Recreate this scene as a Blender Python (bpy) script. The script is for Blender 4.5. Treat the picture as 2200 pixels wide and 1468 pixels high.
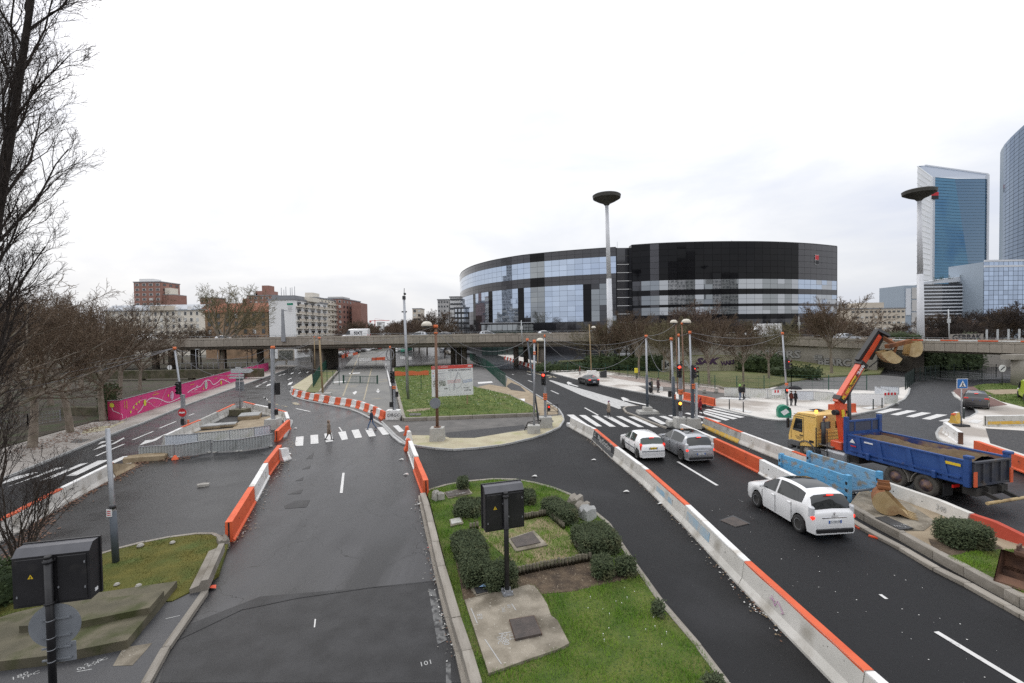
import bpy,bmesh,math,random
from mathutils import Vector,Matrix
R_=math.radians
scn=bpy.context.scene
for o in list(bpy.data.objects):bpy.data.objects.remove(o)
COL=scn.collection
# ------------------------------------------------------------------ camera
CAM_H,FPX,PITCH,ROLL=8.1,978.0,R_(1.4),0.0150
F_=Vector((0,math.cos(PITCH),-math.sin(PITCH)))
U0=Vector((0,math.sin(PITCH),math.cos(PITCH)));R0=Vector((1,0,0))
RT=R0*math.cos(ROLL)-U0*math.sin(ROLL);UP=R0*math.sin(ROLL)+U0*math.cos(ROLL)
cam=bpy.data.cameras.new('camera');camo=bpy.data.objects.new('camera',cam);COL.objects.link(camo)
m=Matrix((RT,UP,-F_)).transposed().to_4x4();m.translation=(0,0,CAM_H)
camo.matrix_world=m
cam.sensor_width=36;cam.lens=36*FPX/2200;cam.clip_start=.1;cam.clip_end=6000
scn.camera=camo
# ------------------------------------------------------------------ sky and sun (overcast)
w=bpy.data.worlds.new('World');scn.world=w;w.use_nodes=True
nt=w.node_tree;N=nt.nodes;L=nt.links;N.clear()
out=N.new('ShaderNodeOutputWorld');bg=N.new('ShaderNodeBackground')
sky=N.new('ShaderNodeTexSky');sky.sky_type='NISHITA';sky.sun_disc=False
sky.sun_elevation=R_(38);sky.sun_rotation=R_(-35);sky.air_density=1.0;sky.dust_density=3
tc=N.new('ShaderNodeTexCoord');mp=N.new('ShaderNodeMapping');mp.inputs['Scale'].default_value=(1.3,1.3,3.6)
n1=N.new('ShaderNodeTexNoise');n1.inputs['Scale'].default_value=1.5;n1.inputs['Detail'].default_value=7;n1.inputs['Roughness'].default_value=.55
n1.inputs['Distortion'].default_value=.4
cr=N.new('ShaderNodeValToRGB')
cr.color_ramp.elements[0].position=.33;cr.color_ramp.elements[0].color=(.73,.765,.86,1)
cr.color_ramp.elements[1].position=.60;cr.color_ramp.elements[1].color=(.97,.975,.99,1)
e=cr.color_ramp.elements.new(.46);e.color=(.835,.855,.90,1)
sc_=N.new('ShaderNodeMix');sc_.data_type='RGBA';sc_.blend_type='MULTIPLY';sc_.inputs[0].default_value=1
sc_.inputs[7].default_value=(.1,.1,.1,1)
mx=N.new('ShaderNodeMix');mx.data_type='RGBA';mx.inputs[0].default_value=.93
L.new(tc.outputs['Generated'],mp.inputs[0]);L.new(mp.outputs[0],n1.inputs[0]);L.new(n1.outputs[0],cr.inputs[0])
L.new(sky.outputs[0],sc_.inputs[6]);L.new(sc_.outputs[2],mx.inputs[6]);L.new(cr.outputs[0],mx.inputs[7])
sx_=N.new('ShaderNodeSeparateXYZ');mr_=N.new('ShaderNodeMapRange');mr_.inputs[3].default_value=.86;mr_.inputs[4].default_value=1.62
L.new(tc.outputs['Generated'],sx_.inputs[0]);L.new(sx_.outputs[2],mr_.inputs[0]);L.new(mr_.outputs[0],bg.inputs[1])
L.new(mx.outputs[2],bg.inputs[0]);L.new(bg.outputs[0],out.inputs[0])
sl=bpy.data.lights.new('sun','SUN');sl.energy=.5;sl.angle=R_(25);sl.color=(1,.97,.92)
so=bpy.data.objects.new('sun',sl);COL.objects.link(so)
el,az=R_(48),R_(-35)
sd=Vector((math.sin(az)*math.cos(el),math.cos(az)*math.cos(el),math.sin(el)))
so.rotation_euler=sd.to_track_quat('Z','Y').to_euler()
vs=scn.view_settings;vs.view_transform='Standard';vs.look='None';vs.exposure=0.13;vs.gamma=1;vs.use_curve_mapping=False
scn.cycles.use_denoising=False;scn.cycles.max_bounces=6;scn.cycles.diffuse_bounces=3;scn.cycles.glossy_bounces=3;scn.cycles.transmission_bounces=4
scn.cycles.transparent_max_bounces=8;scn.cycles.caustics_reflective=False;scn.cycles.caustics_refractive=False
# ------------------------------------------------------------------ helpers
def P(u,v,z=0.0):
 "pixel of the photograph -> point of the horizontal plane at height z"
 d=F_+RT*((u-1100)/FPX)-UP*((v-734)/FPX)
 t=(z-CAM_H)/d.z
 return Vector((d.x*t,d.y*t,z))
def PD(u,v,Y):
 "pixel -> point at depth Y"
 d=F_+RT*((u-1100)/FPX)-UP*((v-734)/FPX)
 t=Y/d.y
 return Vector((d.x*t,Y,CAM_H+d.z*t))
def zat(u,v,q):
 "height of the pixel above the plan point q (same depth)"
 return PD(u,v,q[1]).z
def V(*a):return Vector(a)
def tag(o,label=None,cat=None,group=None,kind=None):
 if label:o['label']=label
 if cat:o['category']=cat
 if group:o['group']=group
 if kind:o['kind']=kind
 return o
def thing(name,label,cat,loc=(0,0,0),rz=0,group=None,scale=1):
 o=bpy.data.objects.new(name,None);COL.objects.link(o);o.empty_display_size=.2
 o.location=loc;o.rotation_euler=(0,0,rz);o.scale=(scale,)*3
 return tag(o,label,cat,group)
def copy_tree(o,parent=None):
 c=o.copy();COL.objects.link(c);c.parent=parent
 for ch in list(o.children):copy_tree(ch,c)
 return c
ORD=['first','second','third','fourth','fifth','sixth','seventh','eighth','ninth','tenth','eleventh','twelfth','thirteenth','fourteenth','fifteenth','sixteenth','seventeenth','eighteenth','nineteenth','twentieth','twenty-first','twenty-second','twenty-third','twenty-fourth']
class MB:
 def __init__(s):s.v=[];s.f=[];s.m=[];s.sm=[]
 def add(s,vs,fs,mi=0,smooth=False,M=None):
  b=len(s.v)
  s.v+=[tuple(M@Vector(q))if M is not None else tuple(q)for q in vs]
  for f in fs:s.f.append([b+i for i in f]);s.m.append(mi);s.sm.append(smooth)
  return s
 def quad(s,a,b,c,d,mi=0):return s.add([a,b,c,d],[(0,1,2,3)],mi)
 def box(s,c,size,rz=0,mi=0,M=None,bev=0):
  x,y,z=size[0]/2,size[1]/2,size[2]/2
  T=Matrix.Translation(c)@Matrix.Rotation(rz,4,'Z')
  if M is not None:T=M@T
  if bev:
   b=min(bev,x*.9,y*.9,z*.9)
   vs=[]
   for sx,sy,sz in[(a,e_,g)for a in(-1,1)for e_ in(-1,1)for g in(-1,1)]:
    vs+=[(sx*(x-b),sy*(y-b),sz*z),(sx*(x-b),sy*y,sz*(z-b)),(sx*x,sy*(y-b),sz*(z-b))]
   bm=bmesh.new()
   for q in vs:bm.verts.new(q)
   r=bmesh.ops.convex_hull(bm,input=bm.verts)
   bmesh.ops.dissolve_limit(bm,angle_limit=.02,verts=bm.verts,edges=bm.edges)
   bm.verts.index_update()
   vv=[tuple(q.co)for q in bm.verts];ff=[[q.index for q in f.verts]for f in bm.faces];bm.free()
   return s.add(vv,ff,mi,False,T)
  vs=[(a*x,b*y,c_*z)for a in(-1,1)for b in(-1,1)for c_ in(-1,1)]
  return s.add(vs,[(0,1,3,2),(4,6,7,5),(0,4,5,1),(2,3,7,6),(0,2,6,4),(1,5,7,3)],mi,False,T)
 def bar(s,a,b,wd,h,mi=0,up=(0,0,1)):
  a,b=Vector(a),Vector(b);d=(b-a);ln=d.length
  if ln<1e-6:return s
  d/=ln;upv=Vector(up);r=d.cross(upv)
  if r.length<1e-4:r=d.cross(Vector((1,0,0)))
  r.normalize();u=r.cross(d)
  vs=[q+r*(i*wd/2)+u*(j*h/2)for q in(a,b)for i,j in((-1,-1),(1,-1),(1,1),(-1,1))]
  return s.add(vs,[(3,2,1,0),(4,5,6,7),(0,1,5,4),(1,2,6,5),(2,3,7,6),(3,0,4,7)],mi)
 def cyl(s,a,b,r0,r1=None,n=10,mi=0,cap=True,smooth=True):
  if r1 is None:r1=r0
  a,b=Vector(a),Vector(b);d=(b-a)
  if d.length<1e-6:return s
  d.normalize();x=d.orthogonal().normalized();y=d.cross(x)
  vs=[]
  for q,r in((a,r0),(b,r1)):
   for i in range(n):
    t=2*math.pi*i/n;vs.append(q+x*(r*math.cos(t))+y*(r*math.sin(t)))
  s.add(vs,[(i,(i+1)%n,n+(i+1)%n,n+i)for i in range(n)],mi,smooth)
  if cap:
   b0=len(s.v)-2*n
   s.f.append([b0+i for i in reversed(range(n))]);s.m.append(mi);s.sm.append(False)
   s.f.append([b0+n+i for i in range(n)]);s.m.append(mi);s.sm.append(False)
  return s
 def tube(s,pts,r,n=6,mi=0,smooth=True,cap=True):
  pts=[Vector(q)for q in pts];k=len(pts)
  rr=r if isinstance(r,(list,tuple))else[r]*k
  vs=[];px=None
  for i,q in enumerate(pts):
   d=(pts[min(i+1,k-1)]-pts[max(i-1,0)])
   if d.length<1e-7:d=Vector((0,0,1))
   d.normalize()
   if px is None:px=d.orthogonal().normalized()
   x=(px-d*px.dot(d))
   if x.length<1e-5:x=d.orthogonal()
   x.normalize();px=x;y=d.cross(x)
   for j in range(n):
    t=2*math.pi*j/n;vs.append(q+x*(rr[i]*math.cos(t))+y*(rr[i]*math.sin(t)))
  fs=[(i*n+j,i*n+(j+1)%n,(i+1)*n+(j+1)%n,(i+1)*n+j)for i in range(k-1)for j in range(n)]
  s.add(vs,fs,mi,smooth)
  if cap:
   b0=len(s.v)-k*n
   s.f.append([b0+j for j in reversed(range(n))]);s.m.append(mi);s.sm.append(False)
   s.f.append([b0+(k-1)*n+j for j in range(n)]);s.m.append(mi);s.sm.append(False)
  return s
 def lathe(s,prof,c=(0,0,0),n=16,mi=0,M=None,smooth=True):
  "profile of (r, z)"
  vs=[]
  for r,z in prof:
   for j in range(n):
    t=2*math.pi*j/n;vs.append((c[0]+r*math.cos(t),c[1]+r*math.sin(t),c[2]+z))
  k=len(prof)
  fs=[(i*n+j,i*n+(j+1)%n,(i+1)*n+(j+1)%n,(i+1)*n+j)for i in range(k-1)for j in range(n)]
  if prof[0][0]>1e-4:fs.append(tuple(reversed(range(n))))
  if prof[-1][0]>1e-4:fs.append(tuple((k-1)*n+j for j in range(n)))
  return s.add(vs,fs,mi,smooth,M)
 def prism(s,poly,z0,z1,mi=0,M=None,top=True,bottom=True):
  n=len(poly)
  ar=sum(poly[i][0]*poly[(i+1)%n][1]-poly[(i+1)%n][0]*poly[i][1]for i in range(n))
  if ar<0:poly=list(reversed(poly))
  vs=[(q[0],q[1],z0)for q in poly]+[(q[0],q[1],z1)for q in poly]
  fs=[(i,(i+1)%n,n+(i+1)%n,n+i)for i in range(n)]
  if top:fs.append(tuple(range(n,2*n)))
  if bottom:fs.append(tuple(reversed(range(n))))
  return s.add(vs,fs,mi,False,M)
 def sheet(s,poly,z=0,mi=0):
  n=len(poly)
  ar=sum(poly[i][0]*poly[(i+1)%n][1]-poly[(i+1)%n][0]*poly[i][1]for i in range(n))
  if ar<0:poly=list(reversed(poly))
  return s.add([(q[0],q[1],z)for q in poly],[tuple(range(n))],mi)
 def loft(s,rings,mi=0,closed=True,cap=True,smooth=True,M=None):
  n=len(rings[0]);vs=[q for r in rings for q in r];k=len(rings)
  fs=[(i*n+j,i*n+(j+1)%n,(i+1)*n+(j+1)%n,(i+1)*n+j)for i in range(k-1)for j in range(n if closed else n-1)]
  if cap and closed:
   fs.append(tuple(reversed(range(n))));fs.append(tuple((k-1)*n+j for j in range(n)))
  return s.add(vs,fs,mi,smooth,M)
 def build(s,name,mats,parent=None,origin=None,sharp=None,loc=None):
  me=bpy.data.meshes.new(name)
  vs=s.v
  if origin is not None:vs=[(q[0]-origin[0],q[1]-origin[1],q[2]-origin[2])for q in vs]
  me.from_pydata(vs,[],s.f)
  if not isinstance(mats,(list,tuple)):mats=[mats]
  for mm in mats:me.materials.append(M_(mm)if isinstance(mm,str)else mm)
  if len(mats)>1:me.polygons.foreach_set('material_index',s.m)
  if any(s.sm):me.polygons.foreach_set('use_smooth',s.sm)
  if sharp is not None:
   me.polygons.foreach_set('use_smooth',[True]*len(s.f));me.set_sharp_from_angle(angle=R_(sharp))
  me.update()
  o=bpy.data.objects.new(name,me);COL.objects.link(o)
  if parent is not None:o.parent=parent
  if loc is not None:o.location=loc
  return o
def inst(name,src,parent=None,loc=None,rot=None,scale=None):
 o=bpy.data.objects.new(name,src.data);COL.objects.link(o);o.parent=parent
 if loc is not None:o.location=loc
 if rot is not None:o.rotation_euler=rot
 if scale is not None:o.scale=scale
 return o
def text_mesh(body,size=1.0,extrude=.0,align='CENTER',shear=0,bold=0,width=1.0):
 cu=bpy.data.curves.new('txt','FONT');cu.body=body;cu.size=size;cu.extrude=extrude;cu.align_x=align;cu.align_y='CENTER'
 cu.shear=shear;cu.offset=bold;cu.resolution_u=2
 o=bpy.data.objects.new('txt',cu);COL.objects.link(o)
 dg=bpy.context.evaluated_depsgraph_get();dg.update()
 me=bpy.data.meshes.new_from_object(o.evaluated_get(dg))
 bpy.data.objects.remove(o)
 if width!=1:
  for q in me.vertices:q.co.x*=width
 return me
def text_obj(name,body,mat_,size,M,parent=None,bold=0,shear=0,width=1.0):
 me=text_mesh(body,size,.0,'CENTER',shear,bold,width);me.materials.clear();me.materials.append(M_(mat_))
 o=bpy.data.objects.new(name,me);COL.objects.link(o);o.parent=parent;o.matrix_local=M
 return o
def frame(o,x,y):
 "matrix with origin o, x axis x, y axis y"
 x=Vector(x).normalized();y=Vector(y);y=(y-x*y.dot(x)).normalized();z=x.cross(y)
 mm=Matrix((x,y,z)).transposed().to_4x4();mm.translation=o
 return mm
# ------------------------------------------------------------------ materials
MATS={}
def M_(n):return MATS[n]
def mk(name,c,rough=.7,c2=None,scale=3.0,detail=5,contrast=(.35,.65),bump=0,bscale=60,metal=0,spec=.5,c3=None,s3=.6,con3=(.5,.7),stretch=None,emit=0,rvar=0,coat=0,speck=None,sps=120,spt=(.68,.72),alpha=None,bdist=.02,rand=0,crack=0):
 mm=bpy.data.materials.new(name);mm.use_nodes=True;t=mm.node_tree;n=t.nodes;l=t.links
 b=n['Principled BSDF'];b.inputs['Roughness'].default_value=rough;b.inputs['Metallic'].default_value=metal
 b.inputs['Specular IOR Level'].default_value=spec;b.inputs['Base Color'].default_value=(*c,1)
 if coat:b.inputs['Coat Weight'].default_value=coat;b.inputs['Coat Roughness'].default_value=.05
 if emit:b.inputs['Emission Color'].default_value=(*c,1);b.inputs['Emission Strength'].default_value=emit
 tcx=n.new('ShaderNodeTexCoord');src=tcx.outputs['Object']
 if stretch:
  mpn=n.new('ShaderNodeMapping');mpn.inputs['Scale'].default_value=stretch;l.new(src,mpn.inputs[0]);src2=mpn.outputs[0]
 else:src2=src
 last=None
 def noise(sc,dt,s_=None):
  q=n.new('ShaderNodeTexNoise');q.inputs['Scale'].default_value=sc;q.inputs['Detail'].default_value=dt;l.new(s_ or src,q.inputs[0]);return q
 def ramp(q,lo,hi):
  r=n.new('ShaderNodeMapRange');r.inputs[1].default_value=lo;r.inputs[2].default_value=hi;l.new(q.outputs[0],r.inputs[0]);return r
 def mixc(fac,a,bb):
  x=n.new('ShaderNodeMix');x.data_type='RGBA';l.new(fac.outputs[0],x.inputs[0])
  if isinstance(a,tuple):x.inputs[6].default_value=(*a,1)
  else:l.new(a.outputs[2],x.inputs[6])
  x.inputs[7].default_value=(*bb,1);return x
 if c2 is not None:
  f=ramp(noise(scale,detail,src2),*contrast);last=mixc(f,c,c2)
  if rvar:
   rr=n.new('ShaderNodeMapRange');rr.inputs[3].default_value=rough-rvar;rr.inputs[4].default_value=rough+rvar
   l.new(f.outputs[0],rr.inputs[0]);l.new(rr.outputs[0],b.inputs['Roughness'])
 if c3 is not None:last=mixc(ramp(noise(s3,4),*con3),last or c,c3)
 if crack:
  wn=noise(1.2,3);va=n.new('ShaderNodeVectorMath');va.operation='MULTIPLY_ADD';l.new(wn.outputs['Color'],va.inputs[0]);va.inputs[1].default_value=(1.3,)*3;l.new(src,va.inputs[2])
  vo=n.new('ShaderNodeTexVoronoi');vo.feature='DISTANCE_TO_EDGE';vo.inputs['Scale'].default_value=crack;l.new(va.outputs[0],vo.inputs['Vector'])
  cm_=n.new('ShaderNodeMath');cm_.operation='LESS_THAN';cm_.inputs[1].default_value=.0035;l.new(vo.outputs['Distance'],cm_.inputs[0]);last=mixc(cm_,last or c,tuple(x*.45 for x in c))
 if speck is not None:last=mixc(ramp(noise(sps,2),*spt),last or c,speck)
 if rand:
  oi=n.new('ShaderNodeObjectInfo');hs=n.new('ShaderNodeHueSaturation')
  r=n.new('ShaderNodeMapRange');r.inputs[3].default_value=1-rand;r.inputs[4].default_value=1+rand
  l.new(oi.outputs['Random'],r.inputs[0]);l.new(r.outputs[0],hs.inputs['Value'])
  if last:l.new(last.outputs[2],hs.inputs['Color'])
  else:hs.inputs['Color'].default_value=(*c,1)
  l.new(hs.outputs[0],b.inputs['Base Color'])
 elif last:l.new(last.outputs[2],b.inputs['Base Color'])
 if bump:
  bn=n.new('ShaderNodeBump');bn.inputs['Strength'].default_value=bump;bn.inputs['Distance'].default_value=bdist
  l.new(noise(bscale,4).outputs[0],bn.inputs['Height']);l.new(bn.outputs[0],b.inputs['Normal'])
 MATS[name]=mm
 return mm
mk('asphalt_old',(.013,.013,.0145),.34,(.060,.0595,.063),.62,9,(.42,.64),.22,55,stretch=(1.3,.16,1),c3=(.032,.032,.035),s3=.14,con3=(.48,.62),crack=.28,rvar=.09,speck=(.16,.15,.14),sps=38,spt=(.70,.74),spec=.28)
mk('asphalt_new',(.004,.004,.0047),.58,(.0125,.0125,.0138),.5,9,(.35,.65),.45,70,c3=(.024,.024,.026),s3=.25,con3=(.55,.72),rvar=.08,speck=(.12,.12,.12),sps=30,spt=(.735,.76),spec=.28)
mk('asphalt_mid',(.011,.0115,.013),.33,(.022,.0225,.025),.6,9,(.35,.65),.22,60,c3=(.034,.035,.038),s3=.2,con3=(.55,.74),crack=.2,rvar=.1,speck=(.17,.15,.12),sps=26,spt=(.715,.75),spec=.28)
mk('asphalt_patch',(.013,.013,.0145),.46,(.028,.028,.030),1.5,6,bump=.4,bscale=60,spec=.28)
mk('asphalt_dusty',(.13,.126,.118),.8,(.175,.165,.145),.5,8,(.35,.6),.3,50,c3=(.27,.235,.175),s3=.3,con3=(.58,.75))
mk('ground',(.10,.09,.075),.9,(.13,.13,.11),.08,8,bump=.2,bscale=10)
mk('earth',(.055,.038,.025),.95,(.13,.092,.058),3.2,9,(.35,.65),.9,24,speck=(.26,.21,.15),sps=16,spt=(.64,.7),bdist=.05)
mk('sand',(.40,.35,.24),.95,(.47,.43,.30),.9,8,(.35,.65),.3,60,c3=(.33,.33,.15),s3=.7,con3=(.56,.75))
mk('sand_brown',(.27,.21,.14),.95,(.36,.29,.2),1.2,8,(.35,.65),.5,40)
mk('pavement',(.60,.565,.52),.8,(.69,.655,.61),.5,8,(.3,.7),.25,90,c3=(.36,.32,.28),s3=.16,con3=(.5,.62),speck=(.22,.2,.18),sps=18,spt=(.71,.75))
mk('pavement_pink',(.34,.27,.235),.85,(.40,.33,.29),.6,8,(.3,.7),.3,80,c3=(.26,.21,.19),s3=.25,con3=(.54,.7))
mk('pavement_dark',(.10,.095,.09),.85,(.15,.14,.13),.7,8,bump=.4,bscale=50)
mk('gravel_dark',(.035,.035,.038),.9,(.075,.073,.072),9,5,(.4,.62),.8,28,speck=(.2,.19,.18),sps=22,spt=(.68,.72))
mk('kerb',(.25,.225,.19),.85,(.33,.30,.26),2.5,6,(.3,.7),.35,50,c3=(.19,.165,.13),s3=.9,con3=(.52,.74),rand=.12)
mk('kerb_grey',(.36,.36,.35),.85,(.43,.43,.42),2.5,6,bump=.3,bscale=50,rand=.1)
mk('concrete',(.55,.53,.485),.85,(.68,.655,.61),1.3,8,(.3,.7),.3,45,c3=(.33,.30,.25),s3=1.1,con3=(.56,.8),rand=.06,speck=(.12,.11,.1),sps=9,spt=(.745,.76))
mk('concrete_block',(.42,.41,.38),.85,(.52,.51,.48),2,8,(.3,.7),.3,40,c3=(.27,.26,.22),s3=1.7,con3=(.54,.74),rand=.1)
mk('concrete_moss',(.085,.077,.05),.9,(.15,.132,.088),1.1,8,(.35,.68),.45,40,c3=(.06,.066,.022),s3=1.4,con3=(.52,.7))
mk('concrete_slab',(.22,.19,.145),.9,(.33,.29,.23),2.2,9,(.36,.62),.5,45,c3=(.13,.11,.08),s3=.9,con3=(.48,.64),speck=(.42,.39,.33),sps=12,spt=(.66,.72))
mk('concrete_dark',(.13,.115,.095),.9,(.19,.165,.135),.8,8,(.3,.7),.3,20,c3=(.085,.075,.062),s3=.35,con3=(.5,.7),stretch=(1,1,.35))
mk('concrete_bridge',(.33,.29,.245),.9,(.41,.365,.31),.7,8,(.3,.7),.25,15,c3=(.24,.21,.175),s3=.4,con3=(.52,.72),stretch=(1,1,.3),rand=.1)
mk('concrete_wall',(.30,.275,.24),.9,(.37,.34,.30),.5,8,(.3,.7),.25,12,c3=(.21,.19,.16),s3=.3,con3=(.5,.7),stretch=(1,1,.3))
mk('paint_white',(.72,.71,.69),.75,(.80,.79,.77),4,6,(.3,.7),.2,60,c3=(.48,.46,.43),s3=3.2,con3=(.56,.72))
mk('barrier_white',(.76,.75,.73),.7,(.84,.83,.81),2,6,c3=(.50,.46,.40),s3=2.1,con3=(.54,.74),bump=.15,bscale=50)
mk('barrier_orange',(.66,.105,.035),.7,(.74,.135,.05),1.5,6,bump=.15,bscale=50,c3=(.42,.10,.05),s3=2.3,con3=(.62,.82),rand=.08)
mk('barrier_red',(.45,.06,.03),.75,(.52,.08,.045),2,6,bump=.2,bscale=50,c3=(.36,.09,.055),s3=2,con3=(.55,.75))
mk('road_paint',(.60,.59,.57),.7,(.70,.69,.67),3,7,c3=(.16,.16,.16),s3=6,con3=(.60,.78),bump=.2,bscale=60)
mk('road_paint_worn',(.12,.12,.12),.75,(.20,.20,.195),3,7,c3=(.04,.04,.042),s3=5,con3=(.45,.60))
mk('road_paint_yellow',(.42,.35,.22),.8,(.48,.42,.3),3,7,c3=(.11,.11,.11),s3=5,con3=(.44,.62))
mk('grass',(.075,.125,.014),.9,(.14,.17,.03),1.2,8,(.35,.65),.9,45,c3=(.15,.14,.05),s3=.6,con3=(.56,.74),speck=(.05,.09,.015),sps=14,spt=(.54,.66),bdist=.05)
mk('moss',(.09,.095,.012),.95,(.14,.125,.02),1.4,8,(.35,.65),.9,40,c3=(.09,.115,.02),s3=.9,con3=(.5,.66),bdist=.04)
mk('grass_dry',(.11,.125,.04),.95,(.18,.165,.075),.5,8,(.35,.65),.6,20,c3=(.10,.13,.035),s3=.25,con3=(.5,.7))
mk('bark',(.045,.034,.026),.95,(.075,.058,.045),8,5,stretch=(1,1,.2),bump=.7,bscale=25)
mk('bark_pale',(.21,.17,.135),.95,(.30,.255,.205),4,5,stretch=(1,1,.3),bump=.5,bscale=20,c3=(.14,.13,.08),s3=1.3,con3=(.5,.7))
mk('twig',(.10,.068,.044),.95,(.14,.098,.064),1,4,rand=.18)
mk('twig_dark',(.035,.026,.022),.95,(.06,.045,.037),1,4)
mk('twig_red',(.115,.078,.058),.95,(.15,.105,.08),1,4,rand=.15)
mk('twig_olive',(.13,.115,.06),.95,(.17,.145,.08),1,4,rand=.1)
mk('ivy',(.022,.04,.012),.8,(.05,.075,.02),2.5,7,(.35,.65),.5,12)
mk('leaf_hedge',(.040,.060,.026),.8,(.085,.105,.045),9,4,(.35,.65),c3=(.13,.115,.05),s3=1.4,con3=(.56,.75))
mk('leaf_green',(.07,.13,.03),.8,(.10,.18,.04),3,5)
mk('blade',(.085,.205,.010),.85,(.18,.31,.022),1.1,6,(.35,.65),c3=(.20,.18,.06),s3=.9,con3=(.59,.74))
mk('blade_far',(.055,.115,.013),.85,(.105,.165,.025),.5,6,(.35,.65),c3=(.22,.21,.09),s3=.35,con3=(.56,.74))
mk('flower_white',(.85,.85,.82),.8);mk('flower_yellow',(.75,.65,.15),.8)
mk('metal_galv',(.36,.375,.40),.45,(.45,.46,.48),2,5,metal=.55,rvar=.1)
mk('metal_grey',(.30,.31,.33),.5,(.36,.37,.39),2,5,metal=.4)
mk('metal_dark',(.035,.037,.04),.5,(.05,.052,.055),3,5)
mk('metal_blue_grey',(.07,.085,.105),.5,(.09,.105,.125),3,5)
mk('metal_black',(.016,.0155,.017),.42,(.024,.023,.025),2.5,6,c3=(.045,.042,.04),s3=2,con3=(.62,.8))
mk('metal_top',(.085,.085,.095),.4,(.11,.11,.12),3,5)
mk('rust_pole',(.16,.085,.055),.75,(.24,.14,.09),2,6,stretch=(1,1,.3),bump=.2,bscale=30)
mk('rust',(.20,.075,.03),.9,(.30,.13,.05),3,7,(.35,.65),.5,30,c3=(.10,.045,.025),s3=1.6,con3=(.5,.7))
mk('rust_dark',(.075,.04,.028),.8,(.15,.075,.045),3,7,(.35,.65),.4,30)
mk('mud',(.38,.27,.13),.95,(.46,.345,.19),2,7,(.35,.65),.5,25,c3=(.25,.13,.06),s3=1.2,con3=(.54,.72))
mk('clam_steel',(.46,.33,.16),.8,(.56,.43,.24),3,7,(.35,.65),.4,25,c3=(.28,.18,.09),s3=1.4,con3=(.52,.72))
mk('dirt_load',(.10,.066,.033),.98,(.16,.108,.055),2.5,8,(.35,.65),1,18,bdist=.06)
mk('mast_white',(.62,.63,.66),.45,(.68,.69,.72),1,4)
mk('gloom',(.03,.03,.03),.9)
mk('mast_head',(.045,.043,.038),.6,(.07,.067,.058),2,5)
mk('lamp_dome',(.62,.57,.47),.4,(.70,.65,.55),3,4)
mk('orange_tape',(.72,.16,.05),.6,(.80,.22,.08),4,4)
mk('cable',(.22,.22,.23),.6);mk('cable_black',(.02,.02,.02),.6)
mk('rubber',(.022,.022,.023),.85,(.04,.038,.036),4,5,bump=.2,bscale=60)
mk('rubber_dusty',(.07,.062,.054),.9,(.11,.10,.085),3,6,bump=.3,bscale=40)
mk('black_trim',(.018,.018,.02),.5);mk('interior',(.02,.02,.022),.9)
mk('chrome',(.7,.7,.72),.18,metal=1);mk('rim',(.50,.51,.53),.3,(.42,.43,.44),5,3,metal=.25)
mk('car_white',(.88,.88,.88),.25,coat=.7);mk('car_silver',(.44,.45,.47),.32,metal=.55,coat=.7)
mk('car_black',(.010,.010,.012),.25,coat=.8);mk('car_grey',(.075,.07,.072),.3,metal=.3,coat=.7)
mk('car_lime',(.42,.55,.04),.4,coat=.3);mk('car_blue',(.03,.07,.17),.3,coat=.6);mk('car_red',(.3,.02,.02),.3,coat=.6)
mk('car_beige',(.36,.32,.26),.3,coat=.5)
mk('glass_car',(.012,.015,.016),.04,spec=.9);mk('glass_green',(.03,.05,.045),.05,spec=.9)
mk('tail_red',(.55,.015,.012),.25,emit=.12);mk('tail_on',(.9,.035,.02),.25,emit=1.3);mk('lamp_clear',(.62,.63,.65),.12,coat=.5)
mk('plate_white',(.72,.74,.76),.5);mk('plate_yellow',(.75,.52,.04),.5);mk('plate_blue',(.03,.12,.45),.5);mk('ink',(.02,.02,.025),.6)
mk('signal_red',(1.0,.045,.025),.4,emit=5);mk('signal_amber',(1.0,.32,.04),.4,emit=4);mk('signal_off',(.03,.028,.026),.2)
mk('truck_yellow',(.82,.53,.14),.4,(.86,.57,.18),2,4,coat=.3);mk('truck_blue',(.016,.058,.215),.5,(.03,.085,.27),1.6,6,c3=(.11,.085,.08),s3=2.6,con3=(.64,.8))
mk('truck_blue_in',(.03,.05,.19),.8,(.22,.12,.08),1.6,7,(.42,.58),c3=(.30,.22,.14),s3=1.1,con3=(.5,.68))
mk('truck_tail',(.035,.042,.065),.7,(.065,.065,.07),2,6,c3=(.14,.10,.07),s3=1.8,con3=(.6,.8))
mk('rusty_rim',(.28,.17,.11),.85,(.14,.10,.12),5,6,(.4,.6))
mk('chassis',(.03,.028,.026),.8,(.055,.05,.045),3,5);mk('grey_plastic',(.10,.10,.105),.7,(.13,.13,.13),3,4)
mk('fender_dirty',(.19,.175,.155),.85,(.26,.24,.21),4,5)
mk('crane_orange',(.70,.085,.03),.42,(.76,.11,.045),2,5,c3=(.45,.09,.04),s3=2.2,con3=(.62,.8),coat=.2);mk('crane_yellow',(.8,.55,.03),.5)
mk('shield_blue',(.085,.31,.55),.7,(.15,.40,.63),2.4,7,(.3,.7),.3,30,c3=(.27,.25,.22),s3=2.6,con3=(.555,.66),stretch=(1,1,4))
mk('shield_pale',(.16,.38,.60),.75,(.27,.48,.66),2.4,7,(.3,.7),.3,30,c3=(.30,.27,.22),s3=2.2,con3=(.52,.64),stretch=(1,1,4))
mk('hoard_grey',(.36,.38,.375),.6,(.42,.435,.43),.9,5,c3=(.30,.31,.30),s3=1.2,con3=(.5,.75));mk('hoard_white',(.62,.63,.60),.6,(.70,.70,.675),.8,5,c3=(.55,.56,.49),s3=1.3,con3=(.5,.75))
mk('hoard_blue',(.60,.63,.68),.55,(.67,.70,.73),.8,5)
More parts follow.
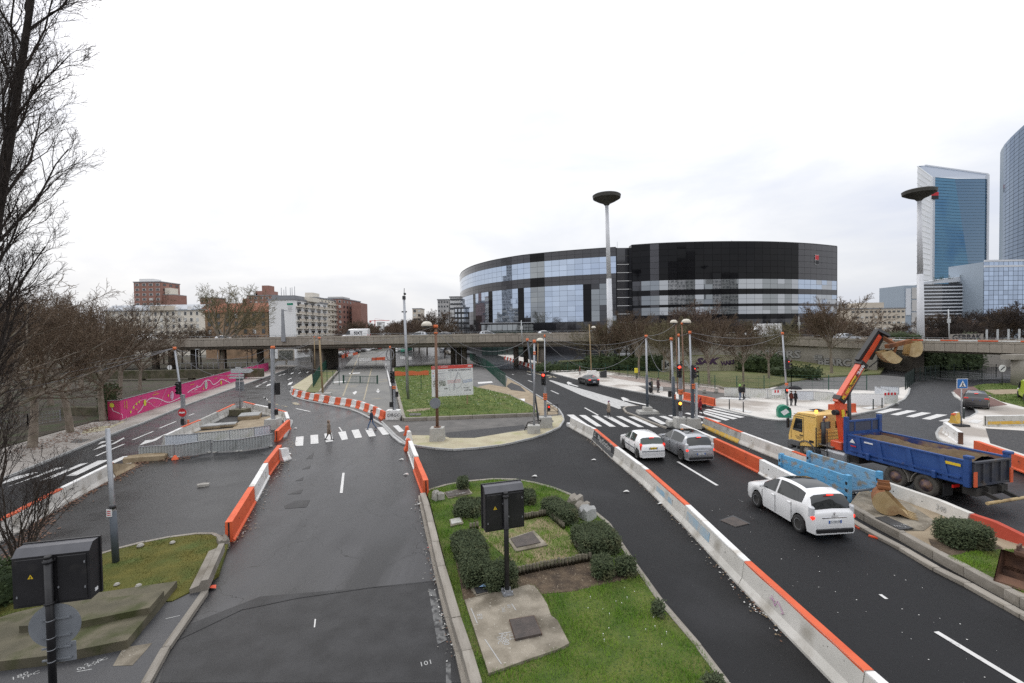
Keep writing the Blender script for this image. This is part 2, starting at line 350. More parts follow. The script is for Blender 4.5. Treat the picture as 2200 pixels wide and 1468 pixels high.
mk('pink',(.62,.035,.19),.55,(.66,.05,.215),.4,4);mk('pink_dark',(.50,.03,.12),.6);mk('pk_white',(.80,.72,.78),.6);mk('pk_yellow',(.66,.62,.05),.6);mk('pk_text',(.64,.40,.05),.6)
mk('pk_pale',(.66,.42,.58),.6,(.55,.3,.48),6,3);mk('pk_green',(.22,.36,.22),.6,(.6,.66,.6),9,3)
mk('sign_red',(.60,.02,.03),.5);mk('sign_white',(.80,.80,.80),.5);mk('sign_blue',(.02,.15,.45),.5);mk('sign_back',(.20,.215,.235),.6,(.24,.255,.275),3,4);mk('sign_green',(.01,.25,.15),.5)
mk('sign_grey_light',(.52,.54,.55),.55)
mk('bb_white',(.72,.73,.735),.55,(.77,.77,.775),1,3);mk('bb_red',(.62,.07,.055),.55);mk('bb_grey',(.42,.42,.45),.6);mk('bb_dark',(.10,.10,.11),.6);mk('bb_pinkred',(.62,.16,.15),.6);mk('bb_blue',(.18,.28,.55),.6)
mk('photo_print',(.12,.14,.11),.6,(.62,.62,.60),7,4,(.4,.6))
mk('fence_green',(.012,.062,.042),.55,(.02,.08,.055),3,4);mk('fence_dark',(.01,.022,.02),.6)
mk('bin_green',(.015,.20,.12),.5,(.02,.23,.14),2,4)
mk('wood',(.30,.22,.12),.8,(.38,.28,.16),6,5,stretch=(1,1,.15));mk('log',(.095,.085,.06),.95,(.145,.13,.09),9,5,(.35,.65),.6,30,stretch=(1,1,.3),rand=.2)
mk('brick_red',(.29,.155,.125),.9,(.34,.185,.15),.6,6,bump=.2,bscale=5);mk('brick_brown',(.30,.19,.115),.9,(.37,.25,.16),.5,6,bump=.2,bscale=4,c3=(.2,.14,.09),s3=.3,con3=(.5,.7))
mk('render_cream',(.76,.70,.60),.9,(.82,.77,.68),.15,6);mk('render_white',(.84,.84,.83),.9,(.88,.88,.88),.1,6);mk('render_grey',(.50,.49,.48),.9,(.56,.55,.54),.12,6)
mk('render_beige',(.60,.53,.44),.9,(.66,.59,.5),.12,6)
mk('roof_tile',(.27,.10,.065),.9,(.34,.135,.085),1.2,6);mk('zinc',(.33,.35,.38),.5,(.40,.42,.45),.4,5,metal=.2);mk('roof_grey',(.24,.245,.26),.8,(.3,.3,.31),.3,5)
mk('window_dark',(.03,.034,.04),.12,(.06,.065,.07),.6,3,spec=.7);mk('frame_white',(.72,.72,.71),.7);mk('shutter',(.60,.60,.58),.8);mk('awning',(.30,.33,.33),.8)
mk('pane_sky',(.47,.55,.68),.035,metal=.86,rand=.10);mk('pane_dark',(.055,.055,.062),.05,metal=.35,spec=.8,rand=.22);mk('pane_black',(.009,.009,.011),.05,spec=.18,rand=.2)
mk('pane_panel',(.075,.074,.082),.16,metal=.30,spec=.6,rand=.16);mk('pane_mullion',(.02,.02,.024),.4)
mk('pane_pale',(.55,.58,.62),.05,metal=.6,rand=.12)
mk('pane_lit',(.7,.5,.15),.3,emit=.35)
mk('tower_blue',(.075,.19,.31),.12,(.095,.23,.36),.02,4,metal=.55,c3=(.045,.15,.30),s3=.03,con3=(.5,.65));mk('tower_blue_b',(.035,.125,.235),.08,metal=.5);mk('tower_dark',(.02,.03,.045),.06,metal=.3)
mk('tower_rib',(.12,.24,.34),.5);mk('tower_white',(.62,.65,.70),.5,(.69,.71,.75),.05,4);mk('tower_round',(.21,.26,.34),.07,metal=.8,rand=.1);mk('tower_pod',(.36,.44,.58),.05,metal=.85,rand=.14)
mk('tower_grid',(.32,.38,.45),.5);mk('roof_glass',(.06,.11,.19),.2,metal=.3)
mk('skin',(.50,.31,.23),.6);mk('hair_dark',(.025,.018,.014),.7);mk('cloth_black',(.016,.016,.018),.9,(.025,.025,.028),6,4);mk('cloth_navy',(.02,.025,.045),.9,(.03,.036,.06),6,4)
mk('cloth_denim',(.075,.115,.20),.9,(.10,.15,.24),8,4);mk('cloth_brown',(.20,.15,.11),.9,(.27,.21,.16),9,5);mk('cloth_taupe',(.30,.235,.18),.9,(.37,.3,.24),8,5);mk('cloth_red',(.23,.015,.02),.9,(.3,.02,.03),7,4)
mk('cloth_purple',(.18,.05,.17),.9);mk('cloth_olive',(.07,.075,.055),.9,(.1,.1,.08),7,4);mk('cloth_dark_red',(.12,.03,.02),.9);mk('cloth_lime',(.25,.55,.12),.9);mk('cloth_plum',(.07,.045,.045),.9,(.10,.07,.07),7,4)
mk('bag_white',(.75,.76,.75),.7);mk('litter',(.70,.69,.66),.8);mk('litter_red',(.5,.06,.06),.7);mk('litter_blue',(.25,.4,.6),.6);mk('dead_leaf',(.13,.07,.045),.95,(.20,.11,.07),3,4,rand=.2)
mk('graf_wall',(.33,.32,.31),.9);mk('graf_edge',(.10,.095,.09),.9);mk('paint_gore',(.46,.455,.44),.75,(.54,.53,.515),2,7,c3=(.16,.16,.16),s3=4,con3=(.55,.72));mk('pavement_west',(.34,.31,.28),.85,(.41,.375,.34),.6,8,c3=(.25,.22,.19),s3=.25,con3=(.5,.66),bump=.2,bscale=60)
mk('graf_white',(.42,.42,.41),.85);mk('graf_black',(.03,.03,.035),.85);mk('graf_purple',(.06,.03,.07),.85);mk('corr_beige',(.36,.33,.26),.75,(.45,.42,.345),.6,6,(.3,.7),c3=(.25,.22,.16),s3=.8,con3=(.5,.7),stretch=(1,1,.3))
mk('net_orange',(.70,.17,.07),.8);mk('yellow_box',(.75,.65,.05),.5);mk('haz_yellow',(.62,.38,.06),.8,(.68,.45,.1),3,6,c3=(.42,.36,.27),s3=3,con3=(.52,.68))
mk('bark_poplar',(.028,.022,.02),.95,(.045,.036,.03),8,5);mk('flame',(.75,.09,.03),.5);mk('stone',(.34,.32,.29),.9,(.42,.40,.36),4,5,bump=.4,bscale=30,rand=.2);mk('stone_brown',(.24,.18,.11),.95,(.33,.26,.17),2,6,bump=.6,bscale=20)
mk('tint_blue_stain',(.30,.46,.58),.85,(.42,.50,.55),2,7,c3=(.52,.50,.46),s3=2.2,con3=(.44,.62),stretch=(1,1,.3))
# ------------------------------------------------------------------ ground, roads, pavements
rnd=random.Random(7)
def tA(*p):return[(q[0]/4,720+q[1]/4)for q in p]
def tB(*p):return[(550+q[0]/4,740+q[1]/4)for q in p]
def tC(*p):return[(1100+q[0]/4,740+q[1]/4)for q in p]
def tD(*p):return[(1650+q[0]/4,740+q[1]/4)for q in p]
def t3(*p):return[(q[0]/3.548,1120+q[1]/3.548)for q in p]
def t4(*p):return[(880+q[0]/4.194,980+q[1]/4.194)for q in p]
def t5(*p):return[(960+q[0]/3.667,1180+q[1]/3.667)for q in p]
def t8(*p):return[(1700+q[0]/3.43,1040+q[1]/3.43)for q in p]
def px(pts,z=0):return[P(a,b,z)for a,b in pts]
def sheet(name,pts,z,mat_,parent=None):
 b=MB();b.sheet(pts,z);o=b.build(name,mat_,parent)
 if parent is None:o['kind']='structure'
 return o
def slab(name,pts,z0,z1,mat_,parent=None):
 b=MB();b.prism(pts,z0,z1,bottom=False);o=b.build(name,mat_,parent)
 if parent is None:o['kind']='structure'
 return o
def box_unit(name):
 b=MB();b.box((.5,0,.5),(1,1,1));return b
KM={}
def unit_piece(mat_):
 if mat_ not in KM:
  b=MB();b.box((.5,0,.5),(.985,1,1),bev=.04);o=b.build('kerb_stone',mat_);KM[mat_]=o.data
  bpy.data.objects.remove(o)
 return KM[mat_]
def kerb(pts,parent,z1=.13,z0=-.02,wd=.16,ln=1.0,mat_='kerb',name='kerb_stone',jit=.006):
 "a row of kerb stones along the plan line pts; each one a part"
 me=unit_piece(mat_);acc=0
 for a,b in zip(pts[:-1],pts[1:]):
  a=Vector((a[0],a[1],0));b=Vector((b[0],b[1],0));d=b-a;tot=d.length
  if tot<.02:continue
  k=max(1,round(tot/ln));an=math.atan2(d.y,d.x)
  for i in range(k):
   o=bpy.data.objects.new(name,me);COL.objects.link(o);o.parent=parent
   q=a+d*(i/k);o.location=(q.x,q.y,z0);o.rotation_euler=(0,0,an+rnd.uniform(-1,1)*jit)
   o.scale=(tot/k*1.004,wd,z1-z0+rnd.uniform(-1,1)*.005)
def mark(pts,mat_='road_paint',z=.016,parent=None,name='road_marking'):
 b=MB();b.sheet([P(a,c,z)for a,c in pts],z);o=b.build(name,mat_,parent)
 return o
def dash(a,b,wd=.14,mat_='road_paint',parent=None,z=.016):
 p,q=P(*a,z),P(*b,z);d=(q-p);n_=Vector((-d.y,d.x,0)).normalized()*(wd/2)
 bb=MB();bb.sheet([p-n_,q-n_,q+n_,p+n_],z);return bb.build('road_marking',mat_,parent)
g=MB();g.sheet([(-2500,-300),(2500,-300),(2500,4000),(-2500,4000)],-.03)
tag(g.build('ground','ground'),kind='structure')
road=sheet('road',[(-90,-8),(100,-8),(100,150),(-90,150)],0,'asphalt_old')
# left carriageway and closed lot: darker asphalt
left_road=sheet('left_road',px([(-700,1290),(-700,1180),(0,1030),(135,976),(237,934),(310,907),(409,867),(500,835),(575,809),(640,787),(690,800),(660,850),(620,872),(590,890),(570,872),(500,868),(300,975),(0,1155)]),.004,'asphalt_mid')
lot=sheet('closed_lot',px([(20,1150),(140,1057),(240,1002),(300,980),(430,984),(560,975),(600,985),(560,1050),(500,1160),(480,1150),(300,1168),(170,1215),(60,1240)]),.008,'asphalt_mid')
new_road=sheet('new_road',px([(905,1062),(884,975),(897,962),(973,969),(1030,965),(1106,953),(1173,934),(1212,905),(1209,892),(1173,861),(1116,825),(1060,793),(1015,774),(1090,766),(1180,780),(1420,820),(1640,870),(1960,822)])+[Vector((95,70,0)),Vector((95,4,0)),Vector((4,4,0)),P(1000,1468)],.004,'asphalt_new')
truck_road=sheet('truck_road',px([(1480,890),(1560,870),(1640,880),(1900,850),(1950,835),(2000,822),(2140,819),(2160,826),(2050,850),(2120,880),(2012,940),(2100,965),(2260,1020),(2600,1120),(2600,1220),(2200,1180),(2050,1100),(1850,1030),(1700,970)]),.008,'asphalt_patch')
mk('asphalt_centre',(.15,.148,.142),.8,(.20,.195,.18),.4,8,(.35,.62),.3,50,c3=(.30,.26,.19),s3=.35,con3=(.58,.75),speck=(.08,.08,.08),sps=20,spt=(.7,.74))
centre_road=sheet('centre_road',px(tB((540,480),(700,260),(880,60),(1010,40),(1100,160),(1150,400),(1170,600),(1140,640),(900,600))),.012,'asphalt_centre')
under_road=sheet('avenue',[(-48,96),(24,96),(24,130),(-8,480),(-70,480),(-52,130)],.006,'asphalt_mid')
# worn patches of newer surface in the middle carriageway
for pts in(tB((430,985),(500,925),(485,985)),tB((395,1075),(470,1040),(460,1070)),tB((335,1175),(410,1140),(400,1172)),tB((270,1290),(405,1245),(385,1285)),tB((240,1390),(340,1345),(465,1340),(435,1400),(250,1415)),[(380,1352),(560,1282),(960,1250),(1000,1468),(340,1468)]):
 sheet('road_patch',px(pts),.008,'asphalt_patch',road)
mk('asphalt_wet',(.042,.042,.046),.55,(.066,.066,.070),.8,8,(.35,.65),.4,60,rvar=.12,speck=(.13,.12,.11),sps=34,spt=(.7,.74))
# ---- road markings
for p in(tA((340,1252),(690,1107),(760,1098),(440,1232)),tA((565,1213),(840,1080),(945,1070),(660,1205)),tA((930,1098),(1050,1045),(1150,1030),(985,1100)),tA((60,1305),(300,1215),(480,1142),(552,1134),(330,1215)),tA((-60,1300),(130,1215),(300,1178),(330,1182),(100,1255)),tA((1060,1112),(1185,1045),(1190,1065),(1105,1116)),tA((1195,950),(1250,905),(1310,900),(1425,848),(1345,905)),tA((795,992),(880,945),(960,935),(1062,880),(1072,886),(985,935),(920,950)),tA((840,942),(870,915),(985,903),(900,922))):
 mark(p,parent=left_road)
for a,b in(((825,1040),(915,1000)),((950,986),(1066,937)),((1140,901),(1316,828)),((1370,801),(1513,742)),((1620,693),(1670,675))):
 dash(tA(a)[0],tA(b)[0],.16,parent=left_road)
for a,b in(((0,361),(45,345)),((55,335),(95,318)),((195,271),(217,261)),((228,262),(250,251)),((275,305),(305,289)),((365,251),(386,239)),((120,312),(150,296)),((345,552),(465,578)),((70,452),(96,480)),((0,368),(20,360))):
 dash(tB(a)[0],tB(b)[0],.2,parent=left_road,z=.018)
for p in(((85,362),(100,345),(130,338),(125,350)),((270,352),(285,330),(320,322),(300,345)),((295,257),(303,247),(328,241),(315,252)),((430,246),(438,238),(458,234),(445,243)),((78,450),(95,478),(84,478),(70,460))):
 mark(tB(*p),parent=left_road,z=.018)
mark(tB((305,500),(345,498),(386,518),(350,520),(320,515)),'road_paint_yellow',.018,left_road)
for a,b in(((105,493),(135,500)),((168,513),(188,520)),((222,527),(268,537))):dash(tB(a)[0],tB(b)[0],.2,'road_paint_yellow',left_road,.018)
for p in(((345,795),(410,790),(405,870),(335,875)),((468,780),(533,776),(537,852),(470,857)),((586,768),(650,760),(663,833),(600,842)),((705,755),(770,745),(790,815),(738,825)),((820,738),(882,730),(912,800),(850,808)),((935,728),(995,720),(1030,787),(972,795)),((1040,715),(1095,708),(1145,773),(1090,780)),((708,712),(720,712),(745,748),(735,750)),((742,1105),(762,1103),(745,1278),(720,1278))):
 mark(tB(*p),parent=road)
mark([(920,1265),(935,1268),(960,1375),(940,1385)],'road_paint_worn',parent=road);mark([(958,1425),(968,1422),(970,1468),(958,1468)],'road_paint_worn',parent=road)
mark([(676,1330),(679,1330),(677,1348),(674,1348)],parent=road)
for p in(((470,605),(530,604),(665,700),(612,700)),((575,608),(630,608),(775,705),(725,705)),((682,612),(735,612),(893,708),(840,708)),((785,615),(840,615),(1012,710),(960,710)),((893,618),(945,618),(1135,711),(1085,711)),((1000,620),(1055,620),(1257,712),(1205,712)),((1715,553),(1742,547),(2060,612),(2030,619)),((1655,561),(1690,556),(2000,625),(1960,632)),((1640,575),(1665,571),(1940,636),(1900,644)),((1600,583),(1650,583),(1870,646),(1835,655)),((1480,592),(1512,587),(1800,660),(1765,668)),((1340,612),(1370,607),(1660,670),(1625,680)),((470,328),(482,320),(520,335),(505,338),(576,360),(560,363),(490,343),(486,350)),((935,456),(960,455),(1010,475),(985,478),(1185,522),(1170,528),(1060,505),(965,482),(962,490))):
 mark(tC(*p),parent=new_road)
mark(tC((315,311),(335,308),(900,470),(1085,530),(930,533),(940,550),(920,556),(600,440)),'paint_gore',parent=new_road)
for a,b in(((335,397),(402,427)),((625,545),(740,609)),((138,309),(186,329)),((128,253),(176,266)),((0,257),(15,262))):dash(tC(a)[0],tC(b)[0],.18,parent=new_road)
dash((1456,992),(1541,1043),.16,parent=new_road);dash((2011,1357),(2330,1550),.15,parent=new_road);dash((1891,1277),(1905,1287),.1,parent=new_road);dash((1586,1073),(1596,1079),.07,'road_paint_worn',parent=new_road)
for p in(((120,230),(180,238),(300,270),(290,275)),((310,285),(360,272),(365,277),(320,290)),((300,262),(385,285),(380,288),(300,270))):mark(tC(*p),'road_paint_yellow',parent=new_road)
for p in(((920,585),(1050,550),(1155,555),(985,593)),((1050,603),(1195,566),(1280,572),(1115,611)),((1183,620),(1320,583),(1405,590),(1250,628)),((1320,640),(1450,600),(1545,605),(1395,648)),((1465,658),(1540,640),(1600,645),(1540,668))):
 mark(tD(*p),parent=truck_road)
for p in(((740,445),(840,190),(905,30),(915,30),(850,190),(755,445)),):mark(tB(*p),'road_paint_yellow',.02,centre_road)
for p in(((830,415),(860,400),(868,410),(850,432),(838,428)),((1030,400),(1068,398),(1052,415),(1046,415)),((1044,383),(1052,383),(1056,402),(1042,402))):mark(tB(*p),parent=centre_road,z=.02)
mark(tB((800,247),(895,241),(893,250),(800,256)),parent=centre_road,z=.02);mark(tB((660,322),(770,314),(768,324),(660,330)),parent=centre_road,z=.02)
mark(tB((1110,165),(1118,165),(1165,360),(1150,360)),parent=centre_road,z=.02)
mark(tB((990,200),(1000,200),(932,480),(920,480)),'road_paint_yellow',.02,centre_road)
# debris-free seams in the fresh surface
mk('seam',(.02,.02,.021),.8)
def seam(pts,wd,par):
 q=px(pts,.016);b=MB()
 for a,c in zip(q[:-1],q[1:]):
  n_=Vector((-(c-a).y,(c-a).x,0)).normalized()*wd/2;b.quad(a-n_,c-n_,c+n_,a+n_)
 b.build('road_seam','seam',par)
seam([(1215,905),(1218,960),(1235,1000),(1262,1050),(1275,1100)],.05,new_road)
seam([(330,1400),(520,1310),(640,1285),(800,1262),(965,1245)],.03,road)
# ---- kerbs and pavements
KW=[(-700,1180),(0,1029),(135,975),(237,933),(310,906),(409,866),(500,834),(575,808),(640,786)]
west_pave=slab('west_pavement',px(KW,.12)+px([(600,784),(575,796),(492,824),(259,903),(200,907),(100,935),(0,965),(-700,1080)],.12),-.02,.12,'pavement_west')
kerb(px(KW[1:],.12),west_pave,.127,mat_='kerb_grey')
mark(tA((600,925),(640,895),(780,895),(700,928)),'pavement_dark',.126,west_pave,'dark_patch')
mark(tA((700,850),(720,815),(820,790),(960,780),(1050,740),(1080,742),(900,820)),'sand',.126,west_pave,'sandy_patch')
mk('bank_soil_shaded',(.035,.027,.018),.95,(.07,.055,.036),1.5,8,bump=.8,bscale=14,c3=(.045,.055,.02),s3=.4,con3=(.5,.65))  # dark soil, with the shade under the twigs put into its colour
earth_w=slab('wooded_bank',px([(230,903),(200,908),(100,936),(0,966),(-900,1080)])+[P(-900,770),P(-500,752),P(0,757),P(600,772),P(574,796),P(490,823),P(259,902)],-.02,.10,'bank_soil_shaded')
# central lawn island ------------------------------------------------
IK=[(820,905),(849,934),(871,951),(896,957),(935,962),(973,965),(1030,961),(1070,956),(1106,949),(1140,941),(1173,930),(1202,917),(1211,903),(1209,892),(1200,878),(1173,860),(1145,843),(1116,824),(1087,808),(1050,788),(1010,770)]
isl=slab('traffic_island',px(IK,.12)+px([(960,770),(900,782),(846,788),(842,812),(864,905),(830,896)],.12),-.02,.12,'pavement_dark')
kerb(px(IK,.12),isl,.127,mat_='kerb_grey',ln=1.1)
sheet('sand_strip',px(IK[2:14],.126)+px([(1175,895),(1190,905),(1180,915)],.126)+px([(1150,922),(1100,928),(1020,941),(970,941),(940,936),(885,935)],.126),.126,'sand',isl)
sheet('worn_patch',px([(953,930),(1125,913),(1130,920),(1020,941),(965,941)],.13),.13,'gravel_dark',isl)
sheet('sand_bank',px([(1020,833),(1050,826),(1087,832),(1090,812),(1116,827),(1145,846),(1173,863),(1198,879),(1200,890),(1160,893),(1144,877),(1097,851)],.126),.126,'sand_brown',isl)
sheet('tar_patch',px([(1088,830),(1098,822),(1118,830),(1130,842),(1098,838)],.132),.132,'gravel_dark',isl)
mark(tB((1175,700),(1222,695),(1275,745),(1232,755)),'road_paint',.134,isl)
mk('asphalt_light',(.115,.113,.11),.8,(.15,.145,.14),.6,8,bump=.3,bscale=50)
sheet('grey_path',px([(985,772),(1080,812),(1087,832),(1050,826),(1020,833),(1000,800)],.13),.13,'asphalt_light',isl)
mark(tB((1905,325),(2025,317),(2035,330),(1910,340)),'road_paint',.138,isl)
LZ=.42
LKo=[(843,795),(845,812),(866,908-10),(1157,887),(1146,873),(1097,849),(1020,831),(985,790),(925,782),(850,783)]
lawn=slab('lawn',px([(847,790),(848,812),(871,896),(1155,885),(1143,872),(1095,848),(1018,830),(983,790),(925,784)],LZ),0,LZ-.03,'grass')
kerb(px([(845,790),(846,812),(868,898),(1157,887)],LZ),lawn,LZ,wd=.3,ln=2.2,mat_='kerb')
kerb(px([(1157,887),(1146,873),(1097,849),(1020,831)],LZ-.1),lawn,LZ-.08,wd=.18,ln=1.6)
mark(tB((1310,600),(1330,590),(1420,592),(1415,610),(1320,612)),'pavement_dark',LZ+.002,lawn,'cover_plate');sheet('bare_patch',px(tB((1290,565),(1340,555),(1500,542),(1490,560),(1400,572),(1320,580)),LZ),LZ-.02,'sand_brown',lawn)
# strip of lawn between left carriageway and the closed road
sl2=slab('verge',px(tB((430,405),(490,330),(560,220),(700,220),(560,400),(530,412)),.25),0,.22,'grass_dry')
kerb(px(tB((700,232),(620,315),(545,408)),.25),sl2,.3,wd=.3,ln=1.8)
sheet('sand_path',px(tB((310,365),(480,255),(488,330),(428,405),(330,380))),.014,'sand',road)
kk=px(tB((0,795),(30,790),(45,760),(300,640),(318,650),(320,665),(285,760),(250,790)),0)
east_kerb=slab('kerb_apron',px(tB((285,640),(315,648),(318,668),(262,790),(235,800)),.1),0,.1,'kerb_grey')
# kerb in front of the curved row of blocks
bk=px(tB((300,425),(330,450),(420,478),(560,505),(700,532),(820,558),(900,590),(1000,640),(1100,700),(1180,790),(1250,845),(1300,860)),.08)
curb_strip=thing('kerb_row','long low grey kerb curving in front of the red and white blocks','kerb',bk[0])
for a,b in zip(bk[:-1],bk[1:]):
 m_=MB();m_.bar((a-bk[0])+V(0,0,-.05),(b-bk[0])+V(0,0,-.05),.22,.14);m_.build('kerb_stone','kerb_grey',curb_strip)
# central garden island ----------------------------------------------
GZ=.16
GR=[(1240,1070),(1265,1090),(1307,1124),(1333,1167),(1363,1211),(1424,1297),(1500,1387),(1560,1466),(1600,1515),(1660,1590)]
GT=[(917,1054),(960,1041),(1000,1034),(1060,1029),(1110,1030),(1150,1037),(1190,1048),(1225,1062),(1240,1070)]
GL=[(1062,1590),(1032,1468),(1012,1395),(990,1325),(958,1215),(924,1078),(917,1054)]
gard=slab('garden_island',px(GT+GR[1:],GZ)+px(GL[:-1],GZ),-.02,GZ-.02,'grass')
kerb(px(GT,GZ),gard,GZ+.01,wd=.17,ln=.95);kerb(px(GR,GZ),gard,GZ+.01,wd=.18,ln=1.2)
kerb(px([(1056,1590),(1024,1468),(1003,1395),(980,1325),(948,1215),(917,1085),(908,1058)],.42),gard,.42,wd=.26,ln=1.9)
kerb(px([(1028,1590),(1000,1468),(985,1400),(962,1325),(935,1215),(908,1095),(902,1064)],.1),gard,.10,wd=.16,ln=1.9)
sheet('soil',px(t5((60,40),(110,60),(330,230),(560,175),(1140,45),(1160,170),(1510,150),(1500,215),(1390,240),(1000,330),(750,350),(690,285),(640,278),(350,340),(200,390),(130,395)),GZ),GZ-.012,'earth',gard)
mk('bed_mulch',(.22,.17,.095),.95,(.32,.25,.15),3,8,(.35,.65),.8,40,c3=(.15,.18,.05),s3=1.6,con3=(.47,.62))
sheet('gravel_bed',px(t4((600,640),(1020,560),(1255,500),(1390,640),(1490,790),(1630,885),(975,1005),(730,790)),GZ),GZ-.010,'bed_mulch',gard)
sheet('soil',px(t4((380,430),(610,520),(620,600),(480,570)),GZ),GZ-.008,'earth',gard)
# bottom left mossy corner --------------------------------------------
MK=[(-300,1340),(60,1235),(140,1212),(203,1193),(254,1178),(310,1164),(366,1153),(423,1146),(457,1146),(479,1156),(490,1168)]
moss=slab('mossy_corner',px(MK,.14)+px([(485,1185),(470,1230),(410,1270),(370,1290),(200,1300),(0,1340),(-300,1420)],.14),-.02,.13,'moss')
kerb(px(MK[1:],.14),moss,.15,wd=.15,ln=1.0)
corner=slab('wet_path',px([(485,1185),(470,1215),(440,1271),(356,1391),(313,1468),(260,1560),(-200,1560),(-200,1380),(0,1340),(200,1300),(400,1250)],.1),-.02,.10,'asphalt_wet')
kerb(px([(441,1270),(356,1391),(313,1468),(280,1530)],.1),corner,.125,wd=.2,ln=2.2)
sheet('concrete_patch',px(t3((860,1105),(940,965),(1160,930),(1110,990),(1010,1100)),.1),.106,'concrete_slab',corner)
sheet('wet_sheet',px(t3((1350,540),(1410,480),(1480,460),(1440,530)),.1),.106,'asphalt_mid',corner)
def rawslab(name,label,pts,z0,z1,mat_,cat):
 o=px(pts,z1);c=sum(o,Vector())/len(o);c.z=z0
 b=MB();b.prism([q-c for q in o],0,z1-z0);e=b.build(name,mat_,None,loc=c);return tag(e,label,cat)
rawslab('concrete_slab','large lower mossy concrete slab beside the wet path at bottom left',t3((-100,1080),(330,1030),(970,905),(1350,455),(740,545),(100,700),(-200,800)),.1,.34,'concrete_moss','slab')
rawslab('concrete_slab','upper mossy concrete slab lying on a larger one, bottom left',t3((145,800),(560,775),(1140,658),(1250,530),(800,590),(300,690)),.34,.52,'concrete_moss','slab')
# right planting strip -------------------------------------------------
RK=[(1826,1092),(1863,1118),(1939,1160),(2012,1202),(2079,1240),(2166,1288),(2200,1306),(2400,1420),(2560,1510)]
RKb=[(1826,1082),(1863,1104),(1939,1143),(2012,1183),(2079,1218),(2166,1264),(2200,1282),(2400,1390),(2560,1475)]
rstrip=slab('planting_strip',px(RKb,.3)+px([(2560,1300),(2300,1205),(2190,1165),(2085,1110),(2000,1085),(1900,1045),(1850,1050)],.3),-.02,.28,'sand_brown')
kerb(px([(1822,1112),(1863,1136),(1939,1176),(2012,1219),(2079,1252),(2166,1300),(2200,1319),(2400,1430),(2560,1520)],.12),rstrip,.12,wd=.28,ln=1.7)
kerb(px(RKb,.32),rstrip,.32,wd=.28,ln=1.7,mat_='kerb')
sheet('concrete_top',px([(1828,1080),(1850,1056),(1890,1062),(1950,1080),(2010,1120),(1985,1140),(1940,1140),(1863,1103)],.3),.295,'concrete_slab',rstrip)
sheet('grass_patch',px(t8((1150,540),(1300,500),(1500,480),(1715,480),(1900,560),(1900,850),(1715,800),(1500,720),(1300,620)),.3),.292,'grass',rstrip)
sheet('soil',px(t8((1010,400),(1100,420),(1480,420),(1560,470),(1450,500),(1150,530),(1040,470)),.3),.290,'earth',rstrip)
# works strip between the two rows of barriers
works=sheet('works_strip',px([(1440,905),(1510,925),(1640,975),(1760,1020),(1900,1075),(2085,1120),(2060,1110),(1850,1090),(1640,1020),(1430,925)]),.012,'asphalt_new')
# traffic-light island in the middle of the right road
TI=tC((960,545),(985,535),(1090,528),(1160,545),(1340,612),(1420,640),(1640,690),(1660,720),(1500,740),(1330,715),(1180,660),(1060,610),(980,580))
tisl=slab('light_island',px(TI,.12),-.02,.12,'asphalt_patch')
kerb(px(tC((1330,715),(1180,660),(1060,610),(980,580),(958,548),(985,533),(1090,526)),.12),tisl,.13,wd=.2,ln=1.2)
for p in(((1168,627),(1215,624),(1335,683),(1285,688)),((1262,618),(1310,615),(1400,650),(1360,655))):mark(tC(*p),'road_paint',.128,tisl)
# east pavement and lawn
EK=[(1050,757),(1084,767),(1150,788),(1180,800),(1284,826),(1388,845),(1451,856),(1534,873),(1592,888),(1640,899),(1670,902),(1750,899),(1837,890),(1900,877),(1943,857),(1952,844),(1955,834)]
epave=slab('east_pavement',px(EK,.12)+px([(1945,826),(1880,830),(1800,826),(1650,832),(1555,840),(1541,832),(1435,822),(1377,811),(1300,799),(1230,793),(1180,786),(1130,770),(1095,760)],.12),-.02,.12,'pavement')
kerb(px(EK[2:],.12),epave,.128,mat_='kerb_grey',ln=1.2)
sheet('pink_paving',px([(1300,806),(1377,812),(1435,823),(1541,834),(1590,846),(1560,852),(1500,846),(1400,826),(1320,813)],.126),.126,'pavement_pink',epave)
sheet('dark_paving',px([(1370,829),(1440,832),(1560,845),(1620,852),(1600,858),(1540,857),(1450,842),(1390,838)],.13),.13,'pavement_dark',epave)
sheet('dark_paving',px([(1660,836),(1695,822),(1760,812),(1890,806),(1945,810),(1950,830),(1880,840),(1800,836)],.13),.13,'asphalt_light',epave)
for p in(((1880,556),(1910,548),(2070,580),(2040,590)),((1750,465),(1800,455),(2060,462),(2000,480))):mark(tC(*p),'road_paint',.136,epave)
mark(tD((800,545),(890,532),(950,540),(870,557)),'road_paint',.136,epave)
elawn=slab('east_lawn',px([(1200,786),(1300,797),(1377,809),(1435,819),(1541,829),(1560,835),(1650,832),(1690,820),(1760,810),(1890,803)],.3)+px([(1900,790),(1700,778),(1500,774),(1300,770),(1200,775)],.3),-.02,.3,'grass_dry')
kerb(px([(1300,797),(1377,809),(1435,819),(1541,829),(1560,835)],.3),elawn,.34,wd=.25,ln=2,mat_='kerb')
# south-east corner pavement
SK=[(2160,838),(2046,842),(2052,852),(2075,866),(2095,877),(2100,886),(2085,895),(2046,905),(2020,918),(2012,930),(2015,940),(2024,947),(2060,957),(2098,966),(2150,985),(2198,1008),(2300,1050),(2600,1170)]
spave=slab('corner_pavement',px(SK,.12)+[Vector((95,20,.12)),Vector((95,55,.12))],-.02,.12,'pavement')
kerb(px(SK[1:],.12),spave,.128,mat_='kerb_grey',ln=1.2)
sheet('gravel_patch',px(tD((1870,722),(2250,745),(2500,800),(2500,1010),(2250,960),(1910,850)),.126),.126,'gravel_dark',spave)
sheet('grass_patch',px(tD((1760,360),(1850,340),(2250,330),(2600,380),(2700,600),(2200,540),(2000,490),(1890,440)),.13),.13,'grass',spave)
sheet('bare_patch',px(tD((1850,392),(2170,385),(2190,425),(1950,430)),.134),.134,'sand_brown',spave)
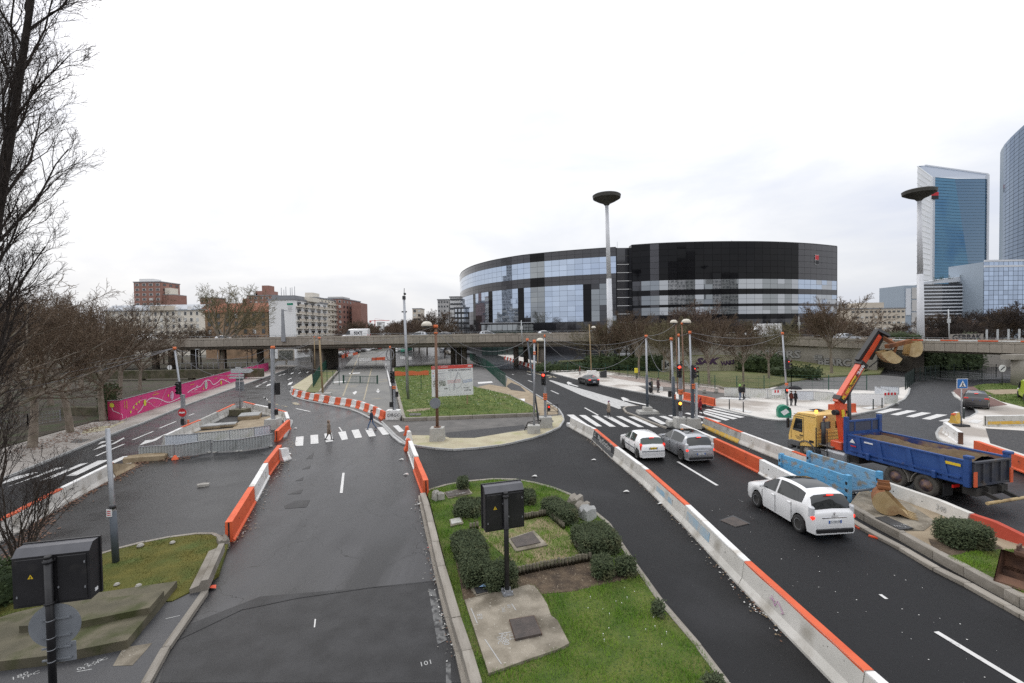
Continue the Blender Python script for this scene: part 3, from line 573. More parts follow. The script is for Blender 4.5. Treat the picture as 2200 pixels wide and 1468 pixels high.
mk('brick_paving',(.14,.075,.065),.85,(.18,.10,.085),3,6,bump=.3,bscale=30)
sheet('brick_paving',px(tD((1590,400),(1640,370),(1770,362),(1890,445),(2060,520),(1800,550),(1700,500)),.128),.128,'brick_paving',spave)
mark(tD((1715,668),(1770,645),(1845,655),(1800,680)),'road_paint',.134,spave)
# ------------------------------------------------------------------ barriers
def seg_frame(a,b):
 d=(b-a);d.z=0;return d.length,math.atan2(d.y,d.x)
JER=[(-.29,0),(-.29,.08),(-.18,.28),(-.105,.80),(.105,.80),(.18,.28),(.29,.08),(.29,0)]
SLB=[(-.20,0),(-.20,.06),(-.135,.12),(-.125,.80),(.125,.80),(.135,.12),(.20,.06),(.20,0)]
def barrier(label,a,b,kind='jer',body='concrete',cap=None,h=.8,group=None,name='concrete_barrier',base_z=0,stain=None,foot=None):
 A,B=P(*a,h+base_z),P(*b,h+base_z);ln,an=seg_frame(A,B)
 e=thing(name,label,'barrier',(A.x,A.y,base_z),an,group)
 prof=JER if kind=='jer' else SLB
 s=h/.8;g_=.012;m_=MB()
 sl=6;rings=[]
 for i in range(sl+1):
  x=g_+(ln-2*g_)*i/sl;dj=rnd.uniform(-1,1)*.006
  rings.append([(x,y+dj*(z>.3),z*s)for y,z in prof])
 m_.loft(rings,smooth=False)
 o=m_.build('body',body,e)
 for x in(ln*.25,ln*.75):
  for sy in(-1,1):
   k=MB();yy=(.128 if kind=='jer' else .131)*sy
   k.cyl((x,yy*.9,.52*s),(x,yy*1.14,.52*s),.028,n=8);k.build('lifting_hole','black_trim',e)
 if cap:
  k=MB();k.box((ln/2,0,.80*s+.004),(ln-.04,.20,.012));k.box((ln/2,.108,.775*s),(ln-.04,.012,.05));k.box((ln/2,-.108,.775*s),(ln-.04,.012,.05));k.build('painted_top',cap,e)
 if kind!='jer':
  for x in(.004,ln-.004):
   k=MB();k.box((x,0,.42*s),(.012,.05,.7*s));k.build('joint_slot','black_trim',e)
 if stain:
  for(x0,x1,z0,z1,mm,side)in stain:
   k=MB();y0=(-.175 if side<0 else .175);y1=(-.118 if side<0 else .118)
   def yy(z):return(abs(y0)+(abs(y1)-abs(y0))*((z-.28)/.5)+.006)*(1 if side>0 else-1)
   k.quad((x0*ln,yy(z0),z0),(x1*ln,yy(z0),z0),(x1*ln,yy(z1),z1),(x0*ln,yy(z1),z1));k.build('paint_patch',mm,e)
 return e,ln
# long row between the cars and the fresh asphalt lane
tops=[(1228,897),(1279,922),(1325,960),(1391,1009),(1478,1085),(1606,1206),(1868,1442),(2060,1610)]
caps=['barrier_white','barrier_orange','barrier_white','barrier_orange','barrier_white','barrier_orange','barrier_white']
lab=['white-topped concrete barrier at the zebra crossing end of the long row by the cars','orange-topped concrete barrier painted dark with console brand lettering','white-topped concrete barrier beside the small white hatchback','orange-topped concrete barrier in the long row, faint blue stain low on its face','white-topped concrete barrier with blue stains and rough lower edge','long orange-topped concrete barrier with a pink chalk tag near the bottom edge','white-topped concrete barrier cut off by the bottom edge of the picture']
for i in range(7):
 st=None
 if i==3:st=[(.35,.75,.32,.55,'tint_blue_stain',-1)]
 if i==4:st=[(.05,.5,.3,.66,'tint_blue_stain',-1)]
 e,ln=barrier(lab[i],tops[i],tops[i+1],'jer','concrete',caps[i],group='long barrier row right of the garden island',stain=st)
 if i==0:
  k=MB();k.prism([(-.5,-.27),(0,-.27),(0,.27),(-.5,.12)],0,.28);k.build('end_foot','barrier_white',e)
 if i==1:
  k=MB();k.quad((.05,-.298,.1),(ln-.05,-.298,.1),(ln-.05,-.188,.285),(.05,-.188,.285));k.quad((.05,-.186,.29),(ln-.05,-.186,.29),(ln-.05,-.118,.74),(.05,-.118,.74));k.build('dark_panel','metal_dark',e)
  text_obj('lettering','PlayStation','graf_white',.50,frame((ln*.56,-.168,.47),(1,0,0),(0,.13,1)),e,bold=.012,width=ln*.70/2.55)
  k=MB();sx=ln*.10
  k.add([(sx-.07,-.18,.45),(sx,-.18,.45),(sx,-.14,.68),(sx-.07,-.14,.70)],[(0,1,2,3)]);k.add([(sx,-.14,.70),(sx+.10,-.15,.62),(sx+.10,-.16,.52),(sx,-.15,.58)],[(0,1,2,3)])
  k.add([(sx-.2,-.185,.40),(sx+.2,-.185,.40),(sx+.15,-.17,.47),(sx-.15,-.17,.47)],[(0,1,2,3)]);k.build('emblem','graf_white',e)
 if i==5:
  k=MB()
  for a,b in(((.33,.62),(.36,.40)),((.36,.40),(.39,.62)),((.39,.60),(.44,.42)),((.44,.42),(.42,.36)),((.31,.5),(.36,.55))):
   k.bar((a[0]*ln,-.185,a[1]),(b[0]*ln,-.185,b[1]),.012,.02)
  k.build('chalk_tag','pk_pale',e)
# left row along the left carriageway
for a,b,c,l in(((-120,1172),(39,1097),'barrier_orange','orange-topped concrete barrier behind the bare shrub at far left'),((39,1096),(129,1050),'barrier_orange','orange-topped concrete barrier second from the sloped end, left lane'),((130,1049),(234,998),'barrier_white','white-topped concrete barrier next to the sloped end piece on the left')):
 barrier(l,a,b,'jer','concrete',c,group='barriers between the left lane and the closed lot')
A=P(236,997,.8);B=P(283,992,.25)
e=thing('barrier_end','sloped concrete barrier end with orange tip behind the grey pole','barrier',(A.x,A.y,0),math.atan2((B-A).y,(B-A).x));ln=2.4
m_=MB();m_.loft([[(x,y*(.95+.5*x/ln),z*(1-.80*x/ln))for y,z in JER]for x in(0,.35,1.2,ln)],smooth=False);m_.build('body','stone_brown',e)
m_=MB();m_.box((.12,0,.803),(.22,.16,.02));m_.build('painted_tip','barrier_orange',e)
for i,(a,b,bd,c,l)in enumerate((((355,935),(390,919),'concrete','barrier_white','white-topped concrete barrier just behind the white hoarding panels'),((390,918),(429,902),'concrete','barrier_orange','orange-topped concrete barrier at the foot of the no-entry post'),((429,902),(466,885),'concrete_block',None,'stained concrete barrier with white top edge behind the no-entry post'),((466,885),(503,868),'concrete','barrier_orange','orange-topped concrete barrier reaching the direction sign base'),((524,863),(548,869),'concrete','barrier_orange','short orange-topped barrier right of the direction sign base'),((548,869),(583,876),'concrete','barrier_white','white-topped barrier leading to the grey square post'),((585,877),(614,885),'concrete','barrier_orange','orange-topped barrier just right of the grey square post'))):
 barrier(l,a,b,'jer',bd,c,group='barriers round the small works island')
barrier('short white barrier closing the corner of the works island',(614,885),(619,899),'slab','barrier_white',group='barriers round the small works island')
barrier('short bright orange barrier below the grey square post',(620,902),(594,926),'slab','barrier_orange',group='barriers round the small works island')
barrier('upper orange barrier of the row beside the closed lot, nearest the crossing',(601,956),(571,994),'slab','barrier_orange',group='row beside the closed lot')
barrier('white barrier between two orange ones beside the closed lot',(571,995),(541,1045),'slab','barrier_white',group='row beside the closed lot')
barrier('large orange barrier ending at the mossy corner',(540,1046),(491,1122),'slab','barrier_orange',group='row beside the closed lot')
q=P(608,962,.8);e=thing('barrier_end','white sloped barrier end piece at the top of the closed lot row','barrier',(q.x,q.y,0),R_(70))
m_=MB();m_.loft([[(x,y*1.3,z*s)for y,z in JER]for x,s in((-.3,1),(.3,.9))],smooth=False);m_.build('body','barrier_white',e)
# right edge of the middle carriageway
barrier('white barrier slab standing on the island kerb tip',(881,947),(895,981),'slab','barrier_white',group='row at the right of the middle road')
barrier('orange barrier slab ending at the garden wall',(894,982),(915,1032),'slab','barrier_orange',group='row at the right of the middle road')
for u,v,mm,l,rz in((874,917,'barrier_orange','small orange barrier block at the edge of the island crossing',R_(100)),(879,927,'barrier_white','white barrier block with mud on its foot at the island tip',R_(112)),(877,944,'barrier_orange','low orange block wedged beside the white island barrier',R_(110))):
 q=P(u,v,.75);e=thing('barrier_block',l,'barrier',(q.x,q.y,.0),rz)
 m_=MB();m_.loft([[(x,y,z*.95)for y,z in JER]for x in(-.28,.28)],smooth=False);m_.build('body',mm,e)
 m_=MB();m_.box((0,0,.775),(.4,.12,.03));m_.build('top_cap',mm,e)
# curved row of red and white blocks
ct=[(312,367),(330,387),(352,396),(385,402),(418,409),(450,416),(487,422),(530,430),(572,437),(615,445),(663,454),(710,459),(758,464),(805,472),(850,480),(888,488),(925,499),(960,512),(998,524),(1030,539),(1060,554),(1092,571)]
cp=[P(*q,.78)for q in tB(*ct)]
for i,q in enumerate(cp):
 d=cp[min(i+1,21)]-cp[max(i-1,0)];an=math.atan2(d.y,d.x);half=d.length/(2 if 0<i<21 else 1)*.49
 red=i%2==1;half=min(half,.62)
 e=thing('barrier_block',f"{ORD[i]} block from the left in the curved row, painted {'orange red' if red else 'white'}",'barrier',(q.x,q.y,0),an,'curved row of red and white blocks')
 m_=MB();m_.loft([[(x,y*1.02,z*.97)for y,z in JER]for x in(-half,-half*.35,half*.35,half)],smooth=False);m_.build('body','barrier_orange' if red else 'barrier_white',e)
 m_=MB();m_.box((0,0,.785),(half*1.5,.13,.03));m_.build('top_cap','barrier_orange' if red else 'barrier_white',e)
# far row of red and white blocks under the overpass
a,b=P(1086,766,.8),P(1146,784,.8)
for i in range(17):
 q=a.lerp(b,i/16);d=b-a;red=i%2==0
 e=thing('barrier_block',f"{ORD[i]} from the left of the far {'red' if red else 'white'} blocks lining the road under the overpass",'barrier',(q.x,q.y,0),math.atan2(d.y,d.x),'far row of red and white blocks')
 hl=d.length/16*.49;m_=MB();m_.loft([[(x,y,z)for y,z in JER]for x in(-hl,hl)],smooth=False);m_.build('body','barrier_red' if red else 'barrier_white',e)
# inner right row
barrier('white barrier half hidden behind the silver car',(1464,911),(1536,941),'slab','barrier_white',group='barrier row left of the works strip')
barrier('long orange barrier right of the silver car',(1537,942),(1635,986),'slab','barrier_orange',group='barrier row left of the works strip')
barrier('white barrier left of the blue trench shield',(1636,987),(1730,1034),'slab','barrier_white',group='barrier row left of the works strip')
# outer right row
e,ln=barrier('concrete barrier with orange top edge and yellow painted foot near the traffic lights',(1514,897),(1595,929),'jer','concrete_block','barrier_orange',group='barrier row beside the tipper truck')
k=MB();k.quad((.05,-.296,.09),(ln-.05,-.296,.09),(ln-.05,-.184,.29),(.05,-.184,.29));k.quad((.05,-.297,.0),(ln-.05,-.297,.0),(ln-.05,-.297,.085),(.05,-.297,.085));k.build('yellow_foot','haz_yellow',e)
barrier('pale concrete barrier in front of the yellow truck cab',(1595,929),(1704,969),'jer','concrete','barrier_white',group='barrier row beside the tipper truck')
barrier('concrete barrier with short orange top by the truck front wheel',(1704,969),(1800,1004),'jer','concrete','barrier_orange',group='barrier row beside the tipper truck')
barrier('grey concrete barrier hidden behind the blue shields',(1800,1004),(1897,1033),'jer','concrete',None,group='barrier row beside the tipper truck')
barrier('grey concrete barrier in front of the truck rear wheels',(1897,1033),(2021,1075),'jer','concrete',None,group='barrier row beside the tipper truck')
e,ln=barrier('grey concrete barrier with white chalk number behind the clipped hedge',(2021,1075),(2088,1103),'jer','concrete',None,group='barrier row beside the tipper truck')
text_obj('chalk_number','SS 340','graf_white',.32,frame((ln*.0,-.165,.52),(1,0,0),(0,.13,1)),e)
A=P(2089,1104,.8);B=P(2300,1215,.1);ln,an=seg_frame(A,B);ln=min(ln,5.2)
e=thing('barrier_end','faded red sloping barrier end piece at the right edge','barrier',(A.x,A.y,0),an)
m_=MB();m_.loft([[(x,y*1.05,max(z*s,.02 if z>0 else 0))for y,z in JER]for x,s in((0,1),(.7,.98),(2.6,.45),(ln,.22))],smooth=False);m_.build('body','barrier_red',e)
# scattered ones further right
for a,b,bd,cp_,l,kd in(((1470,843),(1535,856),'barrier_orange',None,'orange barrier on the far pavement left of the crossing bollards','slab'),((1781,869),(1837,867),'barrier_orange',None,'orange barrier behind the truck crane on the far pavement','slab'),((2097,947),(2235,994),'barrier_orange',None,'orange barrier at the right edge behind the tipper body','slab'),((2031,907),(2064,929),'barrier_white',None,'white barrier with a rusty end by the crossing sign','slab'),((2117,894),(2260,891),'concrete_block','barrier_white','stained concrete barrier with faded yellow stripe at right','slab')):
 e,ln=barrier(l,a,b,kd,bd,cp_,base_z=.12)
 if bd=='concrete_block':
  k=MB();k.box((ln/2,-.142,.27),(ln-.1,.012,.24));k.build('yellow_stripe','haz_yellow',e)
 if bd=='barrier_white':
  k=MB();k.box((ln+.01,0,.4),(.06,.24,.78));k.build('rusty_end','rust_dark',e)
q=P(2052,908,.12);e=thing('barrier_block','short battered yellow and orange block by the crossing sign','barrier',q,R_(30))
m_=MB();m_.loft([[(x,y*1.1,z*s)for y,z in JER]for x,s in((-.5,.8),(0,.95),(.5,1))],smooth=False);m_.build('body','haz_yellow',e)
m_=MB();m_.box((-.33,0,.70),(.4,.23,.10));m_.build('orange_top','barrier_orange',e)
m_=MB();m_.box((.2,0,.80),(.55,.2,.03));m_.build('white_top','barrier_white',e)
# far barriers beyond the overpass (road works across the avenue)
FB=[((766,770),(798,769),'barrier_white','far white barrier across the avenue under the overpass'),((799,769),(828,767),'barrier_orange','far orange barrier across the avenue under the overpass'),((735,764),(747,761),'barrier_orange','far orange barrier beside the parked cars, nearest'),((747,761),(757,759),'barrier_white','far white barrier beside the parked cars'),((757,759),(768,757),'barrier_orange','far orange barrier beside the parked cars, farthest'),((676,776),(690,772),'barrier_orange','far orange barrier left of the closed road under the overpass'),((828,768),(850,766),'barrier_white','far white and red barrier left of the thin column'),((860,766),(885,767),'barrier_white','far white barrier right of the thin column')]
for a,b,mm,l in FB:barrier(l,a,b,'slab',mm,group='far barriers under the overpass')
# ------------------------------------------------------------------ corrugated hoardings
def hoarding(label,a,b,va,vb,mat_,group,rib=.19,top_mat='metal_galv',legs=True,base_z=0):
 "a, b: pixels of the foot; va, vb: pixel rows of the top"
 A,B=P(*a,base_z),P(*b,base_z);ln,an=seg_frame(A,B);hA=zat(a[0],va,A)-base_z;hB=zat(b[0],vb,B)-base_z
 e=thing('hoarding_panel',label,'hoarding',A,an,group)
 m_=MB();n_=max(6,round(ln/rib));pts=[]
 for i in range(n_):
  for f,y in((0,0),(.42,0),(.5,.035),(.92,.035)):pts.append(((i+f)/n_*ln,y))
 pts.append((ln,0));vs=[];fs=[]
 for i,(x,y)in enumerate(pts):vs+=[(x,y,.06),(x,y,hA+(hB-hA)*x/ln-.02),(x,y+.012,.06),(x,y+.012,hA+(hB-hA)*x/ln-.02)]
 for i in range(len(pts)-1):
  k=4*i;fs+=[(k,k+4,k+5,k+1),(k+2,k+3,k+7,k+6),(k+1,k+5,k+7,k+3)]
 m_.add(vs,fs);m_.build('corrugated_sheet',mat_,e)
 m_=MB();m_.bar((0,.018,hA),(ln,.018,hB),.06,.05);m_.build('top_rail',mat_ if top_mat is None else top_mat,e)
 for x,hh in((.03,hA),(ln-.03,hB)):
  m_=MB();m_.box((x,.05,hh/2+.03),(.05,.05,hh+.04));m_.build('post','metal_galv',e)
 if legs:
  for x in(.15,ln-.15):
   m_=MB();m_.box((x,.12,.04),(.18,.55,.08),bev=.02);m_.build('foot_block','concrete_block',e)
 return e
G1='grey hoarding panels at the head of the closed lot';G2='white hoarding panels behind the grey ones'
for i,(a,b,va,vb)in enumerate((((298,985),(375,983),961,956),((377,984),(455,972),957,945),((457,973),(516,970),948,944),((512,971),(587,959),945,932))):
 hoarding(f'grey corrugated hoarding panel, {ORD[i]} from the left at the closed lot',a,b,va,vb,'hoard_grey',G1)
for i,(a,b,va,vb,mm)in enumerate((((355,960),(426,954),937,932,'hoard_blue'),((426,954),(495,947),931,925,'hoard_white'),((495,947),(548,940),925,919,'hoard_white'),((548,940),(582,936),919,914,'hoard_blue'))):
 hoarding(f'white corrugated hoarding panel, {ORD[i]} from the left behind the grey ones',a,b,va,vb,mm,G2)
G3='white hoarding panels along the far pavement'
for i,(a,b,va,vb,mm)in enumerate((((1556,852),(1602,855),833,834,'hoard_white'),((1602,855),(1650,857),834,837,'hoard_white'),((1650,857),(1688,857),837,838,'hoard_white'),((1696,860),(1748,861),840,841,'hoard_blue'),((1749,861),(1791,862),841,844,'hoard_white'))):
 e=hoarding(f'white corrugated hoarding panel, {ORD[i]} from the left on the far pavement',a,b,va,vb,mm,G3,base_z=.12)
 if i==2:
  for x in(.25,.55):m_=MB();m_.box((x+.5,-.02,.82),(.16,.02,.3));m_.build('red_mark','sign_red',e)
  m_=MB();m_.box((.9,-.014,.7),(1.0,.012,.6));m_.build('white_board','sign_white',e)
hoarding('pale blue hoarding panel set at an angle by the curved road',(1879,850),(1909,860),830,839,'hoard_blue',G3,base_z=.12)
hoarding('pale hoarding panel behind the angled blue one by the curved road',(1892,847),(1932,848),830,832,'hoard_blue',G3,base_z=.12)
A,B=P(1791,870,.12),P(1899,872,.12);ln,an=seg_frame(A,B);e=thing('site_board','long plain white board standing behind the truck crane','hoarding',A,an);hh=1.15
m_=MB();m_.box((ln/2,0,hh/2),(ln,.06,hh));m_.build('board','sign_white',e);m_=MB();m_.box((ln/2,0,hh+.02),(ln,.09,.04));m_.build('top_rail','hoard_white',e)
for x in(.2,ln-.2):m_=MB();m_.box((x,.12,.04),(.2,.5,.08));m_.build('foot_block','concrete_block',e)
A,B=P(1899,868,.12),P(1929,867,.12);ln,an=seg_frame(A,B);e=thing('site_board','white board with red and white stripes at the curve','hoarding',A,an)
m_=MB();m_.box((ln/2,0,.55),(ln,.05,1.1));m_.build('board','hoard_white',e)
for i in range(4):m_=MB();m_.box((.12+i*.36,-.03,1.0),(.2,.02,.26));m_.build('stripe','sign_red',e)
for x in(.1,ln-.1):m_=MB();m_.box((x,0,.03),(.2,.4,.06));m_.build('foot_block','concrete_block',e)
# ------------------------------------------------------------------ pink hoarding
wa,wb,wc,wd_=P(232,903,.12),P(259,903,.12),P(492,824,.12),P(577,796,.12)
PW=thing('pink_hoarding','long bright pink site hoarding with white ribbon and yellow dots','hoarding',wb)
pts_=[wa,wb,wc,wd_];hts=[1.85,1.9,1.95,1.75]
for i in range(3):
 a,b=pts_[i],pts_[i+1];k=max(1,round((b-a).length/3.0));d=(b-a)/k;n_=Vector((-d.y,d.x,0)).normalized()*.05
 for j in range(k):
  p,q=a+d*j-wb,a+d*(j+1)-wb;h0=hts[i]+(hts[i+1]-hts[i])*j/k;h1=hts[i]+(hts[i+1]-hts[i])*(j+1)/k
  p2,q2=p.lerp(q,.002),p.lerp(q,.998);m_=MB()
  vs=[p2,q2,q2+n_,p2+n_,p2+V(0,0,h0),q2+V(0,0,h1),q2+n_+V(0,0,h1),p2+n_+V(0,0,h0)]
  m_.add(vs,[(0,1,5,4),(1,2,6,5),(2,3,7,6),(3,0,4,7),(4,5,6,7)]);m_.build('panel','pink' if i else 'pink_dark',PW)
  m_=MB();m_.bar(p2+V(0,0,h0+.02),q2+V(0,0,h1+.02),.09,.04);m_.build('top_rail','metal_grey',PW)
def onw(u,v,off=.02):
 "pixel on the pink wall -> point just in front of it"
 best=None
 for i in range(3):
  a,b=pts_[i],pts_[i+1];n_=Vector(((b-a).y,-(b-a).x,0)).normalized()
  d=F_+RT*((u-1100)/FPX)-UP*((v-734)/FPX);o=Vector((0,0,CAM_H));t=(a-o).dot(n_)/d.dot(n_);q=o+d*t
  s=(q-a).dot(b-a)/(b-a).length_squared
  if-.02<=s<=1.02 or(i==2 and s>0):return q+n_*off-wb,n_
 return q+n_*off-wb,n_
def ribbon(pts,wd,mat_,name='ribbon'):
 m_=MB();q=[onw(*tA(p)[0],.03)[0]for p in pts]
 for a,b in zip(q[:-1],q[1:]):
  dirv=(b-a);up=Vector((0,0,1));n2=dirv.cross(up).normalized();w_=n2.cross(dirv).normalized()*wd/2
  m_.quad(a-w_,b-w_,b+w_,a+w_)
 m_.build(name,mat_,PW)
def sm(pts,k=5):
 out_=[]
 for i in range(len(pts)-1):
  p0,p1,p2,p3=pts[max(i-1,0)],pts[i],pts[i+1],pts[min(i+2,len(pts)-1)]
  for j in range(k):
   t=j/k;out_.append(tuple(.5*((2*p1[c])+(-p0[c]+p2[c])*t+(2*p0[c]-5*p1[c]+4*p2[c]-p3[c])*t*t+(-p0[c]+3*p1[c]-3*p2[c]+p3[c])*t**3)for c in(0,1)))
 return out_+[pts[-1]]
ribbon(sm([(1180,670),(1210,640),(1240,590),(1290,545),(1360,548),(1440,578),(1500,560),(1560,530)]),.09,'pk_white')
ribbon(sm([(1610,495),(1660,462),(1720,440),(1760,395),(1800,390),(1830,425),(1870,405),(1900,380),(1940,395),(1975,410)]),.11,'pk_white')
ribbon(sm([(1250,575),(1290,585),(1330,620),(1370,600),(1400,530),(1430,460)]),.03,'pk_white');ribbon(sm([(1640,490),(1700,490),(1770,480),(1830,450),(1890,420)]),.03,'pk_white')
ribbon(sm([(1120,690),(1130,640),(1150,605),(1200,565),(1260,550)]),.03,'pk_white');ribbon(sm([(965,625),(975,650),(1010,665),(1050,685)]),.05,'pk_white')
def disc(c,rx,rz,mat_,off,name='dot',n=18,ring=0):
 o,n_=onw(*tA(c)[0],off);t_=Vector((0,0,1)).cross(n_).normalized();m_=MB()
 if ring:
  vs=[o+t_*(math.cos(6.283*i/n)*rx*f)+V(0,0,math.sin(6.283*i/n)*rz*f)for f in(1,ring)for i in range(n)]
  m_.add(vs,[(i,(i+1)%n,n+(i+1)%n,n+i)for i in range(n)])
 else:m_.add([o+t_*(math.cos(6.283*i/n)*rx)+V(0,0,math.sin(6.283*i/n)*rz)for i in range(n)],[tuple(range(n))])
 m_.build(name,mat_,PW)
disc((1243,582),.28,.34,'pk_yellow',.04);disc((965,603),.24,.22,'pk_yellow',.04);disc((1898,410),.30,.32,'pk_yellow',.045)
for c in((1192,575),(1168,592),(1145,622),(1120,662),(1940,385),(1955,352)):disc(c,.13,.14,'pk_yellow',.04)
disc((1475,520),.46,.50,'pk_white',.04,ring=.86);disc((1477,522),.34,.40,'pk_pale',.045);disc((1768,430),.52,.58,'pk_white',.05,ring=.84);disc((1768,430),.42,.48,'pk_green',.055)
disc((1443,520),.13,.16,'pk_yellow',.05);disc((1745,462),.13,.16,'pk_yellow',.06)
for c,w_,h_,mm in(((1335,510),1.5,.10,'pk_text'),((1335,495),.7,.05,'pk_text'),((1650,425),1.4,.10,'pk_text'),((1850,372),1.1,.09,'pk_text'),((1085,600),.16,.8,'pk_text'),((1066,600),.10,.7,'pk_text'),((1210,540),.36,.1,'bb_dark'),((1080,706),.22,.06,'pk_white'),((1048,700),.08,.3,'pk_white'),((1680,470),1.0,.10,'pk_white'),((1690,440),.6,.16,'pk_white'),((1545,475),.12,.3,'pk_white'),((1168,640),.3,.12,'pk_text'),((1320,580),.6,.03,'pk_text')):
 o,n_=onw(*tA(c)[0],.05);t_=Vector((0,0,1)).cross(n_).normalized();m_=MB();k=max(1,int(w_/.16))if w_>h_ else 1
 kz=1 if w_>h_ else max(1,int(h_/.14))
 for i in range(k):
  for j in range(kz):
   x=(i+.5)/k*w_-w_/2;z_=(j+.5)/kz*h_-h_/2;a=w_/k*.40;b=h_/kz*.42
   m_.quad(o+t_*(x-a)+V(0,0,z_-b),o+t_*(x+a)+V(0,0,z_-b),o+t_*(x+a)+V(0,0,z_+b),o+t_*(x-a)+V(0,0,z_+b))
 m_.build('print',mm,PW)
# ------------------------------------------------------------------ overpass
def unit_box(name,mat_):
 b=MB();b.box((0,0,0),(1,1,1));o=b.build(name,mat_);d=o.data;bpy.data.objects.remove(o);return d
def child(name,me,parent,loc,scale=(1,1,1),rz=0):
 o=bpy.data.objects.new(name,me);COL.objects.link(o);o.parent=parent;o.location=loc;o.scale=scale;o.rotation_euler=(0,0,rz);return o
PANEL=unit_box('fascia_panel','concrete_bridge');JOINT=unit_box('joint','concrete_dark')
def viaduct(label,path,zt,zb,width,fz,step=1.42,name='overpass'):
 "path: plan points of the near edge; zt/zb: top and underside heights at each point"
 e=thing(name,label,'bridge',(path[0][0],path[0][1],0));o=Vector((path[0][0],path[0][1],0))
 for i in range(len(path)-1):
  a=Vector((*path[i],0))-o;b=Vector((*path[i+1],0))-o;d=b-a;ln=d.length;n_=Vector((-d.y,d.x,0)).normalized();an=math.atan2(d.y,d.x)
  m_=MB();p=[a+n_*.5,b+n_*.5,b+n_*width,a+n_*width]
  vs=[p[0]+V(0,0,zb[i]),p[1]+V(0,0,zb[i+1]),p[2]+V(0,0,zb[i+1]),p[3]+V(0,0,zb[i]),p[0]+V(0,0,zt[i]-1.0),p[1]+V(0,0,zt[i+1]-1.0),p[2]+V(0,0,zt[i+1]-1.0),p[3]+V(0,0,zt[i]-1.0)]
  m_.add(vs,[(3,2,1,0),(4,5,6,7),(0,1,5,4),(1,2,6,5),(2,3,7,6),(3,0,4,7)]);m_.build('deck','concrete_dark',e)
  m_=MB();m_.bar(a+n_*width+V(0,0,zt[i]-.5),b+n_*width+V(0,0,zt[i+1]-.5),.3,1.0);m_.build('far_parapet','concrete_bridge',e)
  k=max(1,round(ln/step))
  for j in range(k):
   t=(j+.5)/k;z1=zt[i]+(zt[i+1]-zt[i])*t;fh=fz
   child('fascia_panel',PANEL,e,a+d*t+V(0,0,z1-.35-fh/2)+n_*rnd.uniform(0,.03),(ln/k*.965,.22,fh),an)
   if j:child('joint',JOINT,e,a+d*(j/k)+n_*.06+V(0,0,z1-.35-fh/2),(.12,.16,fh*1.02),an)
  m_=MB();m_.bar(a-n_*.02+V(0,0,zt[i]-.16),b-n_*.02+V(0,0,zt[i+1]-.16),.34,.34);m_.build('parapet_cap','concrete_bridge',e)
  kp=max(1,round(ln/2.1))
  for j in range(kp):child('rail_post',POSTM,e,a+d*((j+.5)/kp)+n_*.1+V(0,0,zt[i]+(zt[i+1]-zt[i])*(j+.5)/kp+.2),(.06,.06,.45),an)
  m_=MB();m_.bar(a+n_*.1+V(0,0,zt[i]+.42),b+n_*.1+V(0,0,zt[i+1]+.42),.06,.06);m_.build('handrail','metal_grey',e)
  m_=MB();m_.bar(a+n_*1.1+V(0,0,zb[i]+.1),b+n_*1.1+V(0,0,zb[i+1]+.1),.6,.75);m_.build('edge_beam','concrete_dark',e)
 return e,o
POSTM=unit_box('rail_post','metal_grey')
ov,oo=viaduct('long concrete road overpass crossing the whole avenue behind the junction',[(-150,99),(-90,99.5),(-40,99),(0,98),(26,96)],[7.1,7.3,7.4,7.45,7.3],[5.2,5.2,5.0,4.8,4.7],15,1.45)
def pier(u,v,z1,r,Y=None,sq=None,mat_='concrete_dark'):
 q=P(u,v)if Y is None else V(PD(u,v,Y).x,Y,0);m_=MB()
 if sq:m_.box((q.x,q.y,z1/2),(sq[0],sq[1],z1))
 else:m_.cyl((q.x,q.y,-.1),(q.x,q.y,z1),r,r,12)
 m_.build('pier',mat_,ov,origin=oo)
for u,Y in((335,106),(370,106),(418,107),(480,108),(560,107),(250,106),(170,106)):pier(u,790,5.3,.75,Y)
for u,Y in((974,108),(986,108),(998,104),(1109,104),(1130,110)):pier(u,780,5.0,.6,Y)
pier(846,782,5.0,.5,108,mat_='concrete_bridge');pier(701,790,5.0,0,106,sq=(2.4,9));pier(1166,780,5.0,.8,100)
# ramp with retaining wall, then the smaller bridge on the right
RW=[(26,96),(45,91.5),(57,84.5),(62.8,77.7)]
e,o=viaduct('curving concrete ramp carrying traffic above the graffiti retaining wall',RW,[7.3,6.6,5.9,5.6],[4.9,4.4,4.0,3.9],12,1.3,1.5,'ramp')
m_=MB()
for(a,b)in zip(RW[:-1],RW[1:]):
 m_.add([(a[0],a[1]+.6,-.2),(b[0],b[1]+.6,-.2),(b[0],b[1]+.6,4.6),(a[0],a[1]+.6,5.2)],[(0,1,2,3)])
 m_.add([(a[0],a[1]+4,-.2),(b[0],b[1]+4,-.2),(b[0],b[1]+4,4.6),(a[0],a[1]+4,5.2)],[(3,2,1,0)])
m_.add([(62.8,78.3,-.2),(66,82,-.2),(66,82,4.5),(62.8,78.3,4.5)],[(0,1,2,3)])
wallR=m_.build('retaining_wall','concrete_wall',e,origin=o)
for(t,txt,s,zz,mt)in((.10,'OXK',2.4,2.2,'graf_black'),(.62,'LOK',2.6,2.4,'graf_white')):
 pass
def wall_text(u,v,body,s,mt,parent,org,a,b,off=.2,wdt=1.0,bold=.02):
 a,b=Vector((*a,0)),Vector((*b,0));n_=Vector(((b-a).y,-(b-a).x,0)).normalized()
 d=F_+RT*((u-1100)/FPX)-UP*((v-734)/FPX);oc=Vector((0,0,CAM_H));t=(a+V(0,.6,0)-oc).dot(n_)/d.dot(n_);q=oc+d*t+n_*off
 return text_obj('graffiti',body,mt,s,frame(q-org,(b-a),(0,0,1)),parent,bold=bold,width=wdt)
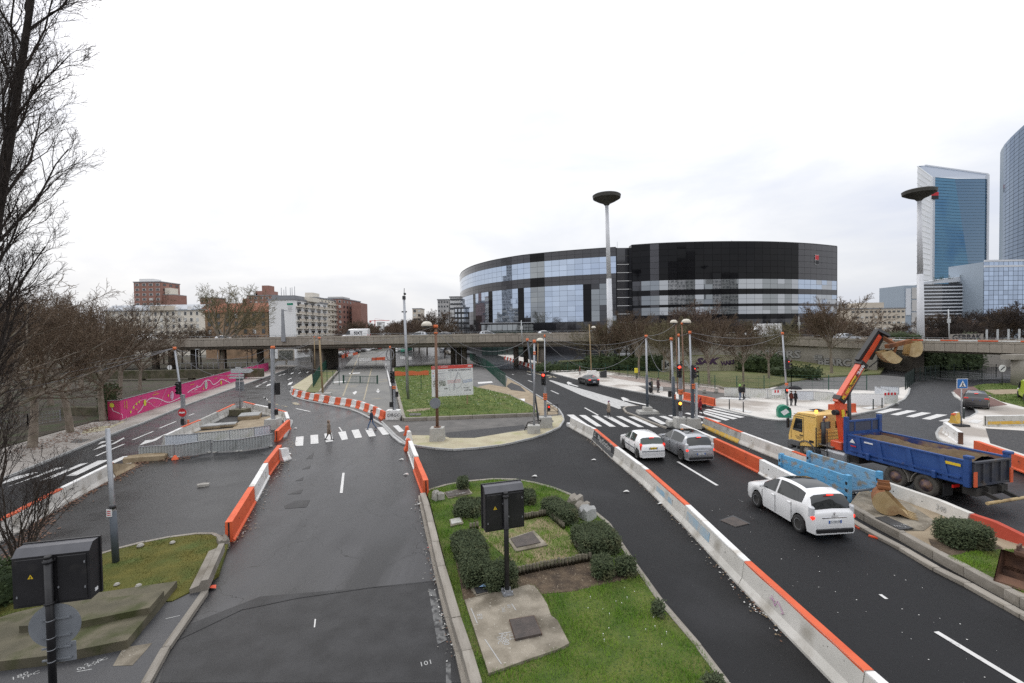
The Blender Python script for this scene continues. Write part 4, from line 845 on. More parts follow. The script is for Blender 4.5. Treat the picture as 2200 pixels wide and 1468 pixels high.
for mt,bo,of in(('graf_edge',.13,.1),('graf_wall',.06,.14)):
 wall_text(1680,762,'DORS',2.0,mt,e,o,RW[1],RW[2],of,1.15,bo);wall_text(1740,769,'EUTER',1.25,mt,e,o,RW[2],RW[3],of,1.2,bo);wall_text(1792,779,'BERRC',1.7,mt,e,o,RW[2],RW[3],of,1.0,bo)
wall_text(1262,762,'XO',3.0,'graf_edge',e,o,RW[0],RW[1],.1,1.3)
br,bo_=viaduct('small concrete bridge with orange and white rail over the curved side road',[(62.8,77.7),(66,66),(69,56),(73,42)],[5.5,5.6,5.6,5.6],[3.9,3.95,4.0,4.0],9,1.25,1.35,'road_bridge')
for i in range(14):
 a=Vector((62.8,77.7,0)).lerp(Vector((69,56,0)),i/10);b=Vector((62.8,77.7,0)).lerp(Vector((69,56,0)),(i+1)/10)
 m_=MB();m_.bar(a+V(-.25,0,5.62),b+V(-.25,0,5.62),.2,.16);m_.build('safety_rail','barrier_orange' if i%2==0 else 'barrier_white',br,origin=bo_)
q=P(2186,830);m_=MB();m_.cyl((q.x,q.y,-.1),(q.x,q.y,4.1),.62,.62,14);m_.build('pier','concrete_wall',br,origin=bo_)
m_=MB();m_.box((q.x-.1,q.y,3.75),(2.6,1.5,.6));m_.build('pier_head','concrete_wall',br,origin=bo_)
q=P(1960,800);m_=MB();m_.box((q.x+1,q.y+4,2),(2,8,4));m_.build('abutment','concrete_dark',br,origin=bo_)
q=P(1980,775);q=V(PD(1978,745,84).x,84,0)
bw=MB();bw.box((88,84,2.4),(26,.6,5.2));tag(bw.build('back_wall','concrete_wall'),'pale concrete wall seen under the small bridge at right','wall')
gw=bpy.data.objects['back_wall'];text_obj('graffiti','ANUS EOI','graf_black',1.0,frame((81,83.6,1.6),(1,0,0),(0,0,1)),gw)
# beam and low walls seen past the pink hoarding
lb=thing('parapet_beam','low mossy concrete parapet beam behind the pink hoarding','wall',(-58,82,0))
m_=MB();m_.box((-4,0,1.15),(34,.8,1.5));m_.build('beam','concrete_moss',lb)
for x in(-18,-9,0,9):m_=MB();m_.box((x,.2,.2),(1,.6,.5));m_.build('support','concrete_dark',lb)
m_=MB()
for i in range(15):m_.box((-2+i*1.0,.1,2.5),(.05,.05,1.2))
m_.box((5,.1,3.05),(14,.05,.05));m_.build('railing','metal_grey',lb)
lw=MB();q=P(200,895);lw.box((q.x,q.y+.3,.45),(7.5,.4,.9),rz=R_(-6));tag(lw.build('garden_wall','concrete_moss'),'low mossy wall left of the pink hoarding between two tree trunks','wall')
# ------------------------------------------------------------------ embankment, hedges and graffiti fence behind the east lawn
emb=MB()
pa=[P(1200,782),P(1300,786),P(1430,790),P(1600,793),P(1750,803),P(1850,806)];pb=[V(27,96.5,2.6),V(36,94.5,2.6),V(45,92,2.4),V(52,88,1.9),V(58,84.5,.9),V(62,79,.5)]
pm=[pa[i].lerp(pb[i],.5)+V(0,0,.35)for i in range(6)]
for r0,r1 in((pa,pm),(pm,pb)):
 for i in range(5):emb.quad(r0[i],r0[i+1],r1[i+1],r1[i])
o=emb.build('embankment','grass_dry',sharp=60);o['kind']='structure'
FA,FB_=P(1425,799,.3),P(1592,796,.3);ln,an=seg_frame(FA,FB_)
gf=thing('corrugated_fence','old beige corrugated fence with graffiti behind the lawn trees','fence',FA,an);k=26
for i in range(k):
 m_=MB();x0=i/k*ln;s=ln/k;h0=2.7+rnd.uniform(-.05,.05);n2=4
 for j in range(n2):
  xa=x0+s*j/n2*.98
  m_.add([(xa,0,0),(xa+s/n2*.5,0,0),(xa+s/n2*.6,.06,0),(xa+s/n2*.98,.06,0),(xa,0,h0),(xa+s/n2*.5,0,h0),(xa+s/n2*.6,.06,h0),(xa+s/n2*.98,.06,h0)],[(0,1,5,4),(1,2,6,5),(2,3,7,6)])
 m_.build('sheet','corr_beige',gf)
m_=MB();m_.box((ln/2,.15,2.6),(ln,.08,.08));m_.box((ln/2,.15,.6),(ln,.08,.08));m_.build('rail','concrete_dark',gf)
text_obj('graffiti','BKA','graf_white',2.2,frame((ln*.16,-.03,1.2),(1,0,0),(0,0,1)),gf,bold=.05,width=1.3);text_obj('graffiti','K S','graf_black',1.6,frame((ln*.14,-.04,1.2),(1,0,0),(0,0,1)),gf,width=1.8)
text_obj('graffiti','SAK','graf_purple',1.5,frame((ln*.55,-.03,1.7),(1,0,0),(.12,0,1)),gf,bold=.10,width=1.4,shear=.3);text_obj('graffiti','HAKS','graf_purple',1.0,frame((ln*.84,-.03,1.4),(1,0,.1),(0,0,1)),gf,bold=.07,shear=-.25)
# ------------------------------------------------------------------ far buildings
WIN=unit_box('window','window_dark');WFR=unit_box('window_frame','frame_white');SHUT=unit_box('shutter','shutter')
def building(label,u0,u1,vt,Y,depth,mat_,rows,cols,wsz=(.55,.55),roof=None,side_cols=0,name='apartment_building',side_mat=None,vb=None,winm=WIN,frame_=False,rz=0,bal=False,extra=None,z0=0):
 a=PD(u0,vt,Y);b=PD(u1,vt,Y);w_=b.x-a.x;h=(a.z+b.z)/2-z0
 e=thing(name,label,'building',(a.x,Y,z0),rz)
 m_=MB();m_.box((w_/2,depth/2,h/2),(w_,depth,h));m_.build('wall',mat_,e)
 fh=h/rows;cw=w_/cols if cols else 1
 for r in range(rows):
  for c in range(cols):
   x=(c+.5)*cw;z=(r+.52)*fh
   if z+z0<3.0:continue
   if frame_:child('window_frame',WFR,e,(x,-.02,z),(cw*wsz[0]*1.3,.12,fh*wsz[1]*1.2))
   child('window',winm if rnd.random()>.2 or winm is not WIN else SHUT,e,(x,-.05,z),(cw*wsz[0],.2,fh*wsz[1]))
   if bal and c%2==0:
    child('balcony',BALM,e,(x,-.6,z-fh*.42),(cw*.95,1.2,.25));child('balcony_rail',BALR,e,(x,-1.15,z-fh*.22),(cw*.95,.08,fh*.34))
 if side_cols:
  sx=w_ if(u0+u1)/2<960 else 0;cd=depth/side_cols;s=1 if sx else-1
  for r in range(rows):
   for c in range(side_cols):
    z=(r+.52)*fh
    if z+z0<3.0:continue
    child('window',winm,e,(sx+.05*s,(c+.5)*cd,z),(.2,cd*wsz[0],fh*wsz[1]))
    if bal:
     child('balcony',BALM,e,(sx+.6*s,(c+.5)*cd,z-fh*.42),(1.2,cd*.8,.25));child('balcony_rail',BALR,e,(sx+1.15*s,(c+.5)*cd,z-fh*.22),(.08,cd*.8,fh*.3))
 m_=MB();m_.box((w_/2,depth/2,h+.25),(w_+.5,depth+.5,.5));m_.build('roof',roof or 'roof_grey',e)
 return e,w_,h
BALM=unit_box('balcony','render_cream');BALR=unit_box('balcony_rail','render_beige')
def roofbox(e,x,y,z,sx,sy,sz,mat_,name='roof_block'):
 m_=MB();m_.box((x,y,z+sz/2),(sx,sy,sz));return m_.build(name,mat_,e)
e,w_,h=building('red brick block with white window bands high behind the bare trees at left',287,346,607,250,14,'brick_red',14,4,(.42,.40),frame_=True,side_cols=3)
roofbox(e,w_*.35,5,h,w_*.5,6,2.2,'render_white','chimney_block');roofbox(e,w_+3,6,h-7,6,10,.4,'roof_grey');roofbox(e,w_+3,6,0,6,10,h-7,'brick_red','lower_wing')
roofbox(e,w_*1.02+1.6,5,h-7,3,6,4,'render_cream','chimney_block')
e,w_,h=building('long low block with grey zinc roof and white dormers at left',225,430,668,185,12,'render_cream',7,16,(.34,.5),'zinc',frame_=True)
m_=MB();m_.add([(0,-.6,h),(w_,-.6,h),(w_,4,h+2.6),(0,4,h+2.6),(w_,10,h+2.6),(0,10,h+2.6)],[(0,1,2,3),(3,2,4,5)]);m_.build('mansard_roof','zinc',e)
for i in range(7):roofbox(e,w_*(i+.6)/7.4,.5,h,1.5,1.6,1.5,'render_white','dormer')
roofbox(e,w_*.62,-.4,h,9,2,1.9,'render_beige','pediment')
e,w_,h=building('brown brick house with orange tiled roof beside the white blank wall',440,575,671,150,12,'brick_brown',6,7,(.34,.55),'roof_tile')
m_=MB();m_.add([(-.5,-.6,h),(w_+.4,-.6,h),(w_+.2,5,h+3.3),(.5,5,h+3.3),(w_+.2,12,h+.4),(.5,12,h+.4)],[(0,1,2,3),(3,2,4,5),(0,3,5),(1,4,2)]);m_.build('tiled_roof','roof_tile',e)
for x in(.08,.55,.98):roofbox(e,w_*x,4,h+1.5,1.6,1.2,3.2,'brick_red','chimney')
e,w_,h=building('stepped red brick tower behind the tiled roof house',531,592,636,260,16,'brick_red',12,5,(.4,.42),frame_=True,side_cols=2)
roofbox(e,w_*.5,6,h,w_*.55,8,3,'brick_red','upper_storey');roofbox(e,w_*.55,6,h+3,w_*.25,6,3.2,'brick_red','upper_storey');roofbox(e,w_*.2,4,h,3,4,1.6,'render_white','terrace')
e,w_,h=building('small red brick block half hidden by the bare plane tree',430,461,641,255,10,'brick_red',10,3,(.4,.42),frame_=True)
e,w_,h=building('white building with a blank side wall and balconies along its street front',577,634,645,150,26,'render_white',8,0,side_cols=5,bal=True,wsz=(.45,.5))
roofbox(e,w_*.5,7,h,w_*.85,12,1.6,'roof_grey');roofbox(e,w_*.85,12,h,5,8,1.5,'render_cream')
for x in(.2,.3,.38,.55,.62,.72):m_=MB();m_.cyl((w_*x,5,h+1.5),(w_*x,5,h+1.5+rnd.uniform(1.5,3.5)),.09,n=5);m_.build('antenna','metal_grey',e)
e,w_,h=building('tall cream apartment block with stepped roof behind the white building',640,680,641,195,30,'render_cream',10,3,(.3,.4),side_cols=8,bal=True)
roofbox(e,w_*.45,6,h,w_*.42,7,2.6,'render_cream','stair_tower');roofbox(e,-4,8,0,10,14,h-3.5,'render_cream','lower_wing')
e,w_,h=building('red brick apartment tower with white window surrounds left of the avenue',693,735,643,215,26,'brick_red',10,4,(.36,.42),frame_=True,side_cols=6)
roofbox(e,w_*.6,6,h,w_*.75,10,1.2,'render_grey');roofbox(e,w_+4.2,12,0,4.5,10,h-1.5,'brick_red','side_wing');roofbox(e,w_*.45,-1.2,0,w_*.25,2.4,h-3,'brick_red','front_bay');roofbox(e,w_*.1,4,h-4,5,6,2.2,'render_grey','terrace')
e,w_,h=building('grey concrete block with a grid of small dark windows right of the avenue',940,964,645,235,14,'render_grey',11,4,(.5,.4),side_cols=0)
e,w_,h=building('white building with dark window bands next to the glass ellipse',966,996,639,232,16,'render_white',11,1,(.95,.4))
e,w_,h=building('dark framed office block tucked against the left end of the glass ellipse',976,998,662,205,10,'metal_dark',8,3,(.6,.6),winm=unit_box('window','pane_pale'))
e,w_,h=building('pale distant block closing the avenue with a crane above',810,820,693,480,12,'render_white',6,3)
building('distant pale orange block behind the avenue trees',886,905,664,330,12,'render_beige',8,2)
building('distant white slab beyond the end of the avenue',822,832,703,520,12,'render_white',4,3)
tc_=thing('tower_crane','tiny pale red construction crane far down the avenue','crane',PD(806,712,500)*1.0);q=tc_.location;q.z=0
m_=MB();m_.bar((0,0,0),(0,0,22),.7,.7);m_.build('mast','bb_pinkred',tc_);m_=MB();m_.bar((-6,0,21),(16,0,21),.5,.6);m_.bar((0,0,23.5),(12,0,21),.2,.2);m_.build('jib','bb_pinkred',tc_);m_=MB();m_.box((-5,0,20),(2,1,1.6));m_.build('counterweight','bb_pinkred',tc_)
e,w_,h=building('low pale beige apartment block beyond the bridge right of the black building',1828,1945,664,210,16,'render_beige',6,12,(.55,.3))
roofbox(e,w_*.42,5,h,11,8,3,'render_beige','stair_block');roofbox(e,w_*.3,6,h,4,5,1.8,'render_grey','stair_block')
building('distant pale block behind the trees at the right end of the black building',1812,1835,655,260,10,'render_grey',6,3)
# ------------------------------------------------------------------ black glass office building
def cr_spline(pts,n):
 out_=[]
 for i in range(len(pts)-1):
  p0,p1,p2,p3=pts[max(i-1,0)],pts[i],pts[i+1],pts[min(i+2,len(pts)-1)]
  for j in range(n):
   t=j/n;out_.append(Vector(tuple(.5*((2*p1[c])+(-p0[c]+p2[c])*t+(2*p0[c]-5*p1[c]+4*p2[c]-p3[c])*t*t+(-p0[c]+3*p1[c]-3*p2[c]+p3[c])*t**3)for c in(0,1))))
 return out_+[Vector(pts[-1])]
def resample(pl,step):
 out_=[pl[0].copy()];need=step
 for a,b in zip(pl[:-1],pl[1:]):
  ln=(b-a).length;pos=0
  while ln-pos>=need:
   pos+=need;out_.append(a.lerp(b,pos/ln));need=step
  need-=ln-pos
 return out_
def toppt(u,v,ztop):
 d=F_+RT*((u-1100)/FPX)-UP*((v-734)/FPX);t=(ztop-CAM_H)/d.z;return(d.x*t,d.y*t)
ZT=35.0
lw_pts=[toppt(*q,ZT)for q in((988,594),(992,586),(1003,578),(1020,570.5),(1048,562.5),(1080,556),(1120,549.5),(1160,545),(1220,539.5),(1280,535),(1341,531))]
# left end bends back behind: keep depth increasing
rw_pts=[toppt(*q,ZT)for q in((1358,527.5),(1420,523.5),(1500,520.8),(1580,519.8),(1660,520.6),(1740,524.5),(1806,531))]
BB=thing('glass_office_building','huge elliptical black glass office building with mirror panes and red square logo','building',(37,150,0));BO=Vector((37,150,0))
LW=resample(cr_spline(lw_pts,12),2.75);RWp=resample(cr_spline(rw_pts,12),2.75)
cells=[]
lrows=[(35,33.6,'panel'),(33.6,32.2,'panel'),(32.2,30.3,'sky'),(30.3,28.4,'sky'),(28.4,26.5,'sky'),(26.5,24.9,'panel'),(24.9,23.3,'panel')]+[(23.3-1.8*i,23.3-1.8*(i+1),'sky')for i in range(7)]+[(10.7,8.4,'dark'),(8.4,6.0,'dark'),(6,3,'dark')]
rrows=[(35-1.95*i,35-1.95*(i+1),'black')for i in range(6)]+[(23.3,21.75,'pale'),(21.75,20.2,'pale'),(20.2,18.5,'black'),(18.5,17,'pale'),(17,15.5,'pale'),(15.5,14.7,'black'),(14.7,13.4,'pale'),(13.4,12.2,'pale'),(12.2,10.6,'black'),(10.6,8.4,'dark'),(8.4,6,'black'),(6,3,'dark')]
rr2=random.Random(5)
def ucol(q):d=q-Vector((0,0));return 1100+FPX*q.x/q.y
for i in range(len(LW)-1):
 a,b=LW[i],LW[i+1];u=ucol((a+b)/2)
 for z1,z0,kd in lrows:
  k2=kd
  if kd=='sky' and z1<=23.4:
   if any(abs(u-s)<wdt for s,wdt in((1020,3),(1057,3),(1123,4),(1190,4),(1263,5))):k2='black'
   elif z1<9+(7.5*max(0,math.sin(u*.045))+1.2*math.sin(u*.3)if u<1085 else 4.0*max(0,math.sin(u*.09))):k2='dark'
  if kd=='sky' and 1138<u<1174:k2='pale2'  # darker tints here and on the next line paint in a tower's reflection
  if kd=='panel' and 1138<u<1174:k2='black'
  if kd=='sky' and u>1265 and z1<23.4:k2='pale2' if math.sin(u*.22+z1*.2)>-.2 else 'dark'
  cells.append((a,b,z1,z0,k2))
cols_dark={}
for i in range(len(RWp)-1):
 a,b=RWp[i],RWp[i+1];u=ucol((a+b)/2)
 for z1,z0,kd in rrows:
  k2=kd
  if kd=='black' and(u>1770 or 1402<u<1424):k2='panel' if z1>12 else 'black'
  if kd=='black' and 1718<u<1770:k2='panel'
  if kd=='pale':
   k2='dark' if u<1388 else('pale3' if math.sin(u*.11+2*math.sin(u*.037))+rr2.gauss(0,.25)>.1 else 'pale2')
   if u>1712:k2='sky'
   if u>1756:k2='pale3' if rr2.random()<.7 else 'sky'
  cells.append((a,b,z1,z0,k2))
mk('pane_pale2',(.30,.32,.335),.03,metal=.85,rand=.12)
mk('pane_pale3',(.45,.47,.50),.03,metal=.85,rand=.12)
PM={'pale3':'pane_pale3','panel':'pane_panel','sky':'pane_sky','dark':'pane_dark','black':'pane_black','pale':'pane_pale','pale2':'pane_pale2','lit':'pane_lit'}
PU={k:unit_box('pane',v)for k,v in PM.items()}
def csize(c):mid=(c[0]+c[1])/2;dd=mid.length;return(c[2]-c[3])*(c[1]-c[0]).length/dd**2*(1 if c[3]>9 else .01)
cells.sort(key=csize,reverse=True)
rest=MB();keys=list(PM)
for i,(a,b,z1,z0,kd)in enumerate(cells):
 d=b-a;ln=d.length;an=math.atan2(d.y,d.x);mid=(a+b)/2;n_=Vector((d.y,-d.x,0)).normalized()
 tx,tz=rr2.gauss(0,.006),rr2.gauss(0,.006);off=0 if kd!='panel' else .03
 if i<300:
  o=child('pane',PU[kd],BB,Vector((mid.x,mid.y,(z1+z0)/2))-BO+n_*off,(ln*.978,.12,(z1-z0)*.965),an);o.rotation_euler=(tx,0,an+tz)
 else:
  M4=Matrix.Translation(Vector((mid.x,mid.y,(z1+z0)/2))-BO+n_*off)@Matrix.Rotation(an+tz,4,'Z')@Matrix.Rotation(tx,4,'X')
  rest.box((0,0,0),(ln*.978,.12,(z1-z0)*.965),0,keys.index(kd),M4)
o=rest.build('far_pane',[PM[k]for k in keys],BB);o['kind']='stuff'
def strip(pl,z0,z1,inset,mat_,name):
 m_=MB();q=[]
 for i,p in enumerate(pl):
  d=pl[min(i+1,len(pl)-1)]-pl[max(i-1,0)];n_=Vector((-d.y,d.x)).normalized();q.append(p+n_*inset)
 for a,b in zip(q[:-1],q[1:]):m_.add([(a.x,a.y,z0),(b.x,b.y,z0),(b.x,b.y,z1),(a.x,a.y,z1)],[(0,1,2,3)])
 return m_.build(name,mat_,BB,origin=BO)
strip(LW,0,34.9,.16,'pane_mullion','backing');strip(RWp,0,34.9,.16,'pane_mullion','backing')
for pl,nm in((LW,'roof'),(RWp,'roof')):
 m_=MB();poly=[(q.x,q.y)for q in pl];dd=30
 back=[(pl[-1].x+4,pl[-1].y+dd),(pl[0].x+(25 if pl is LW else 0),pl[0].y+(10 if pl is LW else dd))]
 m_.prism(poly+back,34.6,35.05);m_.build(nm,'metal_dark',BB,origin=BO)
 m_=MB()
 for a,b in zip(pl[:-1],pl[1:]):m_.bar((a.x,a.y,35.1),(b.x,b.y,35.1),.3,.25)
 m_.build('parapet','metal_dark',BB,origin=BO)
a,b=LW[-1],RWp[0]
m_=MB();n2=12
for i in range(n2):m_.box(((a.x+b.x)/2+.6,(a.y+b.y)/2+2.5,2+i*2.75+1.4),((b-a).length+1.2,.3,2.65))
m_.build('stair_slot','pane_dark',BB,origin=BO)
m_=MB();m_.box((a.x+.1,a.y+1.6,17.5),(.3,3.2,35));m_.build('wing_end','pane_black',BB,origin=BO);m_=MB();m_.box((b.x-.1,b.y+1.6,17.6),(.3,3.2,35.2));m_.build('wing_end','pane_black',BB,origin=BO)
q=RWp[-1];m_=MB();m_.box((q.x+.1,q.y+12,17.5),(.3,24,35));m_.build('wing_end','pane_black',BB,origin=BO)
# logo
iL=min(range(len(RWp)),key=lambda i:abs(ucol(RWp[i])-1755));a,b=RWp[iL],RWp[iL+1];d=(b-a).normalized();n_=Vector((d.y,-d.x,0));c=Vector((a.x,a.y,29.9))-BO
for sz,zc,hz,mt,of in((1.9,0,3.3,'sign_white',.2),(1.72,.78,1.5,'sign_red',.26),(1.72,-.82,1.42,'ink',.26)):
 m_=MB();m_.box((0,0,0),(sz,.06,hz),0,0,Matrix.Translation(c+n_*of+V(0,0,zc))@Matrix.Rotation(math.atan2(d.y,d.x),4,'Z'));m_.build('logo',mt,BB)
for u in(1326,1308,1572):q=PD(u,520,160);m_=MB();m_.cyl((q.x,q.y,34),(q.x,q.y,38.5),.06,n=5);m_.build('antenna','metal_grey',BB,origin=BO)
# low glazed entrance pavilion in front of the left wing
a,b=PD(1034,692,150),PD(1146,692,150);pv=thing('glass_pavilion','low dark glazed pavilion at the foot of the left wing','building',(a.x,150,0));w_=b.x-a.x
m_=MB();m_.box((w_/2,4,5.2),(w_,8,10.4));m_.build('core','pane_black',pv);m_=MB();m_.box((w_/2,3.8,10.6),(w_+.6,8.6,.3));m_.build('roof','metal_grey',pv)
PG=unit_box('pane','glass_green');PS=unit_box('pane','pane_pale2')
for r in range(5):
 for c in range(10):child('pane',PS if r==4 else PG,pv,((c+.5)*w_/10,-.05,1+r*2.02),(w_/10*.93,.08,1.9))
# tall apartment blocks outside the frame, seen only as reflections in the mirror panes
for x,y,w_,d_,h,rz,l in((-235,165,14,26,95,0,'tall grey apartment tower beyond the left edge, mirrored in the left wing'),(95,-95,62,16,66,.1,'long grey apartment slab behind the viewer, mirrored in the right wing'),(190,-80,70,16,52,-.1,'second grey apartment slab behind the viewer, mirrored in the right wing'),(20,-120,30,20,90,0,'dark apartment tower behind the viewer, mirrored beside the stair slot')):
 e=thing('mirrored_apartment_block',l,'building',(x,y,0),rz);m_=MB();m_.box((0,0,h/2),(w_,d_,h));m_.build('wall','render_grey',e);m_=MB();nz=int(h/3)
 for r in range(nz):
  for c in range(int(w_/3.2)):
   for sy in(-1,1):m_.box((-w_/2+1.6+c*3.2,sy*d_/2,1.6+r*3),(rr2.choice((1.4,2.2)),.3,1.5))
  for c in range(int(d_/3.2)):m_.box((w_/2,-d_/2+1.6+c*3.2,1.6+r*3),(.3,1.8,1.5))
 m_.build('window_rows','window_dark',e)
# ------------------------------------------------------------------ towers at the right edge
def face(e,org,pa_,pb_,z0a,z0b,z1a,z1b,n,mat_,name,gap=.06,rib=None):
 "stack of floor bands between two vertical edges"
 for i in range(n):
  f0,f1=i/n,(i+1-gap)/n;m_=MB()
  m_.quad(V(*pa_,z0a+(z1a-z0a)*f0),V(*pb_,z0b+(z1b-z0b)*f0),V(*pb_,z0b+(z1b-z0b)*f1),V(*pa_,z0a+(z1a-z0a)*f1));m_.build(name,mat_,e,origin=org)
  if rib:
   m_=MB();f2=(i+1-gap/2)/n;m_.bar(V(*pa_,z0a+(z1a-z0a)*f2),V(*pb_,z0b+(z1b-z0b)*f2),.7,gap/n*(z1a-z0a)*1.05);m_.build('spandrel',rib,e,origin=org)
def xy(u,Y):return(PD(u,700,Y).x,Y)
T1=thing('blue_glass_tower','tall folded blue glass tower with white side and slanted glass roof','tower',(*xy(2000,410),0));T1o=T1.location.copy()
c0,c1,cf0,cf1,c2=xy(1969,445),xy(2001,410),xy(2044,414),xy(2091,421),xy(2117,428)
z_=lambda u,v,Y:PD(u,v,Y).z
ztl,zt1,ztf,zt2=z_(1970,357,445),z_(2001,381,410),z_(2044,386,414),z_(2117,385,428);zb=20
nb=44
for i in range(nb):
 def lerp(t):return(cf0[0]+(cf1[0]-cf0[0])*(1-t),cf0[1]+(cf1[1]-cf0[1])*(1-t)-2.0)
 f0,f1=i/nb,(i+.93)/nb;pf0,pf1=lerp(f0),lerp(f1);g_=lambda zt,f:zb+(zt-zb)*f
 m_=MB();m_.quad(V(*c1,g_(zt1,f0)),V(*pf0,g_(ztf,f0)),V(*pf1,g_(ztf,f1)),V(*c1,g_(zt1,f1)));m_.build('floor_band','tower_blue',T1,origin=T1o)
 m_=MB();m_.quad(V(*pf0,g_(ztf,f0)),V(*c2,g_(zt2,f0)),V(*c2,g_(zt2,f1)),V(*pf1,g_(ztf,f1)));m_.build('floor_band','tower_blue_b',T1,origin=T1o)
 fm=(i+.965)/nb;pm_=lerp(fm);m_=MB();m_.bar(V(c1[0],c1[1]-.1,g_(zt1,fm)),V(pm_[0],pm_[1]-.1,g_(ztf,fm)),.5,.28);m_.bar(V(pm_[0],pm_[1]-.1,g_(ztf,fm)),V(c2[0],c2[1]-.1,g_(zt2,fm)),.5,.28);m_.build('spandrel','tower_rib',T1,origin=T1o)
face(T1,T1o,c0,c1,zb,zb,ztl,zt1,26,'tower_white','white_band',.12,'sign_grey_light')
for(p,z1)in((c1,zt1),(c2,zt2+4)):m_=MB();m_.box((p[0]+.5,p[1],(zb+z1)/2),(2.0,2.0,z1-zb));m_.build('corner_fin','tower_white',T1,origin=T1o)
m_=MB();r1=xy(1985,450);r2=xy(2119,452);m_.quad(V(*c1,zt1),V(*c2,zt2),V(*r2,z_(2119,375,452)),V(*r1,z_(1987,356,450)));m_.quad(V(*c1,zt1+.1),V(*r1,z_(1987,356,450)),V(*c0,ztl),V(*c0,ztl-1));m_.build('roof','roof_glass',T1,origin=T1o)
m_=MB();m_.bar(V(*r1,z_(1987,356,450)),V(*r2,z_(2119,375,452)),1.2,1.6);m_.build('roof_edge','tower_white',T1,origin=T1o)
m_=MB();q=PD(2010,420,408);m_.box((q.x,408.5,q.z+1.5),(6,.5,3.2));m_.build('logo','sign_red',T1,origin=T1o);m_=MB();m_.box((q.x,408.5,q.z-1.7),(6,.5,3.2));m_.build('logo','ink',T1,origin=T1o)
# round tower
RT_=thing('round_glass_tower','round grey glass tower with fine window grid cut by the right edge','tower',(*xy(2296,335),0));ro=RT_.location;rad=36
nc,nr=30,40
for i in range(nc):
 a0,a1=math.pi*(1+i/nc*.95)-.45,math.pi*(1+(i+.94)/nc*.95)-.45
 zt=lambda a:z_(2156,272,335)+rad*(.38*(1+math.cos(a))-.55*math.sin(a))
 m_=MB()
 for j in range(nr):
  f0,f1=j/nr,(j+.9)/nr
  m_.quad(V(math.cos(a0)*rad,math.sin(a0)*rad,30+(zt(a0)-30)*f0),V(math.cos(a1)*rad,math.sin(a1)*rad,30+(zt(a1)-30)*f0),V(math.cos(a1)*rad,math.sin(a1)*rad,30+(zt(a1)-30)*f1),V(math.cos(a0)*rad,math.sin(a0)*rad,30+(zt(a0)-30)*f1))
 m_.build('glazing_column','tower_round',RT_)
m_=MB();n_=40;vs=[(math.cos(6.283*i/n_)*rad*.985,math.sin(6.283*i/n_)*rad*.985,zz)for zz in(0,1)for i in range(n_)]
vs=[(x,y,0 if zz==0 else z_(2156,272,335)+.38*(rad+x)-.55*y)for x,y,zz in vs];m_.add(vs,[(i,(i+1)%n_,n_+(i+1)%n_,n_+i)for i in range(n_)]+[tuple(range(n_,2*n_))]);m_.build('core','tower_grid',RT_)
# glass podium and banded podium
def grid_block(label,u0,u1,vt,Y,depth,cols,rows,mat_,core,name,ztop_band=None):
 a,b=PD(u0,vt,Y),PD(u1,vt,Y);w_=b.x-a.x;h=a.z;e=thing(name,label,'building',(a.x,Y,0));m_=MB();m_.box((w_/2,depth/2+.2,h/2),(w_,depth,h));m_.build('core',core,e)
 me=unit_box('pane',mat_)
 for r in range(rows):
  for c in range(cols):
   if(r+.5)*h/rows<9:continue
   child('pane',me,e,((c+.5)*w_/cols,0,(r+.5)*h/rows),(w_/cols*.93,.3,h/rows*.92)).rotation_euler=(rr2.gauss(0,.004),0,rr2.gauss(0,.004))
 return e,w_,h
e,w_,h=grid_block('blue glass podium block with a fine grid at the right edge',2114,2260,563,250,20,14,16,'tower_pod','tower_grid','glass_podium')
for z in(h+.5,h-2.5):m_=MB();m_.box((w_/2,-.3,z),(w_,.8,1.0));m_.build('cornice','tower_white',e)
a,b=PD(1984,620,262),PD(2100,612,262);e=thing('banded_podium','low podium with white horizontal louvre bands and roof terrace under the blue tower','building',(a.x,262,0));w_=b.x-a.x;h=31
m_=MB();m_.box((w_/2,8,h/2),(w_,16,h));m_.build('core','pane_dark',e)
for i in range(13):m_=MB();m_.box((w_/2,-.3,6+i*1.95),(w_,.7,.7));m_.build('louvre_band','tower_white',e)
m_=MB();m_.add([(-2,1,h),(w_+6,1,h+2),(w_+6,1,h+6),(-2,1,h+1.2)],[(0,1,2,3)]);m_.add([(-2,1,h+1.2),(w_+6,1,h+6),(w_+6,14,h+6),(-2,14,h+1.2)],[(0,1,2,3)]);m_.build('terrace','tower_white',e)
m_=MB();m_.box((w_+3,-.5,h/2),(7,1.2,h+1));m_.build('end_wall','tower_grid',e)
for x in(.22,.34,.5,.74):
 m_=MB()
 for i in range(60):
  c=V(w_*x+rr2.gauss(0,.8),.2+rr2.gauss(0,.4),h+1.2+x*3.5+abs(rr2.gauss(0,.9)));s=.35;m_.add([c+V(rr2.uniform(-s,s),rr2.uniform(-s,s),rr2.uniform(-s,s))for _ in range(3)],[(0,1,2)])
 m_.build('planter_shrub','ivy',e)
a,b=PD(1942,615,240),PD(1977,620,240);e=thing('white_box_building','white and grey box building left of the tall pole mast at right','building',(a.x,240,0));w_=b.x-a.x
m_=MB();m_.box((w_/2,8,14.3),(w_,16,28.6));m_.build('wall','tower_grid',e)
for i in range(4):m_=MB();m_.box((w_*.72,-.1,5+i*6.5),(w_*.5,.4,5.9));m_.build('panel','render_grey',e)
m_=MB();m_.box((w_*.25,-.15,20),(w_*.3,.4,14));m_.build('panel','tower_white',e)
